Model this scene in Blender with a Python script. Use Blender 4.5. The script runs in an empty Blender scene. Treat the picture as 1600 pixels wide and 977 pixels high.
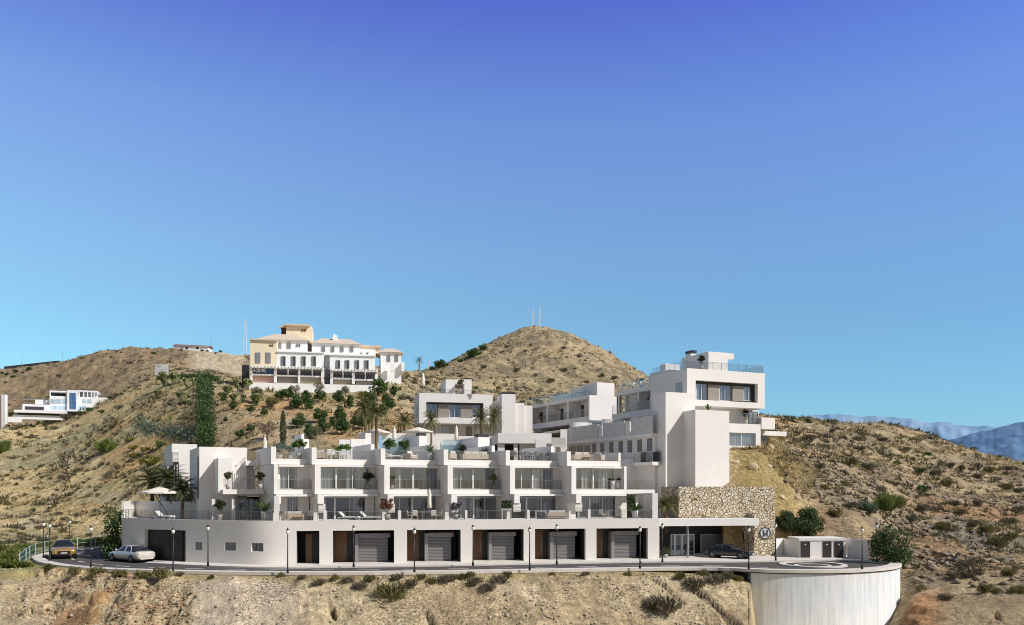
import bpy, math, random
import numpy as np
from mathutils import Vector, Matrix
random.seed(11); rng = np.random.default_rng(11)
R = math.radians
SC = bpy.context.scene; COL = SC.collection
# ---- camera facts: a level camera with a shifted lens, eye 6.43 m above the road -------------
F = 1300.0; H = 6.43; HY = 765.0; CX = 800.0
def P(px, py, Y): return ((px-CX)/F*Y, Y, H-(py-HY)/F*Y)
def G(px, py, z=0.0):
    Y = (H-z)*F/(py-HY); return ((px-CX)/F*Y, Y, z)
def ZP(py, Y): return H-(py-HY)/F*Y

# ---- mesh helpers ----------------------------------------------------------------------------
class MB:
    def __init__(s): s.v = []; s.f = []
    def hexa(s, p):
        i = len(s.v); s.v += [tuple(q) for q in p]
        for f in ((0,3,2,1),(4,5,6,7),(0,1,5,4),(1,2,6,5),(2,3,7,6),(3,0,4,7)): s.f.append(tuple(i+k for k in f))
        return s
    def box(s, x0, x1, y0, y1, z0, z1):
        if x1 < x0: x0, x1 = x1, x0
        if y1 < y0: y0, y1 = y1, y0
        if z1 < z0: z0, z1 = z1, z0
        return s.hexa(((x0,y0,z0),(x1,y0,z0),(x1,y1,z0),(x0,y1,z0),(x0,y0,z1),(x1,y0,z1),(x1,y1,z1),(x0,y1,z1)))
    def poly(s, pts):
        i = len(s.v); s.v += [tuple(q) for q in pts]; s.f.append(tuple(range(i, i+len(pts)))); return s
    def prism(s, pts, z0, z1):
        n = len(pts); i = len(s.v)
        s.v += [(x, y, z0) for x, y in pts]+[(x, y, z1) for x, y in pts]
        s.f.append(tuple(i+n-1-k for k in range(n))); s.f.append(tuple(i+n+k for k in range(n)))
        for k in range(n): s.f.append((i+k, i+(k+1) % n, i+n+(k+1) % n, i+n+k))
        return s
    def strip(s, A, B):
        i = len(s.v); n = len(A); s.v += [tuple(q) for q in A]+[tuple(q) for q in B]
        for k in range(n-1): s.f.append((i+k, i+k+1, i+n+k+1, i+n+k))
        return s
    def tube(s, p, q, r0, r1=None, n=8):
        r1 = r0 if r1 is None else r1
        p = Vector(p); q = Vector(q); d = (q-p).normalized()
        a = d.orthogonal().normalized(); b = d.cross(a); i = len(s.v)
        for c, r in ((p, r0), (q, r1)):
            for k in range(n):
                t = 2*math.pi*k/n; s.v.append(tuple(c+a*(r*math.cos(t))+b*(r*math.sin(t))))
        for k in range(n): s.f.append((i+k, i+(k+1) % n, i+n+(k+1) % n, i+n+k))
        s.f.append(tuple(i+n-1-k for k in range(n))); s.f.append(tuple(i+n+k for k in range(n)))
        return s
    def path(s, pts, r, n=6):
        for k in range(len(pts)-1):
            r0 = r[k] if isinstance(r, (list, tuple)) else r; r1 = r[k+1] if isinstance(r, (list, tuple)) else r
            s.tube(pts[k], pts[k+1], r0, r1, n)
        return s
    def lathe(s, prof, n=16, c=(0,0,0)):
        i = len(s.v); m = len(prof)
        for r, z in prof:
            for k in range(n):
                t = 2*math.pi*k/n; s.v.append((c[0]+r*math.cos(t), c[1]+r*math.sin(t), c[2]+z))
        for j in range(m-1):
            for k in range(n): s.f.append((i+j*n+k, i+j*n+(k+1) % n, i+(j+1)*n+(k+1) % n, i+(j+1)*n+k))
        s.f.append(tuple(i+n-1-k for k in range(n))); s.f.append(tuple(i+(m-1)*n+k for k in range(n)))
        return s
    def build(s, name, m, parent=None, smooth=False, bevel=0, sub=0):
        me = bpy.data.meshes.new(name); me.from_pydata(s.v, [], s.f); me.update()
        return link(name, me, m, parent, smooth, bevel, sub)
def link(name, me, m, parent=None, smooth=False, bevel=0, sub=0):
    o = bpy.data.objects.new(name, me); COL.objects.link(o)
    if m is not None and len(me.materials) == 0: me.materials.append(m)
    if parent is not None: o.parent = parent
    if smooth: me.polygons.foreach_set('use_smooth', [True]*len(me.polygons))
    if bevel:
        b = o.modifiers.new('edge', 'BEVEL'); b.width = bevel; b.segments = 2; b.limit_method = 'ANGLE'
    if sub:
        b = o.modifiers.new('sub', 'SUBSURF'); b.levels = sub; b.render_levels = sub
    return o
def np_mesh(name, V, Fc):
    V = np.asarray(V, np.float32); Fc = np.asarray(Fc, np.int32); n, k = Fc.shape
    me = bpy.data.meshes.new(name)
    me.vertices.add(len(V)); me.vertices.foreach_set('co', V.ravel())
    me.loops.add(n*k); me.loops.foreach_set('vertex_index', Fc.ravel())
    me.polygons.add(n); me.polygons.foreach_set('loop_start', np.arange(0, n*k, k, dtype=np.int32))
    me.update(calc_edges=True); return me
def tag(o, label=None, cat=None, group=None, kind=None):
    if label: o['label'] = label
    if cat: o['category'] = cat
    if group: o['group'] = group
    if kind: o['kind'] = kind
    return o
def thing(name, label, cat, loc=(0,0,0), rz=0.0, group=None):
    o = bpy.data.objects.new(name, None); COL.objects.link(o); o.empty_display_size = .2
    o.location = loc; o.rotation_euler = (0, 0, rz); return tag(o, label, cat, group)
def copy_tree(o, parent=None):
    c = o.copy(); COL.objects.link(c)
    if parent is not None: c.parent = parent
    for ch in list(o.children): copy_tree(ch, c)
    return c
def dup(o, loc, rz=0.0, label=None, group=None, scale=None):
    c = copy_tree(o); c.location = loc; c.rotation_euler = (0, 0, rz)
    if label: c['label'] = label
    if group: c['group'] = group
    if scale: c.scale = (scale,)*3 if not isinstance(scale, tuple) else scale
    return c
class Proto:
    """first use moves the prototype itself, later uses copy it"""
    def __init__(s, fn): s.fn = fn; s.o = None
    def __call__(s, loc, rz, label, group=None, scale=None):
        if s.o is None:
            s.o = s.fn(); o = s.o; o.location = loc; o.rotation_euler = (0, 0, rz); o['label'] = label
            if group: o['group'] = group
            if scale: o.scale = (scale,)*3 if not isinstance(scale, tuple) else scale
            return o
        return dup(s.o, loc, rz, label, group, scale)

# ---- frames: a building's own axes (x along its front, y into the hill) -----------------------
class Fr:
    def __init__(s, ox, oy, th):
        s.o = (ox, oy); s.th = R(th); s.u = (math.cos(s.th), math.sin(s.th)); s.w = (-math.sin(s.th), math.cos(s.th))
        s.ou = ox*s.u[0]+oy*s.u[1]; s.ow = ox*s.w[0]+oy*s.w[1]
    def root(s, name, label, cat, group=None): return thing(name, label, cat, (s.o[0], s.o[1], 0), s.th, group)
    def hit(s, px, d):
        r = (px-CX)/F; Y = (d+s.ow)/(r*s.w[0]+s.w[1]); return Y*(r*s.u[0]+s.u[1])-s.ou, Y
    def x(s, px, d=0.0): return s.hit(px, d)[0]
    def z(s, px, py, d=0.0): return ZP(py, s.hit(px, d)[1])
    def hit_s(s, px, x):
        r = (px-CX)/F; Y = (x+s.ou)/(r*s.u[0]+s.u[1]); return Y*(r*s.w[0]+s.w[1])-s.ow, Y
    def loc(s, X, Y): return X*s.u[0]+Y*s.u[1]-s.ou, X*s.w[0]+Y*s.w[1]-s.ow
    def wor(s, x, y): return s.o[0]+x*s.u[0]+y*s.w[0], s.o[1]+x*s.u[1]+y*s.w[1]

# ---- materials -------------------------------------------------------------------------------
def nt(name):
    m = bpy.data.materials.new(name); m.use_nodes = True; t = m.node_tree
    return m, t, t.nodes['Principled BSDF']
def N(t, typ, **kw):
    n = t.nodes.new(typ)
    for k, v in kw.items():
        if k in n.inputs: n.inputs[k].default_value = v
        else: setattr(n, k, v)
    return n
def c4(c): return (c[0], c[1], c[2], 1)
def mat(name, col, rough=.7, amt=.12, scale=3.0, col2=None, bump=0.0, bscale=None, metal=0.0, spec=None, stretch=None, detail=5):
    m, t, b = nt(name); L = t.links.new
    b.inputs['Roughness'].default_value = rough; b.inputs['Metallic'].default_value = metal
    if spec is not None: b.inputs['Specular IOR Level'].default_value = spec
    tc = N(t, 'ShaderNodeTexCoord'); mp = N(t, 'ShaderNodeMapping'); L(tc.outputs['Object'], mp.inputs['Vector'])
    if stretch: mp.inputs['Scale'].default_value = stretch
    nz = N(t, 'ShaderNodeTexNoise', Scale=scale, Detail=detail, Roughness=.6); L(mp.outputs[0], nz.inputs['Vector'])
    rp = N(t, 'ShaderNodeValToRGB'); L(nz.outputs['Fac'], rp.inputs['Fac'])
    a = col2 if col2 else tuple(x*(1-amt) for x in col); c = col if col2 else tuple(x*(1+amt) for x in col)
    rp.color_ramp.elements[0].position = .3; rp.color_ramp.elements[0].color = c4(a)
    rp.color_ramp.elements[1].position = .7; rp.color_ramp.elements[1].color = c4(c)
    L(rp.outputs['Color'], b.inputs['Base Color'])
    if bump:
        n2 = N(t, 'ShaderNodeTexNoise', Scale=bscale or scale*4, Detail=4.0); L(mp.outputs[0], n2.inputs['Vector'])
        bp = N(t, 'ShaderNodeBump', Strength=bump, Distance=.05); L(n2.outputs['Fac'], bp.inputs['Height']); L(bp.outputs[0], b.inputs['Normal'])
    return m
def leafmat(name, c1, c2, scale=2.5, trans=.25):
    m, t, b = nt(name); L = t.links.new
    tc = N(t, 'ShaderNodeTexCoord'); nz = N(t, 'ShaderNodeTexNoise', Scale=scale, Detail=3.0); L(tc.outputs['Object'], nz.inputs['Vector'])
    rp = N(t, 'ShaderNodeValToRGB'); L(nz.outputs['Fac'], rp.inputs['Fac'])
    rp.color_ramp.elements[0].position = .35; rp.color_ramp.elements[0].color = c4(c1)
    rp.color_ramp.elements[1].position = .65; rp.color_ramp.elements[1].color = c4(c2)
    L(rp.outputs[0], b.inputs['Base Color']); b.inputs['Roughness'].default_value = .6
    tr = N(t, 'ShaderNodeBsdfTranslucent'); L(rp.outputs[0], tr.inputs['Color'])
    mx = N(t, 'ShaderNodeMixShader', Fac=trans); L(b.outputs[0], mx.inputs[1]); L(tr.outputs[0], mx.inputs[2])
    L(mx.outputs[0], t.nodes['Material Output'].inputs['Surface']); return m
def glassmat(name, tint, clear, rough=.02, gcol=(.9,.93,.95), grz=.4):
    """thin architectural glass: part clear, part mirror, the share of mirror rising at grazing angles"""
    m, t, b = nt(name); L = t.links.new; t.nodes.remove(b)
    tr = N(t, 'ShaderNodeBsdfTransparent', Color=c4(tint)); gl = N(t, 'ShaderNodeBsdfGlossy', Color=c4(gcol), Roughness=rough)
    lw = N(t, 'ShaderNodeLayerWeight', Blend=.35)
    mr = N(t, 'ShaderNodeMapRange'); mr.inputs['To Min'].default_value = 1-clear; mr.inputs['To Max'].default_value = min(1, 1-clear+grz)
    L(lw.outputs['Fresnel'], mr.inputs['Value'])
    mx = N(t, 'ShaderNodeMixShader'); L(mr.outputs[0], mx.inputs[0]); L(tr.outputs[0], mx.inputs[1]); L(gl.outputs[0], mx.inputs[2])
    L(mx.outputs[0], t.nodes['Material Output'].inputs['Surface']); return m
def slatmat(name, c1, c2, period, axis='Z', rough=.5, bump=.4):
    m, t, b = nt(name); L = t.links.new
    tc = N(t, 'ShaderNodeTexCoord'); w = N(t, 'ShaderNodeTexWave', Scale=1/period*.314, Distortion=.0); w.bands_direction = axis
    L(tc.outputs['Object'], w.inputs['Vector'])
    rp = N(t, 'ShaderNodeValToRGB'); L(w.outputs['Fac'], rp.inputs['Fac'])
    rp.color_ramp.elements[0].position = .1; rp.color_ramp.elements[0].color = c4(c1); rp.color_ramp.elements[1].position = .45; rp.color_ramp.elements[1].color = c4(c2)
    nz = N(t, 'ShaderNodeTexNoise', Scale=1.2, Detail=4.0); mp = N(t, 'ShaderNodeMapping'); mp.inputs['Scale'].default_value = (1, 1, 12) if axis == 'Z' else (12, 1, 1)
    L(tc.outputs['Object'], mp.inputs[0]); L(mp.outputs[0], nz.inputs['Vector'])
    mx = N(t, 'ShaderNodeMix', data_type='RGBA', blend_type='MULTIPLY'); mx.inputs[0].default_value = .5
    L(rp.outputs[0], mx.inputs[6]); L(nz.outputs['Fac'], mx.inputs[7]); L(mx.outputs[2], b.inputs['Base Color'])
    bp = N(t, 'ShaderNodeBump', Strength=bump, Distance=.03); L(w.outputs['Fac'], bp.inputs['Height']); L(bp.outputs[0], b.inputs['Normal'])
    b.inputs['Roughness'].default_value = rough; return m
def stonemat(name):
    m, t, b = nt(name); L = t.links.new
    tc = N(t, 'ShaderNodeTexCoord'); nz = N(t, 'ShaderNodeTexNoise', Scale=2.0); L(tc.outputs['Object'], nz.inputs['Vector'])
    ad = N(t, 'ShaderNodeMix', data_type='VECTOR'); ad.inputs[0].default_value = .08; L(tc.outputs['Object'], ad.inputs[4]); L(nz.outputs['Color'], ad.inputs[5])
    vo = N(t, 'ShaderNodeTexVoronoi', Scale=3.9); vo.feature = 'DISTANCE_TO_EDGE'; L(ad.outputs[1], vo.inputs['Vector'])
    vc = N(t, 'ShaderNodeTexVoronoi', Scale=3.9); L(ad.outputs[1], vc.inputs['Vector'])
    rp = N(t, 'ShaderNodeValToRGB'); L(vc.outputs['Color'], rp.inputs['Fac'])
    e = rp.color_ramp.elements; e[0].position = 0; e[0].color = (.42,.31,.18,1); e[1].position = 1; e[1].color = (.88,.80,.65,1)
    k = e.new(.35); k.color = (.66,.54,.37,1); k = e.new(.6); k.color = (.78,.70,.55,1)
    ed = N(t, 'ShaderNodeValToRGB'); L(vo.outputs['Distance'], ed.inputs['Fac'])
    ed.color_ramp.elements[0].position = .02; ed.color_ramp.elements[0].color = (.20,.15,.10,1); ed.color_ramp.elements[1].position = .1; ed.color_ramp.elements[1].color = (1,1,1,1)
    mx = N(t, 'ShaderNodeMix', data_type='RGBA', blend_type='MULTIPLY'); mx.inputs[0].default_value = 1
    L(rp.outputs[0], mx.inputs[6]); L(ed.outputs[0], mx.inputs[7]); L(mx.outputs[2], b.inputs['Base Color'])
    bp = N(t, 'ShaderNodeBump', Strength=.9, Distance=.08); L(ed.outputs[0], bp.inputs['Height']); L(bp.outputs[0], b.inputs['Normal'])
    b.inputs['Roughness'].default_value = .85; return m
def concretemat(name):
    m, t, b = nt(name); L = t.links.new
    tc = N(t, 'ShaderNodeTexCoord'); mp = N(t, 'ShaderNodeMapping'); mp.inputs['Scale'].default_value = (1.6, 1.6, .12); L(tc.outputs['Object'], mp.inputs[0])
    nz = N(t, 'ShaderNodeTexNoise', Scale=2.2, Detail=8.0, Roughness=.65); L(mp.outputs[0], nz.inputs['Vector'])
    rp = N(t, 'ShaderNodeValToRGB'); L(nz.outputs['Fac'], rp.inputs['Fac'])
    e = rp.color_ramp.elements; e[0].position = .32; e[0].color = (.69,.73,.76,1); e[1].position = .55; e[1].color = (.93,.93,.92,1)
    n2 = N(t, 'ShaderNodeTexNoise', Scale=.35, Detail=5.0); L(tc.outputs['Object'], n2.inputs['Vector'])
    r2 = N(t, 'ShaderNodeValToRGB'); L(n2.outputs['Fac'], r2.inputs['Fac'])
    r2.color_ramp.elements[0].position = .4; r2.color_ramp.elements[0].color = (.93,.97,1,1); r2.color_ramp.elements[1].position = .65; r2.color_ramp.elements[1].color = (1,.98,.93,1)
    mx = N(t, 'ShaderNodeMix', data_type='RGBA', blend_type='MULTIPLY'); mx.inputs[0].default_value = .9
    L(rp.outputs[0], mx.inputs[6]); L(r2.outputs[0], mx.inputs[7])
    # slightly darker towards the top
    sx = N(t, 'ShaderNodeSeparateXYZ'); L(tc.outputs['Object'], sx.inputs[0])
    m3 = N(t, 'ShaderNodeMapRange'); m3.inputs['From Min'].default_value = -4; m3.inputs['From Max'].default_value = 0
    m3.inputs['To Min'].default_value = 1.06; m3.inputs['To Max'].default_value = .90; L(sx.outputs['Z'], m3.inputs['Value'])
    m4 = N(t, 'ShaderNodeMix', data_type='RGBA', blend_type='MULTIPLY'); m4.inputs[0].default_value = 1
    L(mx.outputs[2], m4.inputs[6]); L(m3.outputs[0], m4.inputs[7]); L(m4.outputs[2], b.inputs['Base Color'])
    b.inputs['Roughness'].default_value = .8; return m
def terrainmat(name):
    m, t, b = nt(name); L = t.links.new
    at = N(t, 'ShaderNodeAttribute', attribute_name='Col'); tc = N(t, 'ShaderNodeTexCoord')
    src = at.outputs['Color']
    for sc, lo, hi, p0, p1, dt in ((.35, .80, 1.18, .35, .65, 6), (1.7, .60, 1.28, .38, .62, 8), (5.5, .42, 1.42, .40, .60, 7)):
        nz = N(t, 'ShaderNodeTexNoise', Scale=sc, Detail=float(dt), Roughness=.68); L(tc.outputs['Object'], nz.inputs['Vector'])
        mr = N(t, 'ShaderNodeMapRange'); mr.inputs['From Min'].default_value = p0; mr.inputs['From Max'].default_value = p1
        mr.inputs['To Min'].default_value = lo; mr.inputs['To Max'].default_value = hi; L(nz.outputs['Fac'], mr.inputs['Value'])
        mx = N(t, 'ShaderNodeMix', data_type='RGBA', blend_type='MULTIPLY'); mx.inputs[0].default_value = 1
        if sc > 1:      # patches of bare smooth soil between the speckled scrub
            pn = N(t, 'ShaderNodeTexNoise', Scale=.13 if sc < 3 else .21, Detail=4.0); L(tc.outputs['Object'], pn.inputs['Vector'])
            pm = N(t, 'ShaderNodeMapRange'); pm.inputs['From Min'].default_value = .42; pm.inputs['From Max'].default_value = .58; pm.inputs['To Min'].default_value = .25; L(pn.outputs['Fac'], pm.inputs['Value']); L(pm.outputs[0], mx.inputs[0])
        L(src, mx.inputs[6]); L(mr.outputs[0], mx.inputs[7]); src = mx.outputs[2]
    L(src, b.inputs['Base Color'])
    nb = N(t, 'ShaderNodeTexNoise', Scale=2.2, Detail=10.0, Roughness=.72); L(tc.outputs['Object'], nb.inputs['Vector'])
    bp = N(t, 'ShaderNodeBump', Strength=1.0, Distance=.5); L(nb.outputs['Fac'], bp.inputs['Height']); L(bp.outputs[0], b.inputs['Normal'])
    b.inputs['Roughness'].default_value = .95; b.inputs['Specular IOR Level'].default_value = .1; return m

WH = mat('white_render', (.82,.785,.745), .85, .03, .6)
WH2 = mat('white_render_warm', (.78,.74,.68), .85, .04, .8)
HOT = mat('hotel_white_paint', (.93,.93,.92), .8, .04, .5)
CREAM = mat('hotel_cream_paint', (.90,.77,.56), .8, .05, .5)
TILE = mat('clay_roof_tile', (.66,.55,.43), .85, .2, 3, bump=.5)
INT = mat('room_plaster', (.40,.375,.35), .9, .06, .8)
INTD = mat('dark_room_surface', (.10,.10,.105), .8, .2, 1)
DARK = mat('dark_anthracite_panel', (.035,.034,.034), .55, .15, 2)
BLACK = mat('black_metal', (.012,.012,.013), .45, .1, 4)
GREYM = mat('grey_aluminium', (.33,.33,.34), .4, .08, 4, metal=.4)
WHM = mat('white_metal', (.78,.78,.77), .4, .04, 4)
WOOD = mat('brown_wood_door', (.23,.105,.045), .5, .3, 2.0, stretch=(14, 14, .8), bump=.1)
TAUPE = mat('taupe_panel', (.30,.265,.225), .7, .05, 1)
SCREEN = slatmat('slatted_privacy_screen', (.70,.66,.60), (.88,.84,.78), .12)
SHUT = slatmat('louvred_shutter', (.08,.08,.08), (.30,.295,.285), .16)
SLATD = slatmat('slatted_garage_door', (.13,.127,.123), (.28,.27,.265), .13)
CURT = slatmat('pleated_curtain', (.50,.50,.50), (.92,.91,.90), .34, 'X', .9, .6)  # fold shade put into the colour as vertical light and dark stripes
GLASS = glassmat('window_glass', (.92,.93,.94), .86, .015, (.60,.70,.90), .22)
RAIL = glassmat('railing_glass', (.90,.905,.90), .965, .12, (.68,.68,.68), .05)
POOLG = glassmat('pool_wall_glass', (.86,.93,.94), .86, .25, (.8,.92,.95))
STONE = stonemat('rubble_stone'); CONC = concretemat('streaked_concrete')
ASPH = mat('asphalt', (.085,.076,.070), .9, .15, 1.2, bump=.2, bscale=40)
PAVE = mat('pale_pavement', (.68,.63,.575), .85, .08, 1.5)
LINE = mat('white_road_paint', (.74,.72,.68), .8, .08, 3)
DECK = mat('terrace_paving', (.60,.57,.53), .8, .06, 1.2)
BARK = mat('bark', (.16,.12,.085), .95, .35, 3, bump=.5)
PALMB = mat('palm_trunk_bark', (.17,.115,.07), .95, .35, 4, bump=.6)
WICK = mat('pale_wicker', (.60,.50,.40), .8, .15, 8)
CUSH = mat('white_cushion', (.80,.78,.75), .9, .04, 3)
GFAB = mat('grey_outdoor_fabric', (.22,.22,.225), .9, .1, 6)
CANV = mat('cream_parasol_canvas', (.82,.74,.63), .85, .04, 2)
POT = mat('stone_grey_pot', (.50,.47,.43), .8, .08, 3)
POTW = mat('white_planter', (.82,.81,.79), .5, .03, 2)
LG = leafmat('dark_green_leaves', (.03,.07,.016), (.12,.20,.045))
LG4 = leafmat('deep_green_leaves', (.022,.05,.012), (.09,.15,.035))
LG2 = leafmat('bright_green_leaves', (.05,.11,.02), (.16,.25,.05))
LG3 = leafmat('hedge_leaves', (.025,.06,.014), (.10,.165,.04), .8)
LOL = leafmat('olive_leaves', (.10,.115,.05), (.24,.24,.12))
LYE = leafmat('yellow_green_leaves', (.16,.16,.03), (.33,.30,.06))
LCA = leafmat('cactus_pads', (.08,.12,.04), (.32,.33,.13), 1.5, .05)
LBG = leafmat('blue_green_leaves', (.10,.14,.10), (.25,.30,.22))
LRED = leafmat('red_brown_leaves', (.13,.035,.025), (.34,.15,.09))
LPUR = leafmat('grey_purple_leaves', (.10,.08,.10), (.26,.23,.26))
LPALM = leafmat('palm_fronds', (.07,.09,.025), (.24,.23,.08), 1.2)
LPALMD = leafmat('dark_palm_fronds', (.045,.06,.022), (.16,.165,.06), 1.2)
LDRY = leafmat('dry_straw', (.34,.25,.115), (.66,.54,.30), .4, .3)
LDRK = leafmat('grey_scrub', (.05,.048,.03), (.16,.14,.085), .3, .2)
LDRK2 = leafmat('grey_brown_bush', (.10,.09,.055), (.30,.25,.16), .5, .2)
LSCR = leafmat('olive_scrub', (.12,.115,.04), (.30,.26,.09), .3, .25)
LBRN = leafmat('brown_twigs', (.12,.08,.055), (.30,.21,.14), .5, .1)
LGRN = leafmat('green_scrub', (.09,.14,.03), (.27,.33,.09), .4, .25)
ROCK = mat('sandstone_rock', (.56,.46,.30), .9, .4, 1.5, bump=.8)
RUST = mat('rusty_soil_rock', (.44,.31,.20), .95, .35, .8, col2=(.30,.16,.08), bump=.8)
TERR = terrainmat('dry_hillside_soil')
# ---- terrain: one heightfield sheet from the foreground bank to the horizon ------------------
def vnoise(x, y, seed=0):
    xi = np.floor(x).astype(np.int64); yi = np.floor(y).astype(np.int64); fx = x-xi; fy = y-yi
    fx = fx*fx*fx*(fx*(fx*6-15)+10); fy = fy*fy*fy*(fy*(fy*6-15)+10)
    def h(a, b):
        n = (a*374761393+b*668265263+seed*974634537) & 0x7fffffff
        n = ((n ^ (n >> 13))*1274126177) & 0x7fffffff
        return ((n ^ (n >> 16)) & 0xffff)/65535.0
    return (h(xi,yi)*(1-fx)+h(xi+1,yi)*fx)*(1-fy)+(h(xi,yi+1)*(1-fx)+h(xi+1,yi+1)*fx)*fy
def fbm(x, y, oct=5, seed=0, gain=.5):
    a = 1.0; s = 0; t = 0
    for k in range(oct):
        s = s+a*vnoise(x*2**k, y*2**k, seed+k*7); t += a; a *= gain
    return s/t
def ridged(x, y, oct=4, seed=0):
    a = 1.0; s = 0; t = 0
    for k in range(oct):
        s = s+a*(1-np.abs(2*vnoise(x*2**k, y*2**k, seed+k*5)-1)); t += a; a *= .55
    return s/t
def smooth(e0, e1, x):
    t = np.clip((x-e0)/(e1-e0), 0, 1); return t*t*(3-2*t)
def p_(Y, py): return (Y, ZP(py, Y))
def z_(Y, z): return (Y, z)
# outer edge of the road platform, in the order left end .. turnaround
OUT = [(50,872),(53,876),(60,879.5),(75,883),(100,886.5),(150,890.5),(200,892.5),(270,894.5),(360,896),(450,896.8),(540,896.8),(600,896.3),(700,895),(800,893.3),(900,891.6),(1000,890),(1090,889.3),(1140,890),(1173,891.6)]
OUTW = [G(a, b)[:2] for a, b in OUT]
TC = (35.3, 72.2); TR = 7.3      # turnaround centre and radius
def Yo(px): return float(np.interp(px, [a for a, b in OUT], [g[1] for g in OUTW]))
KEY = {
 -900: [z_(25,-12), z_(55,-6), z_(68,-.4), z_(84,.3), p_(150,770), p_(230,690), p_(255,688), p_(300,672), p_(380,610), z_(480,20), z_(6000,-30)],
 0: [z_(25,-11), z_(52,-5.5), p_(66,896), p_(84,866), p_(150,765), p_(228,674), p_(262,667), p_(300,655), p_(380,577), z_(480,25), z_(6000,-30)],
 40: [z_(25,-11), z_(53,-5.5), p_(66,893), p_(84,866), p_(150,764), p_(228,672), p_(262,664), p_(300,650), p_(380,571), z_(480,25), z_(6000,-30)],
 62: [z_(25,-11), z_(54,-5.5), z_(Yo(68)-.1,-.15), z_(87,-.15), p_(146,763), p_(218,678), p_(252,664), p_(300,645), p_(380,570), z_(480,25), z_(6000,-30)],
 100: [z_(25,-11), z_(56,-5.3), z_(Yo(100)-.1,-.15), z_(92,-.15), p_(140,764), p_(208,680), p_(242,661), p_(295,638), p_(380,562), z_(480,25), z_(6000,-30)],
 190: [z_(25,-11), z_(54,-5.5), z_(Yo(190)-.1,-.15), z_(101,-.15), p_(128,757), p_(190,648), p_(210,631), p_(275,602), p_(380,543), z_(480,25), z_(6000,-30)],
 250: [z_(25,-11), z_(53,-5.5), z_(Yo(250)-.1,-.15), z_(95,-.15), p_(122,752), p_(185,618), p_(208,600), p_(262,582), p_(370,545), z_(480,25), z_(6000,-30)],
 300: [z_(25,-11), z_(53,-5.5), z_(Yo(300)-.1,-.15), z_(88,-.1), p_(112,742), p_(190,590), p_(215,582), p_(260,572), p_(360,548), z_(480,25), z_(6000,-30)],
 400: [z_(25,-11), z_(53,-5.5), z_(Yo(400)-.1,-.15), z_(82,-.1), p_(106,702), p_(162,612), p_(196,606), p_(260,588), p_(350,554), z_(480,25), z_(6000,-30)],
 592: [z_(25,-11), z_(53,-5.5), z_(Yo(592)-.1,-.15), z_(83,-.1), p_(108,700), p_(166,616), p_(196,603), p_(250,590), p_(320,578), z_(480,25), z_(6000,-30)],
 605: [z_(25,-11), z_(53,-5.5), z_(Yo(618)-.1,-.15), z_(83,-.1), p_(108,698), p_(160,612), p_(178,587), p_(250,582), p_(320,577.5), z_(480,25), z_(6000,-30)],
 660: [z_(25,-11), z_(53,-5.5), z_(Yo(660)-.1,-.15), z_(84,-.1), p_(109,696), p_(175,624), p_(205,600), p_(270,588), p_(340,578), z_(480,25), z_(6000,-30)],
 700: [z_(25,-11), z_(54,-5.5), z_(Yo(700)-.1,-.15), z_(84,-.1), p_(110,695), p_(180,630), p_(215,612), p_(270,596), p_(400,567), z_(520,25), z_(6000,-30)],
 838: [z_(25,-11), z_(54,-5.5), z_(Yo(838)-.1,-.15), z_(86,-.1), p_(116,695), p_(180,646), p_(220,628), p_(280,612), p_(440,510), z_(560,25), z_(6000,-30)],
 1000: [z_(25,-11), z_(56,-5.5), z_(Yo(1000)-.1,-.15), z_(87,-.1), p_(118,695), p_(180,655), p_(220,642), p_(280,628), p_(420,580), z_(540,25), z_(6000,-30)],
 1118: [z_(25,-11), z_(56,-6), z_(Yo(1118)-.1,-.5), z_(88,-.1), p_(100,720), p_(150,655), p_(180,648), p_(210,642), p_(300,632), z_(420,20), z_(6000,-30)],
 1130: [z_(25,-11.5), z_(56,-6), z_(Yo(1130)-.1,-.5), z_(80.5,-.1), p_(82.2,785), p_(87.5,708), p_(104,676), p_(140,657), p_(160,647), z_(230,10), z_(6000,-30)],
 1172: [z_(25,-12), z_(56,-6.5), z_(65.2,-1.0), z_(80.5,-.1), p_(82.2,785), p_(87.5,708), p_(104,676), p_(140,657), p_(160,648), z_(230,10), z_(6000,-30)],
 1190: [z_(25,-13), z_(54,-8.5), z_(66,-7), z_(80.5,-.1), p_(82.2,788), p_(88.5,706), p_(106,674), p_(140,657), p_(160,648), z_(230,10), z_(6000,-30)],
 1250: [z_(25,-13), z_(54,-8.5), z_(66,-7), z_(79.5,-.1), p_(82,830), p_(100,722), p_(122,684), p_(145,665), p_(168,652), z_(230,10), z_(6000,-30)],
 1350: [z_(25,-13), z_(54,-8.5), z_(66,-7), z_(79.5,-.1), p_(82,832), p_(104,760), p_(130,710), p_(160,682), p_(190,661), z_(250,10), z_(6000,-30)],
 1395: [z_(25,-13), z_(54,-8), z_(67,-4.5), z_(78,-.1), p_(86,838), p_(108,775), p_(135,725), p_(165,688), p_(200,662), z_(260,10), z_(6000,-30)],
 1425: [z_(25,-13), z_(54,-7.5), z_(68.5,-1.8), p_(78,880), p_(92,842), p_(114,782), p_(138,735), p_(166,695), p_(200,667), z_(260,10), z_(6000,-30)],
 1500: [z_(25,-13), z_(54,-7), p_(69,915), p_(80,878), p_(94,842), p_(116,795), p_(138,755), p_(162,722), p_(190,696), z_(250,8), z_(6000,-30)],
 1600: [z_(25,-13), z_(54,-7), p_(69,905), p_(80,875), p_(94,845), p_(114,805), p_(134,772), p_(152,747), p_(175,723), z_(230,4), z_(6000,-30)],
 2500: [z_(25,-13), z_(54,-7), p_(69,905), p_(80,880), p_(94,860), p_(114,840), p_(134,830), p_(152,820), p_(175,810), z_(230,-4), z_(6000,-30)],
}
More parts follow.
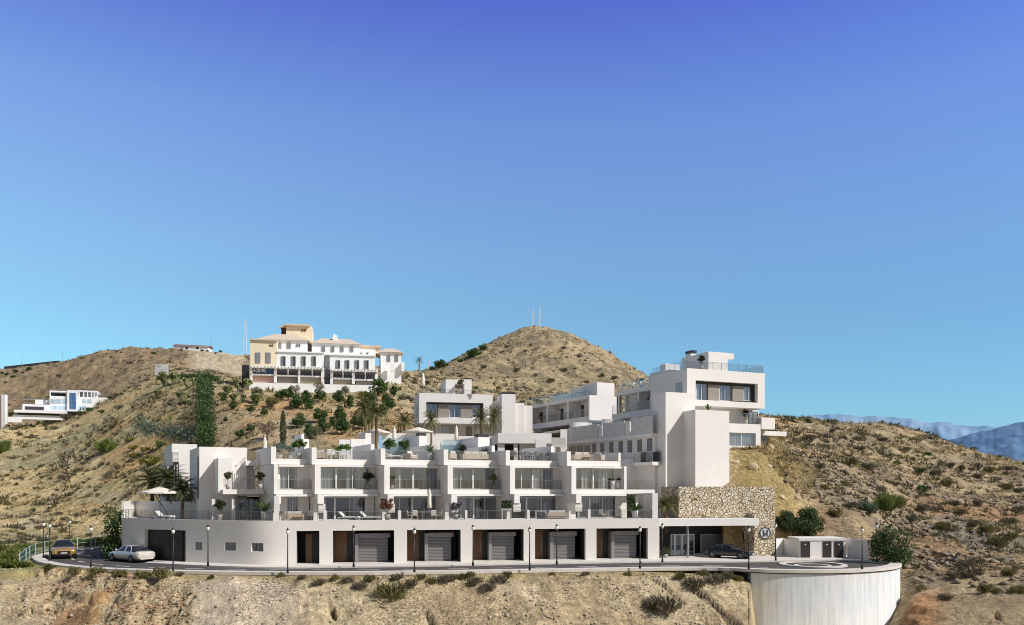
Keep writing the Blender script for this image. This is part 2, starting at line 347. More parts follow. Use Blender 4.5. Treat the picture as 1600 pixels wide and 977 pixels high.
CREST = [(-900,612),(-300,592),(0,576),(40,572),(62,569),(90,565),(110,560),(140,552),(165,546),(190,543),(215,541.5),(260,545),(320,549),(385,553),(430,560),(560,568),(620,577),(650,580),(668,577),(690,570),(720,556),(750,540),(780,526),(800,518),(815,512),(838,509),(858,511),(875,515),(900,523),(940,543),(980,567),(1010,585),(1060,615),(1120,634),(1180,647),(1230,651),(1280,656),(1330,660),(1380,659),(1420,667),(1460,680),(1500,696),(1550,711),(1600,723),(1800,765),(2500,800)]
kp = sorted(KEY)
PXC = np.unique(np.concatenate([np.arange(-900, -60, 20), np.arange(-60, 1680, 2.6), np.arange(1680, 2500, 20)]))
YR = np.concatenate([np.geomspace(26, 48, 24), np.geomspace(48.2, 74, 130)[0:], np.geomspace(74.3, 480, 330), np.geomspace(500, 6000, 24)])
KY = np.array([[k[0] for k in KEY[p]] for p in kp]); KZ = np.array([[k[1] for k in KEY[p]] for p in kp])
CY = np.stack([np.interp(PXC, kp, KY[:, i]) for i in range(11)], 1); CZ = np.stack([np.interp(PXC, kp, KZ[:, i]) for i in range(11)], 1)
def gsm(A, sg=7.0):            # soften the kinks between the key columns (not across the concrete wall)
    out = A.copy(); lo = (PXC > -60) & (PXC < 1090); hi = (PXC > 1200) & (PXC < 1680)
    for m_ in (lo, hi):
        B = A[m_]; k = np.arange(-40, 41); g = np.exp(-.5*(k/sg)**2); g /= g.sum()
        Bp = np.concatenate([np.repeat(B[:1], 40, 0), B, np.repeat(B[-1:], 40, 0)], 0)
        out[m_] = np.stack([np.convolve(Bp[:, i], g, 'valid') for i in range(B.shape[1])], 1)
    return out
CY = gsm(CY); CZ = gsm(CZ)
cr = np.interp(PXC, [a for a, b in CREST], [b for a, b in CREST])
CZ[:, 8] = H-(cr-HY)/F*CY[:, 8]
msk = (PXC > 68) & (PXC < 1172)
CY[msk, 2] = np.array([Yo(p)-.1 for p in PXC[msk]])
def pchip(x, y, q):
    h = np.diff(x); d = np.diff(y)/h; m = np.zeros_like(x)
    s = d[:-1]*d[1:] > 0; w1 = 2*h[1:]+h[:-1]; w2 = h[1:]+2*h[:-1]
    with np.errstate(divide='ignore', invalid='ignore'):
        hm = (w1+w2)/(w1/d[:-1]+w2/d[1:])
    m[1:-1] = np.where(s, hm, 0); m[0] = d[0]; m[-1] = d[-1]
    i = np.clip(np.searchsorted(x, q)-1, 0, len(x)-2); t = (q-x[i])/h[i]
    return ((1+2*t)*(1-t)**2)*y[i]+(t*(1-t)**2)*h[i]*m[i]+(t*t*(3-2*t))*y[i+1]+(t*t*(t-1))*h[i]*m[i+1]
TZ = np.stack([pchip(CY[c], CZ[c], YR) for c in range(len(PXC))], 0)
TY = np.broadcast_to(YR, TZ.shape).copy(); TX = (PXC[:, None]-CX)/F*TY
PXG = np.broadcast_to(PXC[:, None], TZ.shape)
Y2 = CY[:, 2:3]; Y3 = CY[:, 3:4]; Y4 = CY[:, 4:5]; Y8 = CY[:, 8:9]
inroad = (smooth(30, 62, PXG)*(1-smooth(1400, 1440, PXG)))
flat = smooth(0, -1.6, TY-Y2)+smooth(0, 14, TY-Y3-.5)           # 0 on the built platform
amp = np.clip(1-inroad*(1-np.clip(flat, 0, 1)), 0, 1)
bank = smooth(1, -2, TY-Y2)
hill = smooth(0, 20, TY-Y4)
far = smooth(200, 330, TY)
n1 = fbm(TX/22, TY/22, 4, 3)-.5; n2 = fbm(TX/6, TY/6, 4, 9)-.5; n3 = fbm(TX/1.5, TY/1.5, 3, 21)-.5
rg = ridged(TX/5.5, TY/9, 4, 33)-.6
nearc = smooth(30, 0, np.abs(TY-Y8))                           # keep the skyline close to its line
rocky = np.clip(smooth(1380, 1480, PXG)*smooth(70, 80, TY)*(1-smooth(112, 130, TY)), 0, 1)
sx_ = TX+.35*TY
gully = ridged(sx_/2.6, TY/9, 4, 51)-.6
TZ = TZ+amp*(n1*(1.4+1.6*far)*hill*(1-.8*nearc)+n2*(.5+.9*hill*(1-.45*(PXG < 640)*(1-far))+1.5*far)*(1-.35*nearc)*(1-.6*bank)+n3*(.22+.35*hill+.9*far*(1-.4*nearc))
      +rg*rocky*2.2+bank*(gully*.55+n2*.9+n3*.22))
# terrace steps of the planted slope under the hotel
stp = smooth(330, 400, PXG)*(1-smooth(600, 650, PXG))*smooth(100, 112, TY)*(1-smooth(158, 166, TY))
TZ = TZ+stp*.9*(np.abs(((TY+n1*8)/15.0) % 1-.5)*-1.0+.25)
# steep rust cut at the lower left, behind a ditch
cut = smooth(40, 80, PXG)*(1-smooth(250, 300, PXG))*bank
lnear = (1-smooth(300, 380, PXG))*smooth(100, 112, TY)*(1-smooth(190, 215, TY))
TZ = TZ+lnear*.55*(np.abs(((TY+n1*10)/11.0) % 1-.5)*-1.0+.25)
crk = np.maximum(smooth(.86, .95, ridged(TX/3.1+.25*TY, TY/7, 3, 91))*smooth(.45, .55, fbm(TX/6, TY/6, 2, 95)), smooth(.88, .95, ridged(TX/2.0, TY/2.5, 3, 93))*smooth(.5, .6, fbm(TX/5+9, TY/5, 2, 96)))
TZ = TZ-bank*amp*crk*.55
TZ = TZ+cut*(ridged(TX/4.5+3, TY/6, 3, 77)-.62)*1.6
# bring the weathered skyline back to its surveyed line
_sel = (TY > CY[:, 7:8]*.9) & (TY < CY[:, 9:10]); _py = np.where(_sel, HY+(H-TZ)*F/TY, 1e9); _act = _py.min(1)
_k = np.exp(-.5*(np.arange(-25, 26)/9.0)**2); _k /= _k.sum(); _d = np.convolve(np.pad(_act-cr, 25, 'edge'), _k, 'valid')
TZ = TZ+(_d[:, None]-1.5)/F*TY*np.exp(-.5*((TY-Y8)/(.16*Y8))**2)
strat = bank*amp*np.clip((1-smooth(250, 310, PXG))*smooth(-20, 40, PXG)+.5*smooth(1400, 1430, PXG), 0, 1)
qz = (TZ+n2*1.6+n1*2)/1.15; fr_ = qz-np.floor(qz); TZ = TZ+strat*.85*((np.floor(qz)+smooth(.55, .95, fr_))-qz)*1.15*.75
nc, nr = TZ.shape
V = np.stack([TX, TY, TZ], -1).reshape(-1, 3)
ii = (np.arange(nc-1)[:, None]*nr+np.arange(nr-1)[None, :]).ravel()
me = np_mesh('terrain', V, np.stack([ii, ii+nr, ii+nr+1, ii+1], 1))
# soil colours by place: earth, straw, scrub, rust, pale spoil, green verge, painted shade
def lerp(a, b, t): return a+(np.asarray(b, float)-a)*t[..., None]
nA = fbm(TX/14, TY/14, 5, 101); nB = fbm(TX/4, TY/4, 5, 131); nC = fbm(TX/1.1, TY/1.1, 4, 161); nD = fbm(TX/30, TY/30, 3, 191)
C = np.ones(TZ.shape+(3,))*np.array((.40,.318,.185))
C = lerp(C, (.44,.375,.215), smooth(.42, .62, nA))
C = lerp(C, (.36,.33,.265), smooth(.47, .60, nB)*.8)
C = lerp(C, (.44,.25,.115), smooth(.56, .68, fbm(TX/9, TY/9, 4, 211))*.5)
C = lerp(C, (.20,.175,.095), smooth(.53, .64, nC)*.7); C = lerp(C, (.52,.455,.31), smooth(.53, .66, fbm(TX/.9+7, TY/.9, 3, 171))*.6)
leftfar = far*(1-smooth(380, 620, PXG))
C = lerp(C, (.28,.215,.145), leftfar*.85); C = lerp(C, (.17,.145,.105), leftfar*smooth(.5, .6, nB)*.65)
nE = fbm(TX/20+3, TY/20, 4, 231); hn = (1-far)*(1-bank)
C = lerp(C, (.50,.40,.25), hn*smooth(.54, .60, nE)*.75); C = lerp(C, (.27,.25,.17), hn*smooth(.48, .42, nE)*.6); C = lerp(C, (.46,.30,.16), hn*smooth(.60, .66, fbm(TX/16, TY/16, 4, 241))*.7)
cone = far*smooth(620, 700, PXG)
C = lerp(C, (.30,.25,.165), cone*.85); C = lerp(C, (.15,.135,.10), cone*smooth(.46, .58, nB)*.75); C = lerp(C, (.40,.33,.22), cone*smooth(.52, .66, nA)*.6)
pale = smooth(285, 310, PXG)*(1-smooth(372, 392, PXG))*smooth(235, 262, TY)*(1-smooth(345, 352, TY))
C = lerp(C, (.45,.395,.295), pale*.95)
rgt = smooth(1240, 1330, PXG)*smooth(66, 72, TY)
C = lerp(C, (.36,.295,.20), rgt*.75); C = lerp(C, (.20,.165,.12), rgt*smooth(.45, .57, nB)*.75); C = lerp(C, (.27,.25,.22), rocky*smooth(.42, .58, nB)*.8)
C = lerp(C, (.42,.24,.13), rocky*smooth(.52, .62, nA)*.6)
C = lerp(C, (.47,.40,.275), bank*.95)
C = lerp(C, (.36,.285,.185), bank*smooth(.48, .6, nB)*.6)
C = lerp(C, (.50,.43,.34), bank*smooth(290, 320, PXG)*(1-smooth(430, 500, PXG))*.8)
C = lerp(C, (.58,.50,.40), bank*smooth(288, 315, PXG+30*(nB-.5))*(1-smooth(400, 470, PXG+60*(nB-.5)))*.8)
C = lerp(C, (.52,.34,.17), bank*smooth(30, 150, PXG+40*(nB-.5))*(1-smooth(240, 320, PXG+60*(nB-.5)))*smooth(.40, .58, nB)*.8)
C = lerp(C, (.20,.13,.08), bank*(1-smooth(265, 300, PXG))*smooth(.55, .65, nB)*.8)
C = lerp(C, (.22,.23,.09), (1-smooth(60, 110, PXG))*smooth(-4, 0, TY-Y2)*(1-smooth(88, 100, TY))*.7)
C = lerp(C, (.40,.20,.10), bank*smooth(1395, 1420, PXG)*(1-smooth(1450, 1500, PXG))*.7)
C = lerp(C, (.30,.245,.165), bank*smooth(1440, 1500, PXG)*.8)
C = lerp(C, (.10,.08,.06), bank*crk*.85)  # crevices darkened in the colour, adding to the shade of their relief
verge = smooth(-2.2, -.6, TY-Y2)*(1-smooth(0, .5, TY-Y2))*(1-smooth(1150, 1180, PXG))
C = lerp(C, (.36,.30,.15), verge*.7)
grass = smooth(1135, 1160, PXG)*(1-smooth(1225, 1275, PXG))*smooth(80, 83, TY)*(1-smooth(99, 103, TY))
C = lerp(C, (.33,.265,.125), grass*.9); C = lerp(C, (.27,.21,.08), grass*smooth(.5, .6, nB)*.8)
C = C*np.array((1.34,1.31,1.30))
lb = (1-smooth(270, 330, PXG))*(1-far)*(1-bank)*smooth(84, 92, TY)
C = C*np.array((1.04,1.0,.92))*(1+.08*bank[..., None])
C = C*(1+.16*lb[..., None])*(1+lb[..., None]*np.array((.0, .03, -.04)))  # left near slope lightened in the colour to offset its missing sunlight
col = np.concatenate([np.clip(C, .02, .9), np.ones(TZ.shape+(1,))], -1).reshape(-1, 4).astype(np.float32)
ca = me.color_attributes.new('Col', 'FLOAT_COLOR', 'POINT'); ca.data.foreach_set('color', col.ravel())
tag(link('terrain', me, TERR, None, True), kind='structure')
def tz(X, Y):
    """height of the terrain under a point"""
    px = CX+X/Y*F; c = np.clip(np.searchsorted(PXC, px)-1, 0, nc-2); r = np.clip(np.searchsorted(YR, Y)-1, 0, nr-2)
    a = (px-PXC[c])/(PXC[c+1]-PXC[c]); b = (Y-YR[r])/(YR[r+1]-YR[r])
    return (TZ[c, r]*(1-a)+TZ[c+1, r]*a)*(1-b)+(TZ[c, r+1]*(1-a)+TZ[c+1, r+1]*a)*b
TPY = HY+(H-TZ)*F/TY
def hit(px, py, ymin=0.0):
    """the terrain point that a line of sight through (px, py) meets first"""
    c = int(np.argmin(np.abs(PXC-px))); col_ = TPY[c]
    k = np.nonzero((col_ <= py) & (YR >= ymin))[0]
    r = int(k[0]) if len(k) else int(np.argmin(TPY[c]))
    Y = float(YR[r]); X = (px-CX)/F*Y; return (X, Y, float(tz(X, Y)))
# the valley floor behind and below the viewpoint, out to the horizon
tag(MB().poly([(-9000,-9000,-22),(9000,-9000,-22),(9000,27,-22),(-9000,27,-22)]).build('ground', mat('valley_ground', (.30,.25,.17), .95, .3, .02)), kind='structure')
# far mountains, their blue haze painted into the rock colour
def mountains(name, pts, Y, c1, c2, base, seed):
    px = np.arange(pts[0][0], pts[-1][0], 3.0); py = np.interp(px, [a for a, b in pts], [b for a, b in pts])
    py = py+(fbm(px/22, px*0+seed, 4, seed)-.5)*7
    K = 40; t = np.linspace(0, 1, K)[None, :]
    Yg = Y-1600*t**1.2+0*px[:, None]; pyg = py[:, None]+(base-py[:, None])*t
    Xg = (px[:, None]-CX)/F*Yg; Zg = H-(pyg-HY)/F*Yg+(ridged(Xg/420, Yg/300, 4, seed)-.6)*170*np.sin(np.pi*np.clip(t, 0, 1))**.5
    VV = np.stack([Xg, Yg, Zg], -1).reshape(-1, 3); n = len(px)
    i = (np.arange(n-1)[:, None]*K+np.arange(K-1)[None, :]).ravel()
    m = mat(name+'_rock_painted_haze', c1, .95, .2, .004, col2=c2)
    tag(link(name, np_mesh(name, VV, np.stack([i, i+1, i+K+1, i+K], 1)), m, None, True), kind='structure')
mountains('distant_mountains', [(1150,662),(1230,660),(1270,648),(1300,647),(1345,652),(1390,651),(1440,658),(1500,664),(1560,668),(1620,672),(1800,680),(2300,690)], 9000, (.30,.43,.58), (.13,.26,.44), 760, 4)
mountains('hazy_mountains', [(1380,720),(1440,700),(1470,690),(1500,683),(1530,676),(1560,669),(1600,657),(1660,640),(1760,640),(1900,660),(2300,690)], 7000, (.14,.26,.43), (.04,.11,.25), 770, 9)
# ================= terraced front row =========================================================
A0 = G(499, 883.5); B0 = G(1013, 875.5)
ROWANG = math.degrees(math.atan2(B0[1]-A0[1], B0[0]-A0[0]))
FP = Fr(A0[0], A0[1], ROWANG)                      # podium axes
TH = 27.0
FINPX = [428, 492, 600.5, 699.5, 797, 893, 976]
def rowpt(px, back=1.2):
    x, Y = FP.hit(px, back); return FP.wor(x, back)
FINW = [rowpt(p) for p in FINPX]
FR = Fr(FINW[1][0], FINW[1][1], TH)
row = FR.root('terraced_building', 'long white stepped terrace of flats with glass balconies above dark garage openings', 'apartment block')
FL = [FR.loc(*p) for p in FINW]
ZF = 3.72        # terrace level
pod_m = MB()
def window(m_parent, x0, x1, z0, z1, y, nm=2, depth=3.2, curt=(), lamp=None, door=False, metal=WHM, thick=.055, room=True, back=INT):
    """a sliding window in local axes: frame > pane, with the room and its curtains behind it"""
    fr = MB(); t = thick
    fr.box(x0, x1, y, y+.09, z0, z0+t).box(x0, x1, y, y+.09, z1-t, z1)
    for k in range(nm+1):
        xm = x0+(x1-x0-t)*k/nm; tw = t if (k in (0, nm) or nm < 3 or k != nm//2) else t*2.6; fr.box(xm, xm+tw, y+.003-(.04 if tw > t else 0), y+.087, z0+t+.001, z1-t-.001)
    f = fr.build('window', metal, m_parent)
    MB().box(x0+.02, x1-.02, y+.035, y+.05, z0+.02, z1-.02).build('pane', GLASS, f)
    if room:
        r = MB(); a, b = x0-.25, x1+.25; ya, yb = y+.14, y+depth
        r.poly([(a,yb,z0-.03),(b,yb,z0-.03),(b,yb,z1+.25),(a,yb,z1+.25)]).poly([(a,ya,z0-.03),(a,yb,z0-.03),(a,yb,z1+.25),(a,ya,z1+.25)])
        r.poly([(b,ya,z0-.03),(b,yb,z0-.03),(b,yb,z1+.25),(b,ya,z1+.25)]).poly([(a,ya,z0-.03),(b,ya,z0-.03),(b,yb,z0-.03),(a,yb,z0-.03)])
        r.poly([(a,ya,z1+.25),(b,ya,z1+.25),(b,yb,z1+.25),(a,yb,z1+.25)])
        r.build('room', back, m_parent)
    for c0, c1 in curt:
        cm = MB(); xa, xb = x0+(x1-x0)*c0, x0+(x1-x0)*c1; n = max(6, int((xb-xa)/.05)); A = []; B = []
        for k in range(n+1):
            xx = xa+(xb-xa)*k/n; yy = y+.19+.05*math.sin(k*1.9)+.02*math.sin(k*.7)
            A.append((xx, yy, z0+.02)); B.append((xx, yy, z1+.1))
        cm.strip(A, B).build('curtain', CURT, m_parent, True)
    return f
def railing(parent, pts, z0, h=1.0, m=RAIL, cap=True, step=1.3, posts=True, y_off=0, name='glass_railing'):
    """glass balustrade along a polyline with slim posts"""
    g = MB(); q = MB()
    for (xa, ya), (xb, yb) in zip(pts[:-1], pts[1:]):
        L_ = math.hypot(xb-xa, yb-ya)
        if L_ < .02: continue
        nx, ny = -(yb-ya)/L_*.008, (xb-xa)/L_*.008
        g.hexa(((xa-nx,ya-ny,z0+.05),(xb-nx,yb-ny,z0+.05),(xb+nx,yb+ny,z0+.05),(xa+nx,ya+ny,z0+.05),(xa-nx,ya-ny,z0+h),(xb-nx,yb-ny,z0+h),(xb+nx,yb+ny,z0+h),(xa+nx,ya+ny,z0+h)))
        n = max(1, round(L_/step))
        for k in range(n+1):
            xx, yy = xa+(xb-xa)*k/n, ya+(yb-ya)*k/n; q.box(xx-.018, xx+.018, yy+.012, yy+.045, z0, z0+h)
        q.hexa([(xa-.001,ya+.013,z0+h),(xb,yb+.013,z0+h),(xb,yb+.044,z0+h),(xa,ya+.044,z0+h),(xa,ya+.013,z0+h+.025),(xb,yb+.013,z0+h+.025),(xb,yb+.044,z0+h+.025),(xa,ya+.044,z0+h+.025)])
    o = g.build(name, m, parent)
    if posts: q.build('rail_frame', GREYM, o)
    return o
CURTS2 = [[(0,.42),(.86,1)], [(0,.28),(.55,.62),(.74,.93)], [(0,.08),(.18,.3),(.80,1)], [(0,.20),(.94,1)], [(.50,.68),(.82,1)], [(.0,.1),(.28,.42),(.66,.9)]]
CURTS1 = [[(0,.45),(.6,1)], [(0,.18),(.72,.95)], [(.0,.12),(.80,.94)], [(0,.38),(.45,.66)], [(.6,.92)], [(.12,.96)]]
for k in range(6):
    fx, fy = FL[k]; nx, ny = FL[k+1]; last = k == 5
    w0 = .34 if k == 0 else .5
    if last: nx = FR.x(975.5, fy)
    # roof terrace level
    fz = 10.12-.04*k
    MB().box(fx-.12, fx+.30, fy+.62, fy+7.5, 8.60, fz).build('fin_wall', WH, row)
    MB().box(fx+.303, nx-(.0 if not last else -.0), fy+.62, fy+8, 8.60, 9.09).build('roof_slab', WH, row)
    MB().box(fx+.5, nx-.004, fy+.30, fy+6, 8.40, 8.575).build('slab_lip', WH, row)
    railing(row, [(fx+.36, fy+.75), (nx-.03, fy+.75)], 9.09, .78, step=1.5)
    if last:
        MB().box(nx-.26, nx, fy+.60, fy+8, 9.093, 9.92).build('parapet', WH, row)
    # middle level
    MB().box(fx, fx+w0, fy, fy+7.5, 6.03, 8.572).build('fin_wall', WH, row)
    MB().box(fx+w0+.003, nx+(0 if not last else 1.2), fy, fy+6, 6.03, 6.43).build('balcony_slab', WH, row)
    MB().box(fx+w0+.02, nx-.004, fy-.36, fy+5, 5.83, 6.012).build('slab_lip', WH, row)
    wx1 = FR.x([465,577,684,774,864.5,959][k], fy+.95)
    wx0 = fx+w0+.02+(.3 if k == 0 else 0)
    if k == 0: MB().box(fx+w0+.003, wx0, fy+.9, fy+1.2, 6.433, 8.397).build('return_wall', WH, row)
    window(row, wx0, wx1, 6.45, 8.36, fy+.95, [2,3,4,4,4,4][k], 4.2, CURTS2[k])
    MB().box(wx1+.004, nx-.004, fy+.87, fy+1.25, 6.433, 8.397).build('return_wall', WH, row)
    railing(row, [(fx+w0+.03, fy+.12), (nx-.05, fy+.12)], 6.43, .84, step=1.6)
    # terrace level
    MB().box(fx+.06, fx+.06+w0+.05, fy-.72, fy+7.4, 5.20, 6.012).build('fin_wall', WH, row)
    MB().box(fx+.10, fx+.45, fy+.9, fy+7.4, ZF+.01, 5.197).build('fin_wall', WH, row)
    if k: MB().box(FR.x(497.5+0*k, fy-.6) if k == 1 else fx+.02, (fx+.02)+.74, fy-.62, fy-.55, 4.42, 5.19).build('privacy_screen', SCREEN, row)
    wx1 = FR.x([466,571,682,776.5,870.5,962][k], fy+1.2)
    wx0 = fx+.58+(.75 if k == 0 else .55 if k == 5 else 0)
    if wx0 > fx+.6: MB().box(fx+.462, wx0-.004, fy+1.15, fy+1.4, ZF+.01, 5.82).build('return_wall', WH, row)
    window(row, wx0, wx1, ZF+.02, 5.74, fy+1.2, [2,3,4,4,3,3][k], 4.0, CURTS1[k])
    MB().box(wx1+.004, nx-.004 if not last else nx+2.4, fy+1.1, fy+1.4, ZF+.01, 5.82).build('return_wall', WH, row)
    if last:
        MB().box(nx-.02, nx+.26, fy-.003, fy+7, 6.436, 8.60).build('fin_wall', WH, row)
fx, fy = FL[5]; ex = FR.x(975.5, fy)
# low return past the last flat: balcony with glass and the white end pier
MB().box(ex+1.203, FR.x(1020, fy+.6), fy+.3, fy+6, 6.05, 6.42).build('balcony_slab', WH, row)
railing(row, [(ex+.3, fy+.4), (FR.x(1020, fy+.4), fy+.4)], 6.43, .9, step=1.2)
# ---- podium with garages: its front follows the road -----------------------------------------
OPN = [(463,499), (520,616), (636,720), (738.5,818.5), (836,915), (932,1012.5)]
ZO = 2.92; ZT = 3.80
def fp2fr(x, y): return FR.loc(*FP.wor(x, y))
def pbox(mb, x0, x1, y0, y1, z0, z1):
    q = [fp2fr(x0,y0), fp2fr(x1,y0), fp2fr(x1,y1), fp2fr(x0,y1)]
    mb.hexa([(a, b, z0) for a, b in q]+[(a, b, z1) for a, b in q]); return mb
front = MB()
edges = [FP.x(447)]
for a, b in OPN: edges += [FP.x(a), FP.x(b)]
edges.append(FP.x(1030))
for k in range(0, len(edges), 2): pbox(front, edges[k], edges[k+1], 0, 3.6, 0, ZO)
pbox(front, edges[0], edges[-1], 0, .45, ZO+.002, ZT)
# left curved part, cut by a garage and three small windows
CUR = [(190,874),(195,874.6),(226,877.2),(260,878.9),(290,880.3),(320,881.6),(345,882.6),(400,884.8),(430,884.9),(447,884.4)]
CURW = [G(a, b)[:2] for a, b in CUR]
_xs = np.arange(150, 620, 1.0); _r = (_xs-CX)/F
_row = (FP.ow)/(_r*FP.w[0]+FP.w[1]); _cv = np.interp(_xs, [a for a, b in CUR], [q[1] for q in CURW])
_y = np.where(_xs > 440, _row, _cv); _y = np.where(_xs < 190, _y[40]+(190-_xs)*.03, _y)
_k = np.exp(-.5*(np.arange(-60, 61)/20.0)**2); _k /= _k.sum(); _ys = _y.copy(); _ys[60:-60] = np.convolve(_y, _k, 'valid')
_ys = np.where(_xs > 447, _row, _ys-(_ys-_row)[int(447-150)]*smooth(380, 447, _xs))
def curve(px):
    yy = float(np.interp(px, _xs, _ys)); return FR.loc((px-CX)/F*yy, yy)
SMALL = [(304.5,316,847,859.5), (351,368.5,847.5,860.5), (392.5,411.5,848.5,862)]
cuts = sorted(set([190,195,200,210,220,226,240,250,260,270,280,290,298,304.5,316,325,330,335,340,345,351,356,360,364,368.5,374,380,386,392.5,397,402,407,411.5,416,420,425,430,435,440,443.5,447]))
for a, b in zip(cuts[:-1], cuts[1:]):
    m_ = (a+b)/2; pa, pb = curve(a), curve(b); d = Vector((pb[0]-pa[0], pb[1]-pa[1])).normalized(); nrm = (-d.y*.35, d.x*.35)
    spans = [(0, ZT)]
    if 226 <= m_ <= 290: spans = [(2.86, ZT)]
    for x0, x1, y0, y1 in SMALL:
        if x0 <= m_ <= x1:
            Yw = FR.wor(*pa)[1]; spans = [(0, ZP(y1, Yw)), (ZP(y0, Yw), ZT)]
    for z0, z1 in spans:
        front.hexa([(pa[0],pa[1],z0),(pb[0],pb[1],z0),(pb[0]+nrm[0],pb[1]+nrm[1],z0),(pa[0]+nrm[0],pa[1]+nrm[1],z0),(pa[0],pa[1],z1),(pb[0],pb[1],z1),(pb[0]+nrm[0],pb[1]+nrm[1],z1),(pa[0]+nrm[0],pa[1]+nrm[1],z1)])
front.build('podium_wall', WH2, row)
for x0, x1, y0, y1 in SMALL:
    pa, pb = curve(x0), curve(x1); Yw = FR.wor(*pa)[1]; z0, z1 = ZP(y1, Yw), ZP(y0, Yw)
    ang = math.atan2(pb[1]-pa[1], pb[0]-pa[0]); W_ = math.hypot(pb[0]-pa[0], pb[1]-pa[1])
    e = bpy.data.objects.new('small_window', MB().box(0,W_,.14,.2,z0,z0+.06).box(0,W_,.14,.2,z1-.06,z1).box(0,.06,.143,.197,z0,z1).box(W_-.06,W_,.143,.197,z0,z1).box(W_/2-.03,W_/2+.03,.143,.197,z0,z1).build('tmp', GREYM).data)
    bpy.data.objects.remove(bpy.data.objects['tmp']); COL.objects.link(e); e.parent = row; e.location = (pa[0], pa[1], 0); e.rotation_euler = (0, 0, ang)
    MB().box(.01, W_-.01, .165, .175, z0, z1).build('pane', GLASS, e)
    MB().box(-.1, W_+.1, .36, .4, z0-.1, z1+.1).build('dark_lining', TAUPE, e)
    if x0 < 310: MB().box(W_*.2, W_*.95, .3, .34, z0+.12, z0+.42).build('yellow_blind', mat('yellow_ochre_fabric', (.55,.36,.08), .8), e)
# terrace deck over the podium
back = [FP.wor(FP.x(1030), 8.5), FP.wor(-8, 9)]
dk = [curve(c) for c in cuts]+[fp2fr(edges[0], .02), fp2fr(edges[-1], .02)]
bk = [FR.loc(*FP.wor(edges[-1], 9)), FR.loc(*FP.wor(0, 9)), FR.loc(-26, 86), FR.loc(-41, 88)]
MB().prism([(x+.12, y+.12) for x, y in dk]+bk, ZF-.3, ZF-.004).build('terrace_deck', DECK, row)
# garage bays
BAY = [(None, None)]*6
for k, (a, b) in enumerate(OPN):
    x0, x1 = edges[1+2*k], edges[2+2*k]
    bay = MB(); pbox(bay, x0-.02, x1+.02, 3.3, 3.5, 0, ZO); pbox(bay, x0-.02, x1+.02, .46, 3.4, ZO-.02, ZO+.05)
    pbox(bay, x1-.06, x1-.004, .40, 3.3, .01, ZO-.03); pbox(bay, x0+.004, x0+.05, .40, 3.3, .01, ZO-.03)
    gb = bay.build('garage_bay', DARK, row)
    if k == 0:
        q = MB(); pbox(q, x0+.35*(x1-x0), x0+.62*(x1-x0), 1.5, 1.6, .02, 2.6); q.build('entry_door', WOOD, row)
        q = MB(); pbox(q, x0+.62*(x1-x0)+.01, x1-.08, 1.5, 1.56, .02, 2.7); q.build('dark_panel', DARK, row); continue
    wpx = [None, (521,540), (636.5,645), (739,748), (836.5,845), (933,947)][k]
    q = MB(); pbox(q, x0+.07, x0+.07+1.05, 1.9, 2.0, .02, 2.75); d = q.build('entry_door', WOOD, row)
    q = MB(); pbox(q, x0+.95, x0+1.0, 1.84, 1.895, .9, 1.7); q.build('handle', GREYM, d)
    q = MB(); pbox(q, x0+1.13, x0+.36*(x1-x0), 1.9, 2.0, .02, 2.85); q.build('dark_panel', DARK, row)
    gx0, gx1 = x0+(.355 if k == 1 else .34)*(x1-x0), x0+(.90 if k == 1 else .84)*(x1-x0)
    q = MB(); pbox(q, gx0, gx0+.3, .85, 3.0, .02, 2.6); pbox(q, gx0+.301, gx1+.2, .95, 1.1, 2.25, 2.62); q.build('garage_door_frame', mat('grey_door_surround', (.26,.25,.245), .7) if k == 1 else bpy.data.materials['grey_door_surround'], row)
    q = MB(); pbox(q, gx0+.301, gx1, 1.0, 1.08, .02, 2.245); q.build('garage_door', SLATD, row)
q = MB(); pa, pb = curve(226), curve(290)
q.hexa([(pa[0]-.1,pa[1]+.8,.01),(pb[0]+.1,pb[1]+.8,.01),(pb[0]+.1,pb[1]+1,.01),(pa[0]-.1,pa[1]+1,.01),(pa[0]-.1,pa[1]+.8,2.95),(pb[0]+.1,pb[1]+.8,2.95),(pb[0]+.1,pb[1]+1,2.95),(pa[0]-.1,pa[1]+1,2.95)])
gd = q.build('garage_door', DARK, row)
for k in range(4):
    t0, t1 = .05+.31*k, .33+.31*k
    if k == 3: break
    q = MB(); xa, ya = pa[0]+(pb[0]-pa[0])*t0, pa[1]+(pb[1]-pa[1])*t0+.76; xb, yb = pa[0]+(pb[0]-pa[0])*t1, pa[1]+(pb[1]-pa[1])*t1+.76
    q.hexa([(xa,ya,.05),(xb,yb,.05),(xb,yb+.03,.05),(xa,ya+.03,.05),(xa,ya,2.75),(xb,yb,2.75),(xb,yb+.03,2.75),(xa,ya+.03,2.75)]); q.build('door_leaf', BLACK, gd)
# glass balustrade and dividing stubs along the podium edge
gl = [curve(c) for c in cuts if c >= 195]
railing(row, [(x+.05, y+.14) for x, y in gl]+[fp2fr(edges[0]+.1, .14)], ZT, .78, step=.95)
STUB = [(428.5,436), (505.5,510.5), (622,626.5), (726.5,730), (823.5,827.5), (918.5,922.5), (1019,1027.5)]
for k, (a, b) in enumerate(STUB):
    q = MB(); x0, x1 = FP.x(a, .1), FP.x(b, .1); pbox(q, x0, x1, .03, .5 if k < 6 else 2.5, ZT+.003, [4.62,4.62,4.62,4.62,4.62,4.62,6.1][k] if k else 5.9); q.build('dividing_pier', WH, row)
    if k:
        railing(row, [fp2fr(FP.x(STUB[k-1][1], .15)+.03, .15), fp2fr(x0-.03, .15)], ZT, .74, step=1.6)
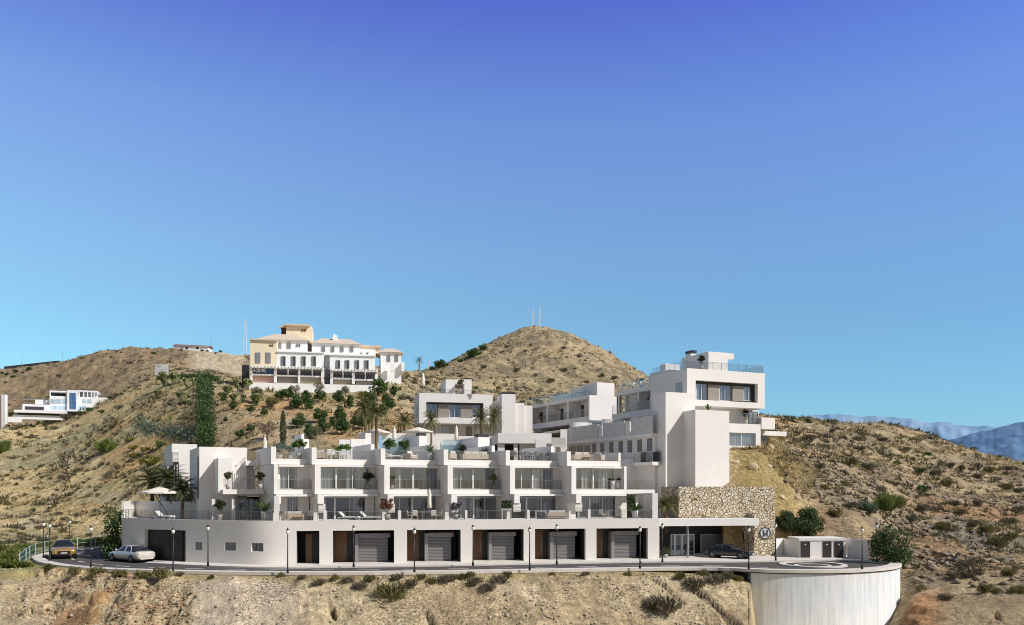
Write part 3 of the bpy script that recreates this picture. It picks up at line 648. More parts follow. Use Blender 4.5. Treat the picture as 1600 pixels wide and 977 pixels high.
# stepped party walls behind the roof terraces (they close the unit sides), and the left villa
def fbox(mb, px0, px1, d, dep, py0, py1, fr=FR, zb=None):
    """a box on the plane y = d of a frame, given by where its front stands"""
    x0, x1 = fr.x(px0, d), fr.x(px1, d); z1 = fr.z((px0+px1)/2, py0, d); z0 = zb if zb is not None else fr.z((px0+px1)/2, py1, d)
    return mb.box(x0, x1, d, d+dep, z0, z1)
def wedge_z(fr, px, py, d): return fr.z(px, py, d)
def part(name, m, parent, boxes, **k):
    q = MB()
    for b in boxes: q.box(*b)
    return q.build(name, m, parent, **k)
def panel(name, m, parent, fr, px0, px1, py0, py1, d, th=.06):
    """a flat panel standing in the plane y = d"""
    x0, x1 = fr.x(px0, d), fr.x(px1, d); pm = (px0+px1)/2
    return MB().box(x0, x1, d-th, d, fr.z(pm, py1, d), fr.z(pm, py0, d)).build(name, m, parent)
def win(parent, fr, px0, px1, py0, py1, d, nm=1, metal=WHM, curt=(), depth=2.5, back=INT, thick=.055, room=True):
    x0, x1 = fr.x(px0, d), fr.x(px1, d); pm = (px0+px1)/2
    return window(parent, x0, x1, fr.z(pm, py1, d), fr.z(pm, py0, d), d, nm, depth, curt, metal=metal, thick=thick, back=back, room=room)
# ---- back walls of the roof terraces, party walls, chimneys, pool glass (still the terraced row) ----
for k in range(1, 6):
    fx, fy = FL[k]; MB().box(fx-.10, fx+.22, fy+3.6, fy+9.5, 9.1, 10.62-.02*k).build('party_wall', WH, row)
for a, b, py, d in ((655,667,681,6.0), (747,765,683,2.6)):
    x0, x1 = FR.x(a, d), FR.x(b, d); z1 = FR.z(a, py, d)
    MB().box(x0, x1, d, d+5, 9.1, z1).build('party_wall', WH, row)
    MB().box(x0+.05, x1-.05, d+.1, d+1.0, z1+.003, z1+.32).build('chimney_cap', DARK, row)
for a, b, py, d in ((597,655,684,9.6), (692,746,687,6.6)):
    x0, x1 = FR.x(a, d), FR.x(b, d); MB().box(x0, x1, d, d+.05, 9.1, FR.z(a, py, d)).build('pool_glass', POOLG, row)
    MB().box(x0, x1, d+.5, d+.7, 9.1, FR.z(a, py, d)-.25).build('pool_wall', mat('pale_blue_pool_wall', (.66,.74,.76), .5, .04) if 'pale_blue_pool_wall' not in bpy.data.materials else bpy.data.materials['pale_blue_pool_wall'], row)
MB().box(FR.x(592, 9.4), FR.x(596.8, 9.4), 9.4, 9.5, 9.1, FR.z(594, 681, 9.4)).build('mosaic_panel', mat('blue_mosaic', (.10,.30,.55), .3, .6, 9, col2=(.5,.6,.7)), row)
for a, b, py, d in ((548,571,686,9.0), (571,580,677,9.3), (530,548,687,14)):
    fbox(MB(), a, b, d, .3, py, 0, zb=8.5).build('garden_wall', WH, row)
for a, b, py, d in ((466,483,686,6.5), (471,475,678,8.0)):
    fbox(MB(), a, b, d, 3, py, 0, zb=8.8).build('garden_wall', WH, row)
part('roof_deck', DECK, row, [(FL[1][0]+.5, FL[2][0], 1.5, 9.0, 8.2, 8.38)])
# ================= left villa on the terrace ===================================================
def dY(px, Y): return FR.loc(*P(px, 0, Y)[:2])[1]
lv = FR.root('corner_villa', 'white cubic corner villa with outside stair at the left end of the terrace row', 'house')
D2 = dY(311.5, 75.0); DS = D2-2.3; DB = dY(350, 72.6); DL = DB+2.6
fbox(MB(), 311.5, 386, D2, 8, 699, 0, zb=ZF).build('wall', WH, lv)
x0 = FR.x(311.5, D2)
MB().box(x0-.03, x0-.002, D2+.5, D2+1.2, 5.6, 9.4).build('slot_window', DARK, lv)
fbox(MB(), 341, 362.5, DS, 2.29, 716, 771.5).build('stair_block', WH, lv)
part('roof_slab', WH, lv, [(FR.x(384, DB+2.2), FL[0][0]-.13, DB+2.2, DB+9, 8.62, 9.05)])
MB().box(FR.x(386.2, D2), FL[0][0]-.13, DB+4.6, DB+5, 6.44, 8.61).build('recess_wall', WH, lv)
railing(lv, [(FR.x(386, DB+2.4), DB+2.4), (FL[0][0]-.2, DB+2.4)], 9.05, .8)
st = MB(); e_ = D2-.45; xa, za = FR.x(384, e_), FR.z(384, 712, e_); xb, zb = FR.x(363.5, e_), FR.z(363.5, 736, e_)
st.hexa([(xb,e_-.1,zb-.42),(xa,e_-.1,za-.42),(xa,e_+.1,za-.42),(xb,e_+.1,zb-.42),(xb,e_-.1,zb),(xa,e_-.1,za),(xa,e_+.1,za),(xb,e_+.1,zb)])
sr = st.build('stair_parapet', WH, lv)
for k in range(7):
    x = xb+(xa-xb)*(k+.5)/7; z = zb+(za-zb)*(k+.5)/7-.42; MB().box(x-.05, x+.05, e_-.07, e_+.07, z-1.25, z-.003).build('baluster', WHM, sr)
part('balcony_slab', WH, lv, [(FR.x(348.5, DB), FL[0][0]-.13, DB, DB+6, 6.02, 6.43)])
railing(lv, [(FR.x(350, DB+.1), DB+.12), (FL[0][0]-.2, DB+.12)], 6.43, .95)
for a, b in ((331,335.5), (362.5,367.5)): fbox(MB(), a, b, DB+.3, .35, 780, 0, zb=ZF).build('pillar', WH, lv)
MB().box(FR.x(336, DL+.5), FR.x(371, DL+.5), DL+.35, DL+.58, ZF, 6.0).build('recess_wall', WH, lv)
win(lv, FR, 371.5, 411, 781, 812.5, DL, 3, GREYM, [(.45,.6)], 3.5)
MB().box(FR.x(371.3, DL), FR.x(411.2, DL), DL-.05, DL+.2, 5.82, 6.017).build('lintel', WH, lv)
MB().box(FR.x(411.3, DL), FL[0][0]-.02, DL-.1, DL+.3, ZF, 6.0).build('return_wall', WH, lv)
# farther block with louvres and a dark tall window
fv = FR.root('rear_villa_block', 'white villa block behind palms with tall dark window and louvre at its left corner', 'house')
D1 = dY(268.5, 85.0)
fbox(MB(), 268.5, 308, D1, 9, 694, 0, zb=3.0).build('wall', WH, fv)
panel('louvre', SCREEN, fv, FR, 269.5, 279.5, 706, 722, D1-.01)
panel('tall_window', DARK, fv, FR, 270, 279.5, 722.5, 790, D1-.01)
for a in (271.5, 276): panel('window_mullion', WHM, fv, FR, a, a+1.4, 726, 790, D1-.08, .04)
q = MB(); xs = FR.x(268.5, D1)-.01; pts = [(xs, D1+.1)]+[(xs-.2-.75*math.sin(R(t)), D1+.3+2.6*(1-math.cos(R(t)))) for t in range(0, 91, 15)]+[(xs, D1+5.5)]
zq = ZP(728, 86); q.prism(pts, zq-.3, zq); q.prism([(x+.1, y+.3) for x, y in pts[:-1]]+[(xs, D1+5.1)], 3.0, zq-.303); q.build('curved_bay', WH, fv)
# terrace back wall at the far left
tw = FR.root('terrace_back_wall', 'low grey white wall behind the parasol terrace at far left', 'wall')
pa, pb = FR.loc(*P(211,0,83.5)[:2]), FR.loc(*P(306,0,77.6)[:2]); pc = FR.loc(*P(194,0,80.0)[:2])
for (xa, ya), (xb, yb) in ((pa, pb), (pc, pa)):
    dx, dy = xb-xa, yb-ya; L_ = math.hypot(dx, dy); nx, ny = -dy/L_*.25, dx/L_*.25
    MB().prism([(xa,ya),(xb,yb),(xb+nx,yb+ny),(xa+nx,ya+ny)], ZF-.6, ZP(783.5, 80.5)).build('wall_panel', WH2, tw)
# ================= rear villa ==================================================================
o = P(655, 615, 104); FV = Fr(o[0], o[1], 12)
vb = FV.root('upper_villa', 'white two storey villa with dark window strip standing behind the pool terrace', 'house')
def strip_front(root, fr, d, px0, px1, py0, py1, wx0, wx1, wy0, wy1, depth):
    """a box front with one wide recessed window opening"""
    X = [fr.x(p, d) for p in (px0, wx0, wx1, px1)]; pm = (px0+px1)/2; Z = [fr.z(pm, p, d) for p in (py1, wy1, wy0, py0)]
    q = MB(); q.box(X[0], X[1], d, d+depth, Z[0], Z[3]).box(X[2], X[3], d, d+depth, Z[0], Z[3]); q.box(X[1], X[2], d, d+depth, Z[0], Z[1]).box(X[1], X[2], d, d+depth, Z[2], Z[3])
    q.box(X[1]-.05, X[2]+.05, d+2.6, d+2.8, Z[1]-.05, Z[2]+.05)
    return q.build('wall', WH, root), X, Z
_, X, Z = strip_front(vb, FV, 0, 655, 770, 615.4, 662, 666, 755.5, 629, 653, 7)
part('window_surround', DARK, vb, [(X[1], X[2], .5, .56, Z[2]-.22, Z[2]), (X[1], X[1]+.08, .3, .56, Z[1], Z[2]-.23), (X[2]-.3, X[2], .5, .56, Z[1], Z[2]-.23)])
for a, b in ((666.5,683), (702,719), (737,752)): win(vb, FV, a, b, 631, 653, .62, 2, WHM, [(.1,.3)], 1.8); 
for a, b in ((684,701.5), (719.5,736.5)): panel('shutter_panel', TAUPE, vb, FV, a, b, 631.5, 653, .58)
fbox(MB(), 696.5, 711, 2.2, 5, 593, 615, FV, zb=ZP(615.4, 104)).build('roof_room', WH, vb)
fbox(MB(), 725.5, 737, 2.2, 5, 593, 615, FV, zb=ZP(615.4, 104)).build('roof_room', WH, vb)
z1 = FV.z(716, 593, 2.2); MB().box(FV.x(711.1, 2.2), FV.x(725.4, 2.2), 2.203, 7.1, z1-.55, z1-.002).build('roof_canopy', WH, vb)
MB().box(FV.x(725.5, 2.2), FV.x(737, 2.2), 2.4, 3.6, z1+.003, z1+.25).build('chimney_cap', DARK, vb)
railing(vb, [(FV.x(655.5, .1), 6), (FV.x(655.5, .1), .15), (FV.x(769, .15), .15)], ZP(616.6, 104), .75)
fbox(MB(), 662, 770, 2.4, 5, 662, 0, FV, zb=10).build('lower_wall', WH, vb)
win(vb, FV, 690, 716, 664, 680, 2.36, 2, GREYM, [(.3,.6)], 1.5, room=False); panel('door', TAUPE, vb, FV, 728, 737, 667, 682, 2.36)
panel('window_strip', DARK, vb, FV, 640+8, 655-3, 630, 655, .01) if False else None
xL = FV.x(655, 0); MB().box(xL-.03, xL-.002, 2.2, 3.4, ZP(652, 105), ZP(630, 105)).build('side_window', GREYM, vb)
fbox(MB(), 770.5, 783, 1.5, 4, 627, 0, FV, zb=11).build('side_wing', WH, vb)
tb = FV.root('stair_tower', 'tall narrow white block with dark cap right of the upper villa', 'house')
fbox(MB(), 784, 805.5, -1, 3, 616, 0, FV, zb=9.5).build('wall', WH, tb); z1 = FV.z(795, 616, -1)
MB().box(FV.x(785, -1), FV.x(805, -1), -.8, 1.5, z1+.003, z1+.3).build('chimney_cap', DARK, tb)
fbox(MB(), 805.6, 819, -.5, 3, 630, 0, FV, zb=9.5).build('wall', WH, tb); fbox(MB(), 819.1, 832, 0, 3, 634, 0, FV, zb=9.5).build('wall', WH, tb)
# pool terrace deck and its low parapet
o = P(633, 676, 99); FQ = Fr(o[0], o[1], 12)
pt = FQ.root('pool_terrace', 'white parapet and paved deck of the pool terrace below the upper villa', 'terrace')
fbox(MB(), 560, 716, 0, .3, 677, 0, FQ, zb=9.0).build('parapet', WH, pt)
MB().box(FQ.x(560, 0), FQ.x(790, 0), -7, 3.2, 10.2, 10.9).build('deck', DECK, pt)
fbox(MB(), 716.5, 790, -2, .3, 682, 0, FQ, zb=9.0).build('parapet', WH, pt)
o = P(767, 676, 93); FX = Fr(o[0], o[1], 8)
cb = FX.root('pool_house', 'low white flat roofed block with dark openings between the terraces and the wing', 'house')
fbox(MB(), 778, 862, 0, 6, 677, 693, FX).build('roof_slab', WH, cb)
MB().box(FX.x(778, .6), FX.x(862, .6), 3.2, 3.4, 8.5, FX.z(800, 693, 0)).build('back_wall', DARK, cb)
for a, b in ((778,788.5), (803,809), (862,868)): fbox(MB(), a, b, .3, .4, 693.2, 0, FX, zb=8.5).build('pillar', WH, cb)
fbox(MB(), 812, 838, .8, .2, 693.3, 0, FX, zb=8.5).build('wall_panel', WH2, cb)
fbox(MB(), 837, 854, -.8, .3, 687, 0, FX, zb=8.5).build('wall_panel', WH, cb); MB().box(FX.x(837.5,.2), FX.x(849,.2), .2, 1.2, FX.z(843,677,0)+.003, FX.z(843,677,0)+.3).build('chimney_cap', DARK, cb)
fbox(MB(), 862, 884, -1.0, .12, 684, 699, FX).build('privacy_screen', SCREEN, cb)
fbox(MB(), 876, 886, 1.0, .3, 671, 0, FX, zb=9).build('wall_panel', WH, cb)
# ================= right wing, seen along its left face ========================================
o = P(1020, 0, 84.5); FW = Fr(o[0], o[1], 27)
wg = FW.root('wing_building', 'long white wing with balconies and louvred shutters running back into the hill', 'apartment block')
def dW(px, x): return FW.hit_s(px, x)[0]
d_lo = dW(885, 0); 
part('lower_wall', WH2, wg, [(0, 2.6, -.3, d_lo+4, 3.0, 11.75)])
part('slab_band', WH, wg, [(-.35, 2.6, -.3, d_lo+4.2, 11.753, 12.14)])
for a, b in ((925,931), (938,943.5), (952,958), (966.6,972.7), (980.4,987.3), (995.8,1002.7), (1011,1018.8)):
    d0, d1 = dW(b, -.04), dW(a, -.04); MB().box(-.05, -.003, d0, d1, 10.35, 11.62).build('shutter', SHUT, wg)
for a, b in ((889,899), (901,911), (913,922)):
    d0, d1 = dW(b, -.04), dW(a, -.04); MB().box(-.05, -.003, d0, d1, 9.9, 11.55).build('window_pane', [GREYM, TAUPE, GREYM][int(a) % 3], wg)
for a, b, z1 in ((888,934,13.75), (942,976,13.75), (986,1020,13.95)):
    d0, d1 = dW(b, -.28), dW(a, -.28); MB().box(-.30, -.22, d0, d1, 12.15, z1).build('privacy_screen', SCREEN, wg)
for a, b in ((935,941), (977,984), (885,888)):
    d0, d1 = dW(b, -.2), dW(a, -.2); MB().box(-.2, 2.5, d0, d1, 12.143, 13.6).build('dividing_wall', WH, wg)
d0, d1 = dW(1019.5, -.9), dW(990, -.9)
part('balcony_slab', WH, wg, [(-.9, -.003, d0, d1, 8.85, 9.2)])
railing(wg, [(-.82, d0+.05), (-.82, d1-.05)], 9.2, .9, step=.9)
for k in range(3): MB().box(-.06, -.004, d0+.15+(d1-d0-.2)*k/3, d0+.05+(d1-d0-.2)*(k+1)/3, 9.22, 10.25).build('window_pane', [DARK, GREYM, DARK][k], wg)
part('low_wall', WH, wg, [(-.7, -.004, dW(984, -.7), dW(962, -.7), 6.5, 9.6)])
XU = 5.2; d0u = 5.6; d2 = dW(965, XU); SEG = d2-d0u
part('recess_wall', WH2, wg, [(3.0, 3.3, -.3, 5.5, 12.143, 14.0), (XU+.8, XU+1.2, 5.51, d2+3, 12.143, 14.74)])
part('terrace_deck', DECK, wg, [(2.61, 12, .5, d2+6, 11.8, 12.1)])
part('upper_wall', WH2, wg, [(XU+1.5, XU+6, d0u, d2, 15.5, 17.6)])
part('balcony_slab', WH, wg, [(XU, XU+6, d0u, d2+1.2, 14.8, 15.497)])
part('end_wall', WH, wg, [(XU+1.2, XU+6, d2+.003, d2+.25, 15.5, 17.6)])
part('roof_slab', WH, wg, [(XU-.1, XU+6.2, d0u, d2+.1, 17.603, 18.06)])
railing(wg, [(XU+.05, d0u), (XU+.05, d2+1.1)], 15.497, .95, step=1.1); railing(wg, [(XU, d0u), (XU, d2)], 18.06, 1.0, step=1.1)
part('dividing_wall', WH, wg, [(XU+.1, XU+1.49, d0u+SEG*.50, d0u+SEG*.50+.25, 15.5, 17.6)])
for f0, f1 in ((.24,.36), (.62,.78)): MB().box(XU+1.42, XU+1.497, d0u+SEG*f0, d0u+SEG*f1, 15.5, 17.2).build('window_pane', GREYM, wg)
part('balcony_parapet', WH, wg, [(XU+.15, XU+.35, d0u, d0u+SEG*.26, 15.5, 16.9)])
for k in range(3): MB().box(XU+.2, XU+.32, d2-.35+.35*k, d2-.22+.35*k, 15.5, 17.59).build('screen_slat', [DARK, WHM, DARK][k], wg)
rr = part('roof_room', WH, wg, [(XU+2.2, XU+6, d0u+SEG*.16, d0u+SEG*.60, 18.063, 20.0)])
# farther block of the wing
c1 = FW.loc(*P(919, 0, 103.0)[:2]); x1, dn = c1; XW1 = x1; df = dW(823, x1)
w2 = FW.root('wing_rear_block', 'white three bay balcony block with bright blank end wall behind the long wing', 'apartment block')
xE = FW.x(964, dn)
part('end_wall', WH, w2, [(x1, xE, dn-.3, dn-.02, 15.0, 18.1)])
xq0 = FW.x(931, dn); part('end_wall', WH, w2, [(xq0, xE-.6, dn-.3, dn+3, 18.103, 19.75)])
part('back_wall', WH2, w2, [(x1+1.7, xE, dn, df, 15.0, 17.7)])
part('roof_slab', WH, w2, [(x1-.05, xE, dn, df, 17.703, 18.1)])
part('balcony_slab', WH, w2, [(x1-.02, x1+1.69, dn, df, 14.8, 15.5)])
railing(w2, [(x1+.05, dn+.1), (x1+.05, df-.1)], 15.5, .95, step=1.2); railing(w2, [(x1, dn+.1), (x1, df-.1)], 18.1, 1.0, step=1.2)
for px in (823.5, 854.5, 887):
    d_ = dW(px, x1)-.2; MB().box(x1+.02, x1+1.69, d_, d_+.35, 15.503, 17.7).build('dividing_wall', WH, w2)
BRB = mat('bright_blind', (.7,.69,.66), .8, .05)
for a, b in ((839,848), (868,880), (900,912)):
    d0, d1 = dW(b, x1+1.66), dW(a, x1+1.66); f = MB().box(x1+1.62, x1+1.697, d0, d1, 15.52, 17.3).build('window', DARK, w2)
    MB().box(x1+1.58, x1+1.617, d0+.3*(d1-d0), d1-.1*(d1-d0), 15.55, 17.2).build('pane', BRB, f)
d0 = dW(895, x1+3); MB().box(x1+3, xE, dn+3.1, d0, 18.103, 20.0).build('roof_room', WH, w2)
d1_ = dW(862, x1+3); MB().box(x1+3, xE, d0+.1, d1_, 18.103, 19.5).build('roof_room', WH, w2)
part('lower_wall', TAUPE, w2, [(x1+2.0, xE, dn+.5, df, 12.0, 14.79)])
part('lower_slab', WH, w2, [(x1-1.4, x1+2, dn+2, df+1.5, 13.75, 14.05)])
# pergola beams and curved parapets under it
for k in range(7): MB().box(x1-1.0, x1+1.8, dn-.6-.6*k, dn-.42-.6*k, 14.35, 14.6).build('pergola_beam', WHM, w2)
for px, Y, r in ((908,99,1.5), (957,94,1.4)):
    X_, Y_, z_0 = P(px, 665, Y); cx, cy = FW.loc(X_, Y_)
    q = MB(); q.prism([(cx+r*math.cos(R(t)), cy+.55*r*math.sin(R(t))) for t in range(0, 360, 15)], 12.6, ZP(661 if px < 930 else 656, Y)); q.build('curved_parapet', WH, w2)
# ================= tower on the right ===========================================================
o = P(1086.5, 641, 82); FT = Fr(o[0], o[1], 23)
tw_ = FT.root('tower_building', 'tall white stepped tower block with cantilevered top floor on the right', 'apartment block')
fbox(MB(), 1086.5, 1139.5, 0, 10, 641.4, 0, FT, zb=3.0).build('wall', WH, tw_)
fbox(MB(), 1040, 1086, 2.05, 2.4, 613.7, 0, FT, zb=3.0).build('stair_wall', WH, tw_)
DT = 4.2
_, X, Z = strip_front(tw_, FT, DT, 1073.5, 1195, 579.5, 636, 1087, 1184, 597, 627, 7.0)
part('window_surround', BLACK, tw_, [(X[1], X[2], DT+.5, DT+.56, Z[2]-.30, Z[2]), (X[2]-.32, X[2], DT+.5, DT+.56, Z[1], Z[2]-.31), (X[1], X[1]+.06, DT+.3, DT+.56, Z[1], Z[2]-.31)])
for a, b in ((1087.8,1104), (1124,1141.5), (1162,1178)): win(tw_, FT, a, b, 600, 627, DT+.62, 2, WHM, [(.05,.35), (.8,.98)], 1.9)
for a, b in ((1106,1123.5), (1144,1161.5)): panel('shutter_panel', TAUPE, tw_, FT, a, b, 601, 627, DT+.58)
for a in (1104.5, 1142): panel('window_mullion', BLACK, tw_, FT, a, a+1.6, 601, 627, DT+.57)
xL = FT.x(1073.5, DT); dA, dB = FT.hit_s(1066, xL)[0], FT.hit_s(1056, xL)[0]
MB().box(xL-.04, xL-.003, dA, dB, Z[0]+1.35, Z[0]+2.5).build('side_window', GREYM, tw_)
zr = Z[3]
fbox(MB(), 1107, 1137, DT+1.2, 5, 550.5, 0, FT, zb=zr+.003).build('roof_room', WH, tw_)
z1 = FT.z(1120, 550.5, DT+1.2); MB().box(FT.x(1137.1, DT+1.2), FT.x(1147, DT+1.2), DT+1.2, DT+5, z1-.62, z1-.004).build('roof_canopy', WH, tw_)
d_ = DT+4.6; fbox(MB(), 1080, 1087.5, d_, 1, 552, 0, FT, zb=zr+.003).build('chimney', WH, tw_); zc = FT.z(1084, 552, d_)
MB().box(FT.x(1079.7, d_), FT.x(1087.8, d_), d_-.1, d_+1.1, zc+.003, zc+.3).build('chimney_cap', BLACK, tw_)
railing(tw_, [(xL+.1, DT+6.8), (xL+.1, DT+.15), (X[3]-.1, DT+.15), (X[3]-.1, DT+6.8)], zr, .82, step=1.1)
fbox(MB(), 1040, 1062, DT+7.5, 1.2, 569, 0, FT, zb=zr-1).build('roof_room', WH, tw_)
part('rear_wall', WH, tw_, [(xL+5, X[3]-1.2, DT+7.003, DT+12, 12, zr-.02)])
# floor under the cantilever
z0 = Z[0]; zs = FT.z(1165, 662.5, DT); zb_ = FT.z(1165, 700, DT)
MB().box(xL+.5, FT.x(1186, DT+2), DT+2, DT+2.3, zs, z0-.003).build('recess_wall', WH, tw_)
panel('door', mat('white_door', (.8,.79,.77), .5, .03), tw_, FT, 1153, 1168, 643, 662, DT+1.98); win(tw_, FT, 1170, 1185, 643, 662, DT+1.9, 2, GREYM, [(.2,.5)], 1.5, room=False)
sA, sB = FT.x(1086.7, DT), FT.x(1188.5, DT)
wz0, wz1 = FT.z(1160, 697.5, DT), FT.z(1160, 676.5, DT); wx0, wx1 = FT.x(1139, DT), FT.x(1181, DT)
q = MB(); q.box(sA, sB, DT, DT+6, wz1, zs-.003).box(wx1, sB, DT, DT+6, wz0, wz1-.003).box(sA, sB, DT, DT+6, zb_-3.5, wz0-.003).box(sA, wx0, DT, DT+6, wz0, wz1-.003)
q.build('lower_wall', WH, tw_); window(tw_, wx0, wx1, wz0, wz1, DT+.15, 2, 3, [(.0,.9)], back=INT)
railing(tw_, [(FT.x(1140, DT+.1), DT+.12), (sB-.05, DT+.12), (sB-.05, DT+1.9)], zs, 1.12, step=1.2)
fbox(MB(), 1190, 1211, DT+1.5, 2.5, 653, 671, FT).build('side_balcony', WH, tw_); fbox(MB(), 1188, 1229, DT+3, 3, 674, 681, FT).build('side_slab', WH, tw_)
fbox(MB(), 1188.8, 1200, DT+2, .3, 681, 700, FT).build('side_support', DARK, tw_)
railing(tw_, [(sB+.1, DT+1.6), (FT.x(1199, DT+1.6), DT+1.6)], FT.z(1195, 671, DT+1.5), 1.2)
# ================= entrance: stone wall, canopy, pillar with the round sign ======================
en = FP.root('entrance_building', 'rubble stone entrance wall with white canopy over the glass doors', 'entrance')
fbox(MB(), 1060.5, 1211, 2.8, 5, 760.5, 0, FP, zb=3.75).build('stone_wall', STONE, en)
xp0, xp1 = FP.x(1178.5, 1.4), FP.x(1211.5, 1.4)
MB().box(xp0, xp1, 1.4, 8.4, 0, FP.z(1195, 801.5, 1.4)).build('stone_pillar', STONE, en)
part('canopy', WH, en, [(FP.x(1030.2, .4), xp0-.004, .4, 2.79, 3.06, 3.72), (FP.x(1030.2, .4), xp0-.004, 2.793, 8, 3.06, 3.70)])
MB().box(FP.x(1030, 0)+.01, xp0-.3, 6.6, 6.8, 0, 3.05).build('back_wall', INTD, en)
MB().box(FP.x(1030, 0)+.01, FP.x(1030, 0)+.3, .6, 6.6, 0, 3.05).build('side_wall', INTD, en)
for k, (a, b) in enumerate(((1048,1054.5), (1055,1065), (1066,1075), (1076,1085))):
    x0, x1 = FP.x(a, 3.2), FP.x(b, 3.2)
    q = MB().box(x0, x0+.07, 3.2, 3.28, .02, 2.15).box(x1-.07, x1, 3.2, 3.28, .02, 2.15).box(x0+.071, x1-.071, 3.2, 3.28, 2.07, 2.15).box(x0+.071, x1-.071, 3.2, 3.28, .02, .1).build('glass_door', WHM, en)
    MB().box(x0+.05, x1-.05, 3.23, 3.245, .08, 2.1).build('pane', GLASS, q)
x0, x1 = FP.x(1094.5, 5.5), FP.x(1131, 5.5)
f = MB().box(x0, x0+.1, 5.5, 5.6, .02, 2.0).box(x1-.1, x1, 5.5, 5.6, .02, 2.0).box(x0+.101, x1-.101, 5.5, 5.6, 1.9, 2.0).build('garage_frame', GREYM, en)
MB().box(x0+.1, x1-.1, 5.54, 5.6, .02, 1.9).build('garage_door', mat('dark_grey_door', (.16,.16,.165), .5, .1), f)
MB().tube((FP.x(1074.5, .8), .8, 0.02), (FP.x(1074.5, .8), .8, 3.06), .11, .11, 12).build('post', GREYM, en)
for y0 in (3.6, 5.6): MB().box(xp0-.06, xp0-.004, y0, y0+.8, .5, 2.2).build('black_window', BLACK, en)
# the round sign with its letter M
sg = thing('round_sign', 'round pale plaque with dark ring and letter M on the stone pillar', 'sign', (*FP.wor((xp0+xp1)/2, 1.395), FP.z(1195, 833, 1.4)), R(ROWANG))
q = MB(); q.v = []; n = 40
def disc(r0, r1, y, y2):
    q = MB()
    o_ = [(r1*math.cos(2*math.pi*k/n), r1*math.sin(2*math.pi*k/n)) for k in range(n)]
    i_ = [(r0*math.cos(2*math.pi*k/n), r0*math.sin(2*math.pi*k/n)) for k in range(n)]
    for k in range(n):
        a, b = o_[k], o_[(k+1) % n]; c, d = i_[(k+1) % n], i_[k]
        q.hexa([(a[0],y,a[1]),(b[0],y,b[1]),(c[0],y,c[1]),(d[0],y,d[1]),(a[0],y2,a[1]),(b[0],y2,b[1]),(c[0],y2,c[1]),(d[0],y2,d[1])]) if r0 > 0 else q.poly([(0,y2,0),(a[0],y2,a[1]),(b[0],y2,b[1])])
    return q
disc(0, .50, 0, -.06).build('plaque', mat('pale_grey_plaque', (.62,.64,.66), .5, .05), sg); disc(.48, .56, -.005, -.09).build('ring', mat('dark_ring', (.06,.06,.065), .4), sg)
q = MB()
def stroke(x0, z0, x1, z1, w): q.hexa([(x0-w,-.1,z0),(x0+w,-.1,z0),(x0+w,-.065,z0),(x0-w,-.065,z0),(x1-w,-.1,z1),(x1+w,-.1,z1),(x1+w,-.065,z1),(x1-w,-.065,z1)])
stroke(-.20,-.29,-.20,.29,.022); stroke(.20,-.29,.20,.29,.05); stroke(-.03,-.29,-.19,.29,.045); stroke(-.03,-.29,.19,.29,.02)
for x, w_ in ((-.21,.08), (.20,.1)):
    stroke(x, -.30, x, -.275, w_); stroke(x, .275, x, .30, w_)
q.build('lettering', bpy.data.materials['dark_ring'], sg)
# ================= service block with three dark doors ===========================================
o = G(1249.5, 873.5); FS = Fr(o[0], o[1], 2)
sb = FS.root('utility_building', 'low white utility block with three dark doors beside the turning circle', 'utility block')
fbox(MB(), 1249.5, 1322, 0, 2.5, 845, 0, FS, zb=0).build('wall', WH, sb)
fbox(MB(), 1248.6, 1323, -.06, 2.9, 841, 844.9, FS).build('roof_slab', WH, sb)
for a, b in ((1251,1265.5), (1285.5,1299), (1303.5,1317.5)):
    d = panel('door', mat('dark_brown_door', (.035,.028,.026), .5, .2) if 'dark_brown_door' not in bpy.data.materials else bpy.data.materials['dark_brown_door'], sb, FS, a, b, 846.5, 873.2, -.003, .05)
    m_ = (a+b)/2; panel('door_plate', WHM, d, FS, m_-1.1, m_+1.1, 850, 852, -.055, .02)
ww = FS.root('forecourt_wall', 'low white wall left of the utility doors beside the stone pillar', 'wall')
for (a, Ya), (b, Yb) in (((1211.5,79.3),(1224,80.2)), ((1224,80.2),(1248,77.6))):
    p0, p1 = FS.loc(*P(a,0,Ya)[:2]), FS.loc(*P(b,0,Yb)[:2]); MB().prism([p0, p1, (p1[0], p1[1]+.3), (p0[0], p0[1]+.3)], 0, ZP(842.5, 79)).build('wall_panel', WH, ww)
w3 = FS.root('curved_forecourt_wall', 'low white curved wall right of the utility doors ending at the dark tree', 'wall')
pts = [FS.loc(*P(a,0,Y_)[:2]) for a, Y_ in ((1324,77.6),(1332,76.9),(1341,76.3),(1350,75.6),(1358,74.8))]
MB().prism(pts+[(x+.12, y+.3) for x, y in pts[::-1]], 0, 1.85).build('wall_panel', WH2, w3)
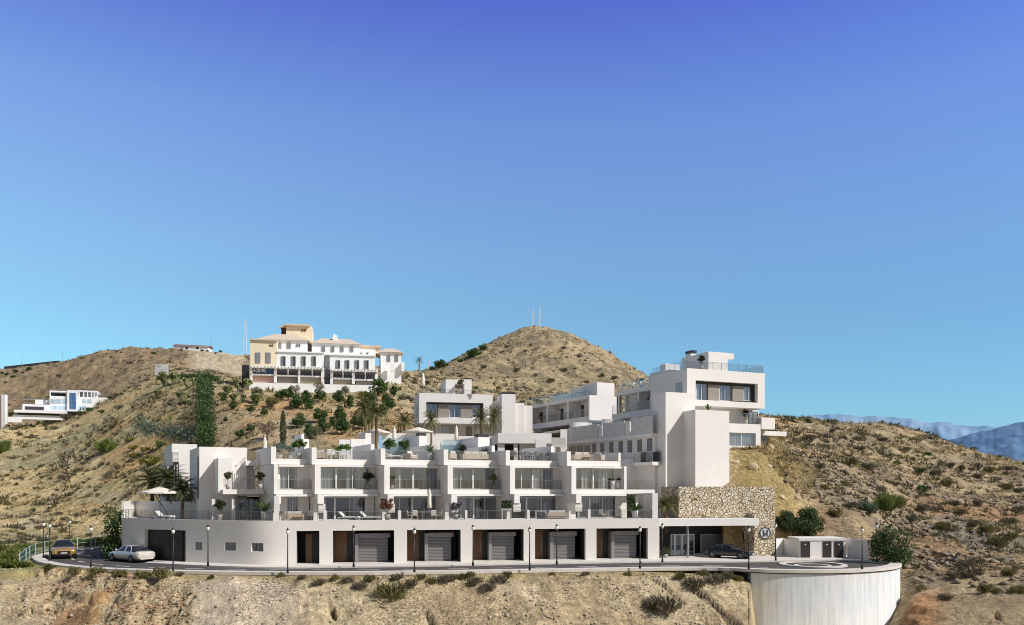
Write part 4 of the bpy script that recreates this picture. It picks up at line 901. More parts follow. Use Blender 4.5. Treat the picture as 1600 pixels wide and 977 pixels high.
# ================= far buildings ================================================================
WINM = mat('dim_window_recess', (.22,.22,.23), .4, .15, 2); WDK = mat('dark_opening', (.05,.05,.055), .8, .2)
o = P(390.5, 602, 168); FH = Fr(o[0], o[1], 11)
ht = FH.root('hilltop_building', 'large white and cream hilltop building with tiled roofs, tower and pergola floor', 'building')
def hb(name, m, px0, px1, py0, py1, d, dep, parent=None, zb=None): return fbox(MB(), px0, px1, d, dep, py0, py1, FH, zb).build(name, m, parent or ht)
def hip(px0, px1, d, dep, py_e, py_r, inset=.3, over=.5):
    x0, x1 = FH.x(px0, d)-over, FH.x(px1, d)+over; z0 = FH.z((px0+px1)/2, py_e, d); z1 = FH.z((px0+px1)/2, py_r, d+dep/2)
    i = (x1-x0)*inset; a, b = d-over, d+dep+over; r = MB(); n = len(r.v)
    r.v = [(x0,a,z0),(x1,a,z0),(x1,b,z0),(x0,b,z0),(x0+i,(a+b)/2,z1),(x1-i,(a+b)/2,z1)]; r.f = [(0,1,5,4),(1,2,5),(2,3,4,5),(3,0,4),(3,2,1,0)]
    return r.build('roof', TILE, ht)
def hw(px0, px1, py0, py1, d, m=WINM, arch=False):
    x0, x1 = FH.x(px0, d), FH.x(px1, d); z0, z1 = FH.z(px0, py1, d), FH.z(px0, py0, d); y = d-.05
    pts = [(x0, z0), (x1, z0), (x1, z1)]
    if arch: pts += [((x0+x1)/2+(x1-x0)/2*math.cos(R(t)), z1+(x1-x0)*.35*math.sin(R(t))) for t in range(15, 180, 15)]
    pts.append((x0, z1)); q = MB(); i = len(pts)
    q.v = [(x, y-.1, z) for x, z in pts]+[(x, y+.04, z) for x, z in pts]; q.f = [tuple(range(i))[::-1], tuple(range(i, 2*i))]+[(k, (k+1) % i, i+(k+1) % i, i+k) for k in range(i)]
    f = q.build('window', m, ht)
    if not arch and m is WINM: MB().box(x0+(x1-x0)*.52, x1-.1, y-.16, y-.103, z0+.1, z1-.1).build('pane', WDK, f)
    return f
ZB = 20.0
hb('wall', CREAM, 390.5, 432.5, 532, 574, 3, 12); hb('eave', TILE, 389.5, 433.5, 529.5, 531.9, 2.6, 13)
for a in (399.5, 415.5): hw(a, a+7.5, 551, 567, 3, bpy.data.materials['grey_aluminium'])
for a in (421.5, 425): hw(a, a+2.2, 538.5, 541, 3, WDK)
hb('wall', HOT, 432.6, 505, 551, 574, 3, 12); hb('cornice', HOT, 432.6, 506, 549.3, 550.9, 2.7, 12)
for a in (439.5, 455.3, 471, 487): hw(a, a+6.8, 557, 572, 3)
hb('wall', HOT, 432.6, 480, 531, 549.2, 6, 9); hip(405, 481, 6, 10, 531.5, 522.5, .3)
for a in (433.3, 448): hw(a, a+6.5, 537, 545, 6, WINM, True)
for a in (463, 467): hw(a, a+2.4, 538, 542, 6)
hb('tower', CREAM, 447, 487.5, 509, 545, 12, 8); hb('eave', TILE, 444.5, 484, 506.3, 508.9, 11.3, 9)
hb('belfry_shadow', mat('belfry_shade_red', (.12,.04,.035), .8), 439.5, 446.8, 512, 523, 13, 5); hb('wall', HOT, 439.5, 446.8, 523.1, 530, 13, 5); hb('eave', TILE, 438, 447, 508.6, 511.9, 12.4, 7)  # solid dark red block stands in for the shade inside the open belfry
for a in (471.3, 475.6): hw(a, a+2.5, 515, 518, 12, mat('red_brown_recess', (.16,.05,.04), .8) if 'red_brown_recess' not in bpy.data.materials else bpy.data.materials['red_brown_recess'])
hb('stair_wall', HOT, 505.2, 515, 553, 606, 9, 5)
hb('wall', HOT, 515.2, 586, 556, 582, 3.5, 12); hb('cornice', HOT, 514.6, 587, 554, 555.9, 3.2, 12)
for a in (525, 539.3, 554.6, 569.5): hw(a, a+6.6, 563, 577, 3.5)
hb('wall', HOT, 487.2, 562, 537, 555, 7, 10); hip(487, 562, 7, 11, 537.5, 529.5, .22)
for a in (502.5, 517.2, 531.5, 546.8): hw(a, a+5.4, 543, 550, 7, WINM, True)
hb('wall', HOT, 562.2, 587, 546, 555, 8, 7)
for a in (561.5, 571): hw(a+1.5, a+4.8, 551, 553, 8)
hb('wall', CREAM, 562.5, 594.5, 543, 552, 12, 6); hb('eave', TILE, 561, 595.5, 539.5, 542.9, 11.5, 7)
c = hb('chimney', HOT, 520, 527, 524, 533, 10.5, 1); MB().box(FH.x(522, 10.6), FH.x(523.3, 10.6), 10.6, 11, FH.z(522, 524, 10.5)+.01, FH.z(522, 520.5, 10.5)).build('chimney_pot', HOT, c)
# pergola floor and open ground floor
hb('base_wall', HOT, 389, 590, 600, 640, 0, 4)
for a, b, y in ((390.5,394,574), (428,432.5,575), (465.5,469,576), (502,506.5,577), (516,520.5,580), (550,554.5,582), (586,590.5,584)): hb('column', HOT, a, b, y, 600, 0, .8)
for a, b, y0 in ((390,433,573.5), (432.7,506.5,575), (515.6,590.5,579)):
    hb('pergola_beam', HOT, a, b, y0-1.2, y0+1.6, -.3, .6)
    n = int((b-a)/5.2)
    for k in range(n): q = a+(b-a)*(k+.5)/n; hb('pergola_rafter', HOT, q-.8, q+.8, y0-2.9, y0-1.4, -1.2, 4)
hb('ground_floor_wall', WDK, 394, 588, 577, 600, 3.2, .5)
for a, b, y0, y1 in ((394.2,427.8,587,600), (434,465,588.5,600), (470,501.5,589.5,600), (521.5,549.5,593,602), (556,585,595,603)): hb('low_wall', mat('pink_render', (.66,.42,.34), .8) if a < 400 else (TAUPE if a in (434, 556) else mat('sand_render%d' % int(a), (.42,.36,.25), .8)), a, b, y0, y1, 1.0, .3)
for a, b, y0, y1 in ((394.2,427.8,584.5,586.9), (433,465.4,586.2,588.4), (469.2,502,587.2,589.4), (520.7,550,590.5,592.9), (554.8,586,592.5,594.9)): hb('parapet', HOT, a, b, y0, y1, .3, .4)
for a in (449, 487, 535, 570): hb('pillar', HOT, a, a+2, 577+.03*(a-440), 588+.04*(a-440), .8, .4)
bn = hb('banner', mat('blue_banner', (.04,.11,.24), .6, .1), 395, 427.5, 573.8, 583.5, .5, .1)
for k in range(6):
    a = 396+3.4*k; q = MB(); x, z = FH.x(a+1.2, .4), FH.z(a, 578.5, .4); r_ = .17+.03*(k % 3)
    for t in range(10): q.v.append((x+r_*1.0*math.cos(t*.628), .47, z+r_*2.2*math.sin(t*.628)))
    q.v += [(x+(.5*(vx-x)), .47, z+.55*(vz-z)) for vx, _, vz in q.v[:10]]
    q.f = [(t, (t+1) % 10, 10+(t+1) % 10, 10+t) for t in range(10)] if k % 2 else [tuple(range(10))]
    q.build('lettering', WHM, bn)
hb('dark_hoarding', mat('dark_hoarding', (.02,.022,.035), .7), 378, 389.5, 570.5, 600, 2, .2)
# detached white house at its right
hs = FH.root('hip_roof_house', 'small white house with hipped tile roof at the right end of the hilltop building', 'house')
fbox(MB(), 595, 627, 8, 8, 551, 0, FH, zb=24).build('wall', HOT, hs)
hr_ = hip(595.5, 627, 8, 8, 551, 544.8, .32); hr_.parent = hs
for a in (605, 617):
    f = hw(a, a+4.8, 556, 565, 8, WINM, True); f.parent = hs
fbox(MB(), 611, 616, 6, 1, 567, 580, FH).build('porch_wall', HOT, hs); fbox(MB(), 627.2, 632, 7, 3, 566, 580, FH).build('porch_wall', HOT, hs)
# modern white house far left
o = P(75, 640, 250); FM = Fr(o[0], o[1], 21)
mh = FM.root('modern_villa', 'modern white villa with blue glass stair column on the far left hillside', 'house')
MW = mat('villa_white_paint', (.84,.85,.87), .7, .03); MG = mat('pale_blue_window', (.42,.55,.66), .2, .25, .4); MBL = mat('blue_stair_glass', (.03,.10,.24), .15, .6, .5, col2=(.12,.24,.42))
def mb_(name, m, px0, px1, py0, py1, d, dep): return fbox(MB(), px0, px1, d, dep, py0, py1, FM).build(name, m, mh)
mb_('wall', MW, 77.5, 105, 621, 656, 0, 9); mb_('roof_frame', MW, 77.5, 105, 610.8, 613, 0, 9)
for a in (77.5, 103): mb_('column', MW, a, a+1.7, 613.1, 621, 0, .5)
mb_('back_wall', WDK, 79.3, 103, 613.1, 620.8, 4, .4); mb_('parapet', MW, 79.3, 103, 619, 620.9, .1, .4)
mb_('wall', MW, 105.1, 121, 610, 640, -.8, 9); mb_('stair_glass', MBL, 109, 118.5, 614, 639.4, -1.0, .18)
mb_('roof_frame', MW, 121.2, 153, 610.5, 612.4, 1, 8); mb_('wall', MW, 121.2, 170, 621, 637, .8, 8)
for a in (123, 130, 136, 142, 146.5, 151.5): mb_('column', MW, a, a+1.5, 612.5, 621, 1, .5)
mb_('back_wall', mat('pale_grey_wall', (.6,.6,.6), .8), 121.2, 152, 612.5, 621, 4, .3)
for a in (79, 88, 97.5): mb_('window', MG, a, a+8 if a < 97 else a+6.5, 624, 631, -.05, .08)
for a in (75.5, 83, 90.5, 97.5): mb_('window', MG, a, a+6, 634.5, 640.3, -.05, .08)
for a in (128.5, 136.5): mb_('window', MG, a, a+6.5, 624, 630, .72, .1)
for a in (122, 126.5, 131): mb_('window', MG, a, a+3.2, 634, 640, .72, .1)
mb_('garage_wing', MW, 35, 77.3, 632, 646, -1, 8); mb_('window', WDK, 39, 68.5, 635.5, 640.5, -1.1, .12); mb_('roof_terrace', MW, 55, 77, 625, 631.9, 2, 6); mb_('grey_roof', GREYM, 36, 72, 623.5, 625.5, 5, 6)
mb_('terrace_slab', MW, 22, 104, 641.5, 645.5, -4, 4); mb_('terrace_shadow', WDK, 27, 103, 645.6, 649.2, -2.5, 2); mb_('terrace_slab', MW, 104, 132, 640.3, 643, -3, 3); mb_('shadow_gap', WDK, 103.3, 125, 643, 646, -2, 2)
mb_('base_wall', MW, 20, 118, 649.3, 656, -3, 3)
mb_('garden_wall', MW, 12, 34, 652, 660, -4, .4)
fh = thing('pink_house', 'pale pink house cut by the left edge of the photo', 'house', P(0, 640, 248))
part('wall', mat('pale_pink_render', (.72,.55,.47), .8), fh, [(-12, .5, 0, 2, -6, 4.2)]); part('white_bay', MW, fh, [(.53, 1.7, -.3, .9, -6, 4.4)]); part('window', WDK, fh, [(-1.2, -.4, -.06, -.003, 1.2, 2.8)])
# low house on the far ridge, hill road wall, billboard
o = hit(290, 549, 300); rh = thing('ridge_house', 'long low white house with brown roof on the far left ridge', 'house', (*P(290, 0, 352)[:2], ZP(546.5, 352)))
part('wall', HOT, rh, [(-5, 9.5, 0, 5, -2, 1.6)]); q = MB(); q.v = [(-5.5,-.4,1.6),(10,-.4,1.2),(10,5.4,1.2),(-5.5,5.4,1.6),(-5.5,2.5,2.7),(10,2.5,2.1)]; q.f = [(0,1,5,4),(2,3,4,5),(3,0,4),(1,2,5)]
q.build('roof', mat('dull_brown_roof', (.22,.12,.09), .9), rh)
for x in (0, 4.5): part('window', WDK, rh, [(x, x+1, -.06, -.003, .2, 1.1)])
rw = thing('ridge_wall', 'long dark wall following the far left ridge line', 'wall', (0, 0, 0))
a_, b_ = P(6, 576, 379), P(92, 565.5, 379); MB().hexa([(a_[0],a_[1],a_[2]-2.5),(b_[0],b_[1],b_[2]-2.5),(b_[0],b_[1]+.6,b_[2]-2.5),(a_[0],a_[1]+.6,a_[2]-2.5),(a_[0],a_[1],a_[2]+.9),(b_[0],b_[1],b_[2]+.6),(b_[0],b_[1]+.6,b_[2]+.6),(a_[0],a_[1]+.6,a_[2]+.9)]).build('wall_panel', WDK, rw)
g = P(252.5, 588, 196); bb = thing('billboard', 'white advertising board on posts at the edge of the left hill', 'billboard', (g[0], g[1], g[2]), R(-4))
part('board', mat('billboard_white', (.82,.83,.84), .6, .02), bb, [(-1.55, 1.6, -.06, .06, .3, 2.75)])
part('print_block', mat('billboard_grey', (.45,.49,.55), .6), bb, [(-1.35, -.2, -.075, -.063, 2.1, 2.5)])
for k in range(3): part('print_line', bpy.data.materials['billboard_grey'], bb, [(-1.3+.1*k, 1.0-.25*k, -.075, -.063, 1.5-.4*k, 1.58-.4*k)])
for x in (-1.3, 1.2): MB().tube((x, .12, -1.2), (x, .12, 2.6), .07).build('post', GREYM, bb)
# masts
def mast(px, pyb, pyt, Y, w0, w1, label, name='lattice_mast'):
    b = P(px, pyb, Y); h = (pyb-pyt)/F*Y; o = thing(name, label, 'mast', b)
    n = 9; q = MB()
    for sx, sy in ((-1,-1), (1,-1), (0,1)): q.tube((sx*w0, sy*w0, -1), (sx*w1, sy*w1, h*.9), .13, .08, 5)
    for k in range(n):
        z0, z1 = h*.9*k/n, h*.9*(k+1)/n; r0 = w0+(w1-w0)*k/n; r1 = w0+(w1-w0)*(k+1)/n
        q.tube((-r0,-r0,z0), (r1,-r1,z1), .06, None, 4).tube((r0,-r0,z0), (0,r1,z1), .06, None, 4).tube((-r1,-r1,z1), (r1,-r1,z1), .05, None, 4)
    q.build('lattice', mat('pale_mast_paint', (.72,.74,.78), .5) if 'pale_mast_paint' not in bpy.data.materials else bpy.data.materials['pale_mast_paint'], o)
    MB().tube((0,0,h*.88), (0,0,h), .09, .05, 6).build('antenna', bpy.data.materials['pale_mast_paint'], o); return o
mast(383.5, 551, 498, 348, .9, .25, 'tall pale lattice mast left of the cream building')
mast(833, 514, 481, 438, .35, .2, 'thin pale mast, left of the pair on the conical hilltop')
mast(843, 513, 476, 440, .35, .2, 'thin pale mast, right and taller of the pair on the conical hilltop')
mast(670, 578, 562, 330, .2, .12, 'short thin mast on the saddle left of the conical hill')
def pole(px, pyb, pyt, Y, label, arm=False):
    b = P(px, pyb, Y); h = (pyb-pyt)/F*Y; o = thing('utility_pole', label, 'pole', b)
    MB().tube((0,0,-1), (0,0,h), .09, .06, 6).build('shaft', GREYM, o)
    MB().tube((-.5,0,h*.92), (.5,0,h*.92), .05, None, 5).build('crossarm', GREYM, o)
hp = hit(327, 584, 120); pole(327, 584, 553, hp[1], 'thin dark pole standing above the top of the green hedge')
pole(98, 566, 551, 379, 'small thin pole on the far left ridge, beside the end of the dark wall'); pole(34, 572, 560, 379, 'small thin pole above the dark wall on the far left ridge'); pole(330, 548, 531, 355, 'thin pole right of the long low house on the ridge')
# ================= road platform =================================================================
def catmull(pts, n=6):
    pts = [np.array(p, float) for p in pts]; out = []
    for i in range(len(pts)-1):
        p0 = pts[max(i-1, 0)]; p1 = pts[i]; p2 = pts[i+1]; p3 = pts[min(i+2, len(pts)-1)]
        for k in range(n):
            t = k/n; out.append(.5*((2*p1)+(-p0+p2)*t+(2*p0-5*p1+4*p2-p3)*t*t+(-p0+3*p1-3*p2+p3)*t**3))
    out.append(pts[-1]); return [tuple(p) for p in out]
EDGE_PX = [(255,849.0),(225,850.7),(187,853.2),(150,856.4),(118,859.6),(90,862.8),(68,866.2),(56,869.2)]+OUT+[(1200,892.6),(1240,893.4),(1290,893.6),(1330,892.8),(1370,890.6),(1393,888.2),(1405,885.6),(1409,883),(1404,880.6),(1390,878.6)]
EDGE = catmull([G(a, b)[:2] for a, b in EDGE_PX], 5)
def inset(pl, d):
    out = []
    for i in range(len(pl)):
        a = np.array(pl[max(i-1, 0)]); b = np.array(pl[min(i+1, len(pl)-1)]); t = (b-a)/np.linalg.norm(b-a); out.append((pl[i][0]-t[1]*d, pl[i][1]+t[0]*d))
    return out
IN1 = inset(EDGE, .95)
road_poly = [(x, y, 0.0) for x, y in inset(EDGE, .9)]
inner = [(33,82,0),(25,82,0),(12,78,0)]+[(*FP.wor(x, 3.2), 0) for x in (20, 10, 0)]+[(-30,80,0),(-37,80,0),(-38,90,0)]
tag(MB().poly(road_poly+inner).build('road', ASPH), kind='structure')
k_ = MB(); n = len(EDGE)
def strip3(mb, A, B, zt, zo, zi):
    mb.strip([(x, y, zt) for x, y in A], [(x, y, zt) for x, y in B]); mb.strip([(x, y, zo) for x, y in A], [(x, y, zt) for x, y in A]); mb.strip([(x, y, zt) for x, y in B], [(x, y, zi) for x, y in B])
strip3(k_, EDGE, IN1, .12, -.12, -.1)
tag(k_.build('outer_kerb_pavement', PAVE), kind='structure')
k_ = MB(); E2 = inset(EDGE, .06); k_.strip([(x, y, -.2) for x, y in E2], [(x, y, -.118) for x, y in E2]); k_.strip([(x, y, -.12) for x, y in EDGE], [(x, y, -.118) for x, y in E2])
tag(k_.build('road_slab_edge', mat('dark_slab_edge', (.05,.048,.045), .9)), kind='structure')
# inner pavement along the buildings
q = MB(); A = []; B = []
for px, yk in ((226,881.2),(260,883),(290,884.4),(345,886.6),(400,888.2),(450,888.6),(499,888)): A.append(G(px, yk)[:2])
for px, yk in ((560,887.2),(620,886.4),(700,885.2),(800,883.3),(900,881.4),(1013,879.6),(1080,879.4),(1130,879.4),(1180,878.8),(1230,877.9),(1300,876.8),(1345,878.2),(1380,880)): A.append(G(px, yk)[:2])
A = catmull(A, 4); B = [(x+.02, y+9.5 if i > 28 else y+4) for i, (x, y) in enumerate(A)]
q.strip([(x, y, .12) for x, y in A], [(x, y, .12) for x, y in B]); q.strip([(x, y, -.05) for x, y in A], [(x, y, .12) for x, y in A])
tag(q.build('inner_pavement', PAVE), kind='structure')
# dashes along the middle of the road
mid = inset(EDGE, 3.1); q = MB(); acc = 0; on = True
L_ = 0
for i in range(len(mid)-1):
    a = np.array(mid[i]); b = np.array(mid[i+1]); d = np.linalg.norm(b-a)
    if b[0] > 22: break
    t = (b-a)/d; nn = np.array((-t[1], t[0]))*.085; s = 0
    while s < d:
        ph = L_ % 3.6; seg = (1.7-ph) if ph < 1.7 else (3.6-ph); e = min(seg, d-s)
        if ph < 1.7 and e > .02: p0, p1 = a+t*s, a+t*(s+e); q.poly([(*(p0-nn),.004), (*(p1-nn),.004), (*(p1+nn),.004), (*(p0+nn),.004)])
        s += max(e, 1e-3); L_ += max(e, 1e-3)
tag(q.build('road_markings', LINE), kind='structure')
c = G(1270, 883.2); q = MB(); RO, RI = 2.75, 2.3
ring = lambda r, z: [(c[0]+r*math.cos(R(t)), c[1]+r*math.sin(R(t)), z) for t in range(0, 361, 9)]
q.strip(ring(RO, 0.0), ring(RO, .10)); q.strip(ring(RO, .10), ring(RI, .10)); q.strip(ring(RI, .10), ring(RI, .02)); q.strip(ring(1.5, .006), ring(1.2, .006))
tag(q.build('traffic_island_kerb', PAVE), kind='structure')
# concrete retaining wall under the turning circle
i0 = min(range(n), key=lambda i: abs(EDGE[i][0]-G(1173.5, 891.6)[0])+abs(EDGE[i][1]-G(1173.5, 891.6)[1]))
W = [p for p in inset(EDGE[i0:], .12)]
rt = thing('retaining_wall', 'curved streaked pale concrete retaining wall under the turning circle', 'retaining wall', (0, 0, 0))
q = MB(); zs = (-.5, -2.6, -10)
q.strip([(x, y, -10) for x, y in W], [(x, y, -.19) for x, y in W])
w0 = W[0]; q.poly([(w0[0], w0[1], -10), (w0[0]+.5, w0[1]+6, -10), (w0[0]+.5, w0[1]+6, -.13), (w0[0], w0[1], -.13)])
q.build('wall', CONC, rt)
# ================= street lamps =====================================================================
def lamp_fn():
    o = thing('street_lamp', 'x', 'street lamp')
    MB().lathe([(.09,0),(.09,.25),(.055,.32),(.045,1.0),(.035,2.9)], 8).build('post', BLACK, o, True)
    MB().lathe([(.02,2.9),(.08,2.94),(.125,3.03),(.135,3.12),(.11,3.2),(.05,3.26)], 12).build('globe', mat('white_lamp_globe', (.85,.84,.80), .3, .02), o, True)
    MB().lathe([(.12,3.22),(.13,3.25),(.06,3.32),(.02,3.42)], 10).build('cap', BLACK, o, True); return o
LAMP = Proto(lamp_fn)
LAMPS = [(68,872,'black lamp post at the far left bend, behind the gold car, leftmost of all'), (77.5,876.5,'black lamp post just in front of the gold car'), (109,864.5,'black lamp post on the far kerb behind the gold car'),
 (142,886.5,'black lamp post on the outer kerb left of the white saloon'), (176,862,'black lamp post at the dark ivy, left of the two by the building corner'), (184,867,'black lamp post at the dark ivy, right of the two by the building corner'),
 (270.5,893.2,'black lamp post on the outer kerb before the wide dark garage'), (325,884.6,'black lamp post against the grey curved wall between its small windows'),
 (449.5,895.4,'black lamp post on the outer kerb before the narrow dark doorway'), (552.5,886.3,'black lamp post by the wall before the first slatted garage'), (647.5,894.4,'black lamp post on the outer kerb before the second slatted garage'),
 (739,884.2,'black lamp post by the wall at the left jamb of the third slatted garage'), (827.5,891.4,'black lamp post on the outer kerb before the pier between third and fourth slatted garages'),
 (870,882.2,'black lamp post by the wall before the fourth slatted garage'), (1000,888.6,'black lamp post on the outer kerb before the last slatted garage'), (1035,878.8,'black lamp post at the right end of the garages beside the entrance canopy'),
 (1170,889.0,'black lamp post on the outer kerb in front of the black car'), (1212,876,'black lamp post beside the stone pillar with the round sign'), (1347,889.4,'black lamp post at the right rim of the turning circle'), (1370,878.2,'black lamp post half hidden by the dark tree right of the turning circle')]
for px, py, lab in LAMPS:
    g = G(px, py, .12 if py > 868 or px > 200 else .12); LAMP(g, random.uniform(0, 1), lab, 'street lamps along the road')
# ================= cars ===============================================================================
CGL = mat('car_window_glass', (.02,.025,.035), .05, .1); TYRE = mat('tyre_rubber', (.015,.015,.015), .9); RIM = mat('alloy_rim', (.45,.45,.46), .3, .1, metal=.8)
CHR = mat('headlight_lens', (.75,.77,.8), .1, .05); REDL = mat('tail_lamp_lens', (.45,.03,.03), .2, .1); PLATE = mat('blank_plate', (.7,.7,.68), .5, .03)
def paint(name, col, metal=.5):
    m = mat(name, col, .25, .02, 1, metal=metal); b = m.node_tree.nodes['Principled BSDF']; b.inputs['Coat Weight'].default_value = .8; b.inputs['Coat Roughness'].default_value = .05; return m
def make_car(name, label, cat, body, loc, head, L=4.9, W=1.86, Ht=1.46, style='saloon'):
    o = thing(name, label, cat, loc, head); S = {
     'saloon': dict(prof=[(-.5,.50,.80,.80),(-.485,.30,.92,.90),(-.44,.24,.98,.97),(-.30,.22,1.0,1.0),(0,.22,.97,1.0),(.22,.22,.95,1.0),(.34,.22,.88,.98),(.44,.24,.78,.92),(.485,.30,.68,.82),(.5,.42,.58,.70)], cab=[(-.40,.97),(-.24,1.40),(-.08,1.46),(.06,1.44),(.24,.95)], gc=.17, wr=.335, wx=(-.295,.305)),
     'suv': dict(prof=[(-.5,.60,1.02,.84),(-.485,.40,1.10,.92),(-.43,.34,1.12,.98),(-.28,.32,1.12,1.0),(0,.32,1.1,1.0),(.20,.32,1.09,1.0),(.32,.32,1.06,.99),(.43,.34,.98,.95),(.485,.40,.90,.88),(.5,.52,.78,.78)], cab=[(-.47,1.10),(-.38,1.55),(-.10,1.66),(.06,1.62),(.24,1.08)], gc=.24, wr=.39, wx=(-.30,.31)),
     'coupe': dict(prof=[(-.5,.45,.78,.80),(-.485,.26,.88,.90),(-.42,.2,.94,.98),(-.28,.18,.93,1.0),(0,.18,.86,.97),(.22,.18,.84,1.0),(.34,.18,.79,.99),(.44,.2,.68,.93),(.485,.26,.58,.82),(.5,.36,.50,.70)], cab=[(-.42,.90),(-.24,1.22),(-.10,1.28),(.02,1.24),(.22,.84)], gc=.14, wr=.335, wx=(-.29,.30))}[style]
    hw = W/2; q = MB(); rings = []
    for x, zb, zt, wf in S['prof']:
        w = hw*wf; h = zt-zb
        half = [(0,zb),(w*.86,zb),(w*.97,zb+.18*h),(w,zb+.5*h),(w*.985,zb+.72*h),(w*.93,zt-.05*h),(w*.82,zt+.01),(w*.4,zt+.035),(0,zt+.04)]
        rings.append([(x*L, y, z) for y, z in half]+[(x*L, -y, z) for y, z in half[-2:0:-1]])
    m = len(rings[0]); q.v = [p for r in rings for p in r]
    for i in range(len(rings)-1):
        for k in range(m): q.f.append((i*m+k, i*m+(k+1) % m, (i+1)*m+(k+1) % m, (i+1)*m+k))
    q.f.append(tuple(range(m))[::-1]); q.f.append(tuple((len(rings)-1)*m+k for k in range(m)))
    q.build('body', body, o, True, sub=1)
    cab = S['cab']; top = [c for c in cab]; q = MB(); zb = lambda x: float(np.interp(x, [p[0] for p in S['prof']], [p[2] for p in S['prof']]))
    rr = []
    xs = np.linspace(cab[0][0], cab[-1][0], 11)
    for x in xs:
        zt = float(np.interp(x, [c[0] for c in cab], [c[1] for c in cab])); z0 = zb(x)-.06; f = max(.02, zt-z0); wb = hw*.90; wt = hw*(.90-.30*min(1, f/.55))
        half = [(wb, z0), (wb*.55+wt*.45, z0+f*.5), (wt, z0+f*.90), (wt*.8, z0+f), (0, z0+f+.02)]
        rr.append([(x*L, y, z) for y, z in half]+[(x*L, -y, z) for y, z in half[-2::-1]])
    m = len(rr[0]); q.v = [p for r in rr for p in r]
    for i in range(len(rr)-1):
        for k in range(m-1): q.f.append((i*m+k, i*m+k+1, (i+1)*m+k+1, (i+1)*m+k))
    q.f += [tuple(range(m))[::-1], tuple((len(rr)-1)*m+k for k in range(m))]
    q.build('window_glass', CGL, o, True)
    # roof skin and pillars a little proud of the glass
    q = MB(); i0, i1 = 3, 7
    off = lambda p, d=.012: (p[0], p[1]*1.012, p[2]+d)
    for i in range(i0, i1):
        a, b = rr[i], rr[i+1]
        for k in range(2, m-3): q.poly([off(a[k]), off(a[k+1]), off(b[k+1]), off(b[k])])
    q.build('roof', body, o, True)
    q = MB()
    for i in (2, 5, 8):
        a, b = rr[i], rr[i]
        for s in (0, m-1):
            idx = (0, 1, 2) if s == 0 else (m-1, m-2, m-3); pts = [off(a[j], .004) for j in idx]
            if i == 2: pts[-1] = off(rr[3][idx[2]], .004)
            if i == 8: pts[-1] = off(rr[7][idx[2]], .004); pts[0] = off(rr[9][idx[0]], .004)
            q.path(pts, .035 if i != 5 else .03, 6)
    q.build('window_pillar_frame', body, o)
    wr = S['wr']
    for wx in S['wx']:
        for s in (-1, 1):
            wh = MB().lathe([(wr*.66,-.11),(wr*.96,-.115),(wr,-.07),(wr,.07),(wr*.96,.115),(wr*.66,.11)], 22).build('wheel', TYRE, o, True)
            wh.location = (wx*L, s*(hw-.105), wr); wh.rotation_euler = (R(90), 0, 0)
            q = MB().lathe([(wr*.70,-.095),(wr*.66,-.118),(wr*.60,-.10),(wr*.60,.10),(wr*.66,.118),(wr*.70,.095)], 22)
            for k in range(7):
                t = 2*math.pi*k/7; q.tube((.03*math.cos(t), .03*math.sin(t), s*-.10), (wr*.64*math.cos(t), wr*.64*math.sin(t), s*-.105), .032, .022, 5)
            q.build('rim', RIM, wh, True); MB().lathe([(wr*.6,-.02),(wr*.6,.02)], 18).build('brake_disc', BLACK, wh)
            ar = MB().lathe([(wr*1.12,-.14),(wr*1.16,-.1),(wr*1.16,.1),(wr*1.12,.14)], 22).build('wheel_arch', BLACK, o, True); ar.location = (wx*L, s*(hw-.13), wr+.02); ar.rotation_euler = (R(90), 0, 0)
    p = S['prof']; zf = p[-2][2]; zr = p[1][2]; xf, xr = p[-1][0]*L, p[0][0]*L
    for s in (-1, 1):
        h = MB().lathe([(.001,-.08),(.07,-.06),(.10,0),(.07,.06),(.001,.08)], 10).build('headlight', CHR, o, True); h.location = (xf-.13, s*hw*.62, zf-.10); h.scale = (.9, 2.1, .9)
        h = MB().lathe([(.001,-.08),(.07,-.06),(.10,0),(.07,.06),(.001,.08)], 10).build('tail_light', REDL, o, True); h.location = (xr+.09, s*hw*.66, zr-.16); h.scale = (.7, 2.0, .9)
        h = MB().lathe([(.001,-.09),(.08,-.05),(.09,.03),(.001,.08)], 8).build('wing_mirror', body, o, True); h.location = (.16*L, s*(hw+.02), zb(.16)+.10); h.scale = (.9, 1.2, .8)
    z0 = p[-2][1]
    MB().box(xf-.10, xf+.012, -hw*.50, hw*.50, z0+.10, z0+.26+(.12 if style == 'suv' else 0)).build('front_grille', BLACK, o, bevel=.03)
    MB().box(xf+.0, xf+.022, -.26, .26, z0+.14, z0+.24).build('number_plate', PLATE, o); MB().box(xr-.012, xr+.05, -.26, .26, zr-.24, zr-.13).build('number_plate', PLATE, o)
    MB().box(xr-.0, xr+.16, -hw*.66, hw*.66, p[1][1]-.02, p[1][1]+.10).build('rear_bumper', BLACK if style == 'suv' else body, o, bevel=.03)
    return o
c = G(98, 874.5); make_car('parked_car', 'gold orange off-road car parked at the left bend facing the camera', 'car', paint('gold_orange_paint', (.56,.34,.10)), (c[0]-1.2, c[1]+2.3, 0), R(-60), 4.9, 2.12, 1.75, 'suv')
make_car('parked_car', 'pearl white saloon seen from behind on the road by the wide dark garage', 'car', paint('pearl_white_paint', (.72,.66,.58), .2), (-34.1, 74.5, 0), R(146), 4.9, 1.9, 1.46, 'saloon')
c = G(1142, 872.5, .12); make_car('parked_car', 'low black sports car standing under the entrance canopy', 'car', paint('black_paint', (.012,.012,.013), .2), (c[0], c[1]+.6, .12), R(-34), 4.5, 1.85, 1.26, 'coupe')
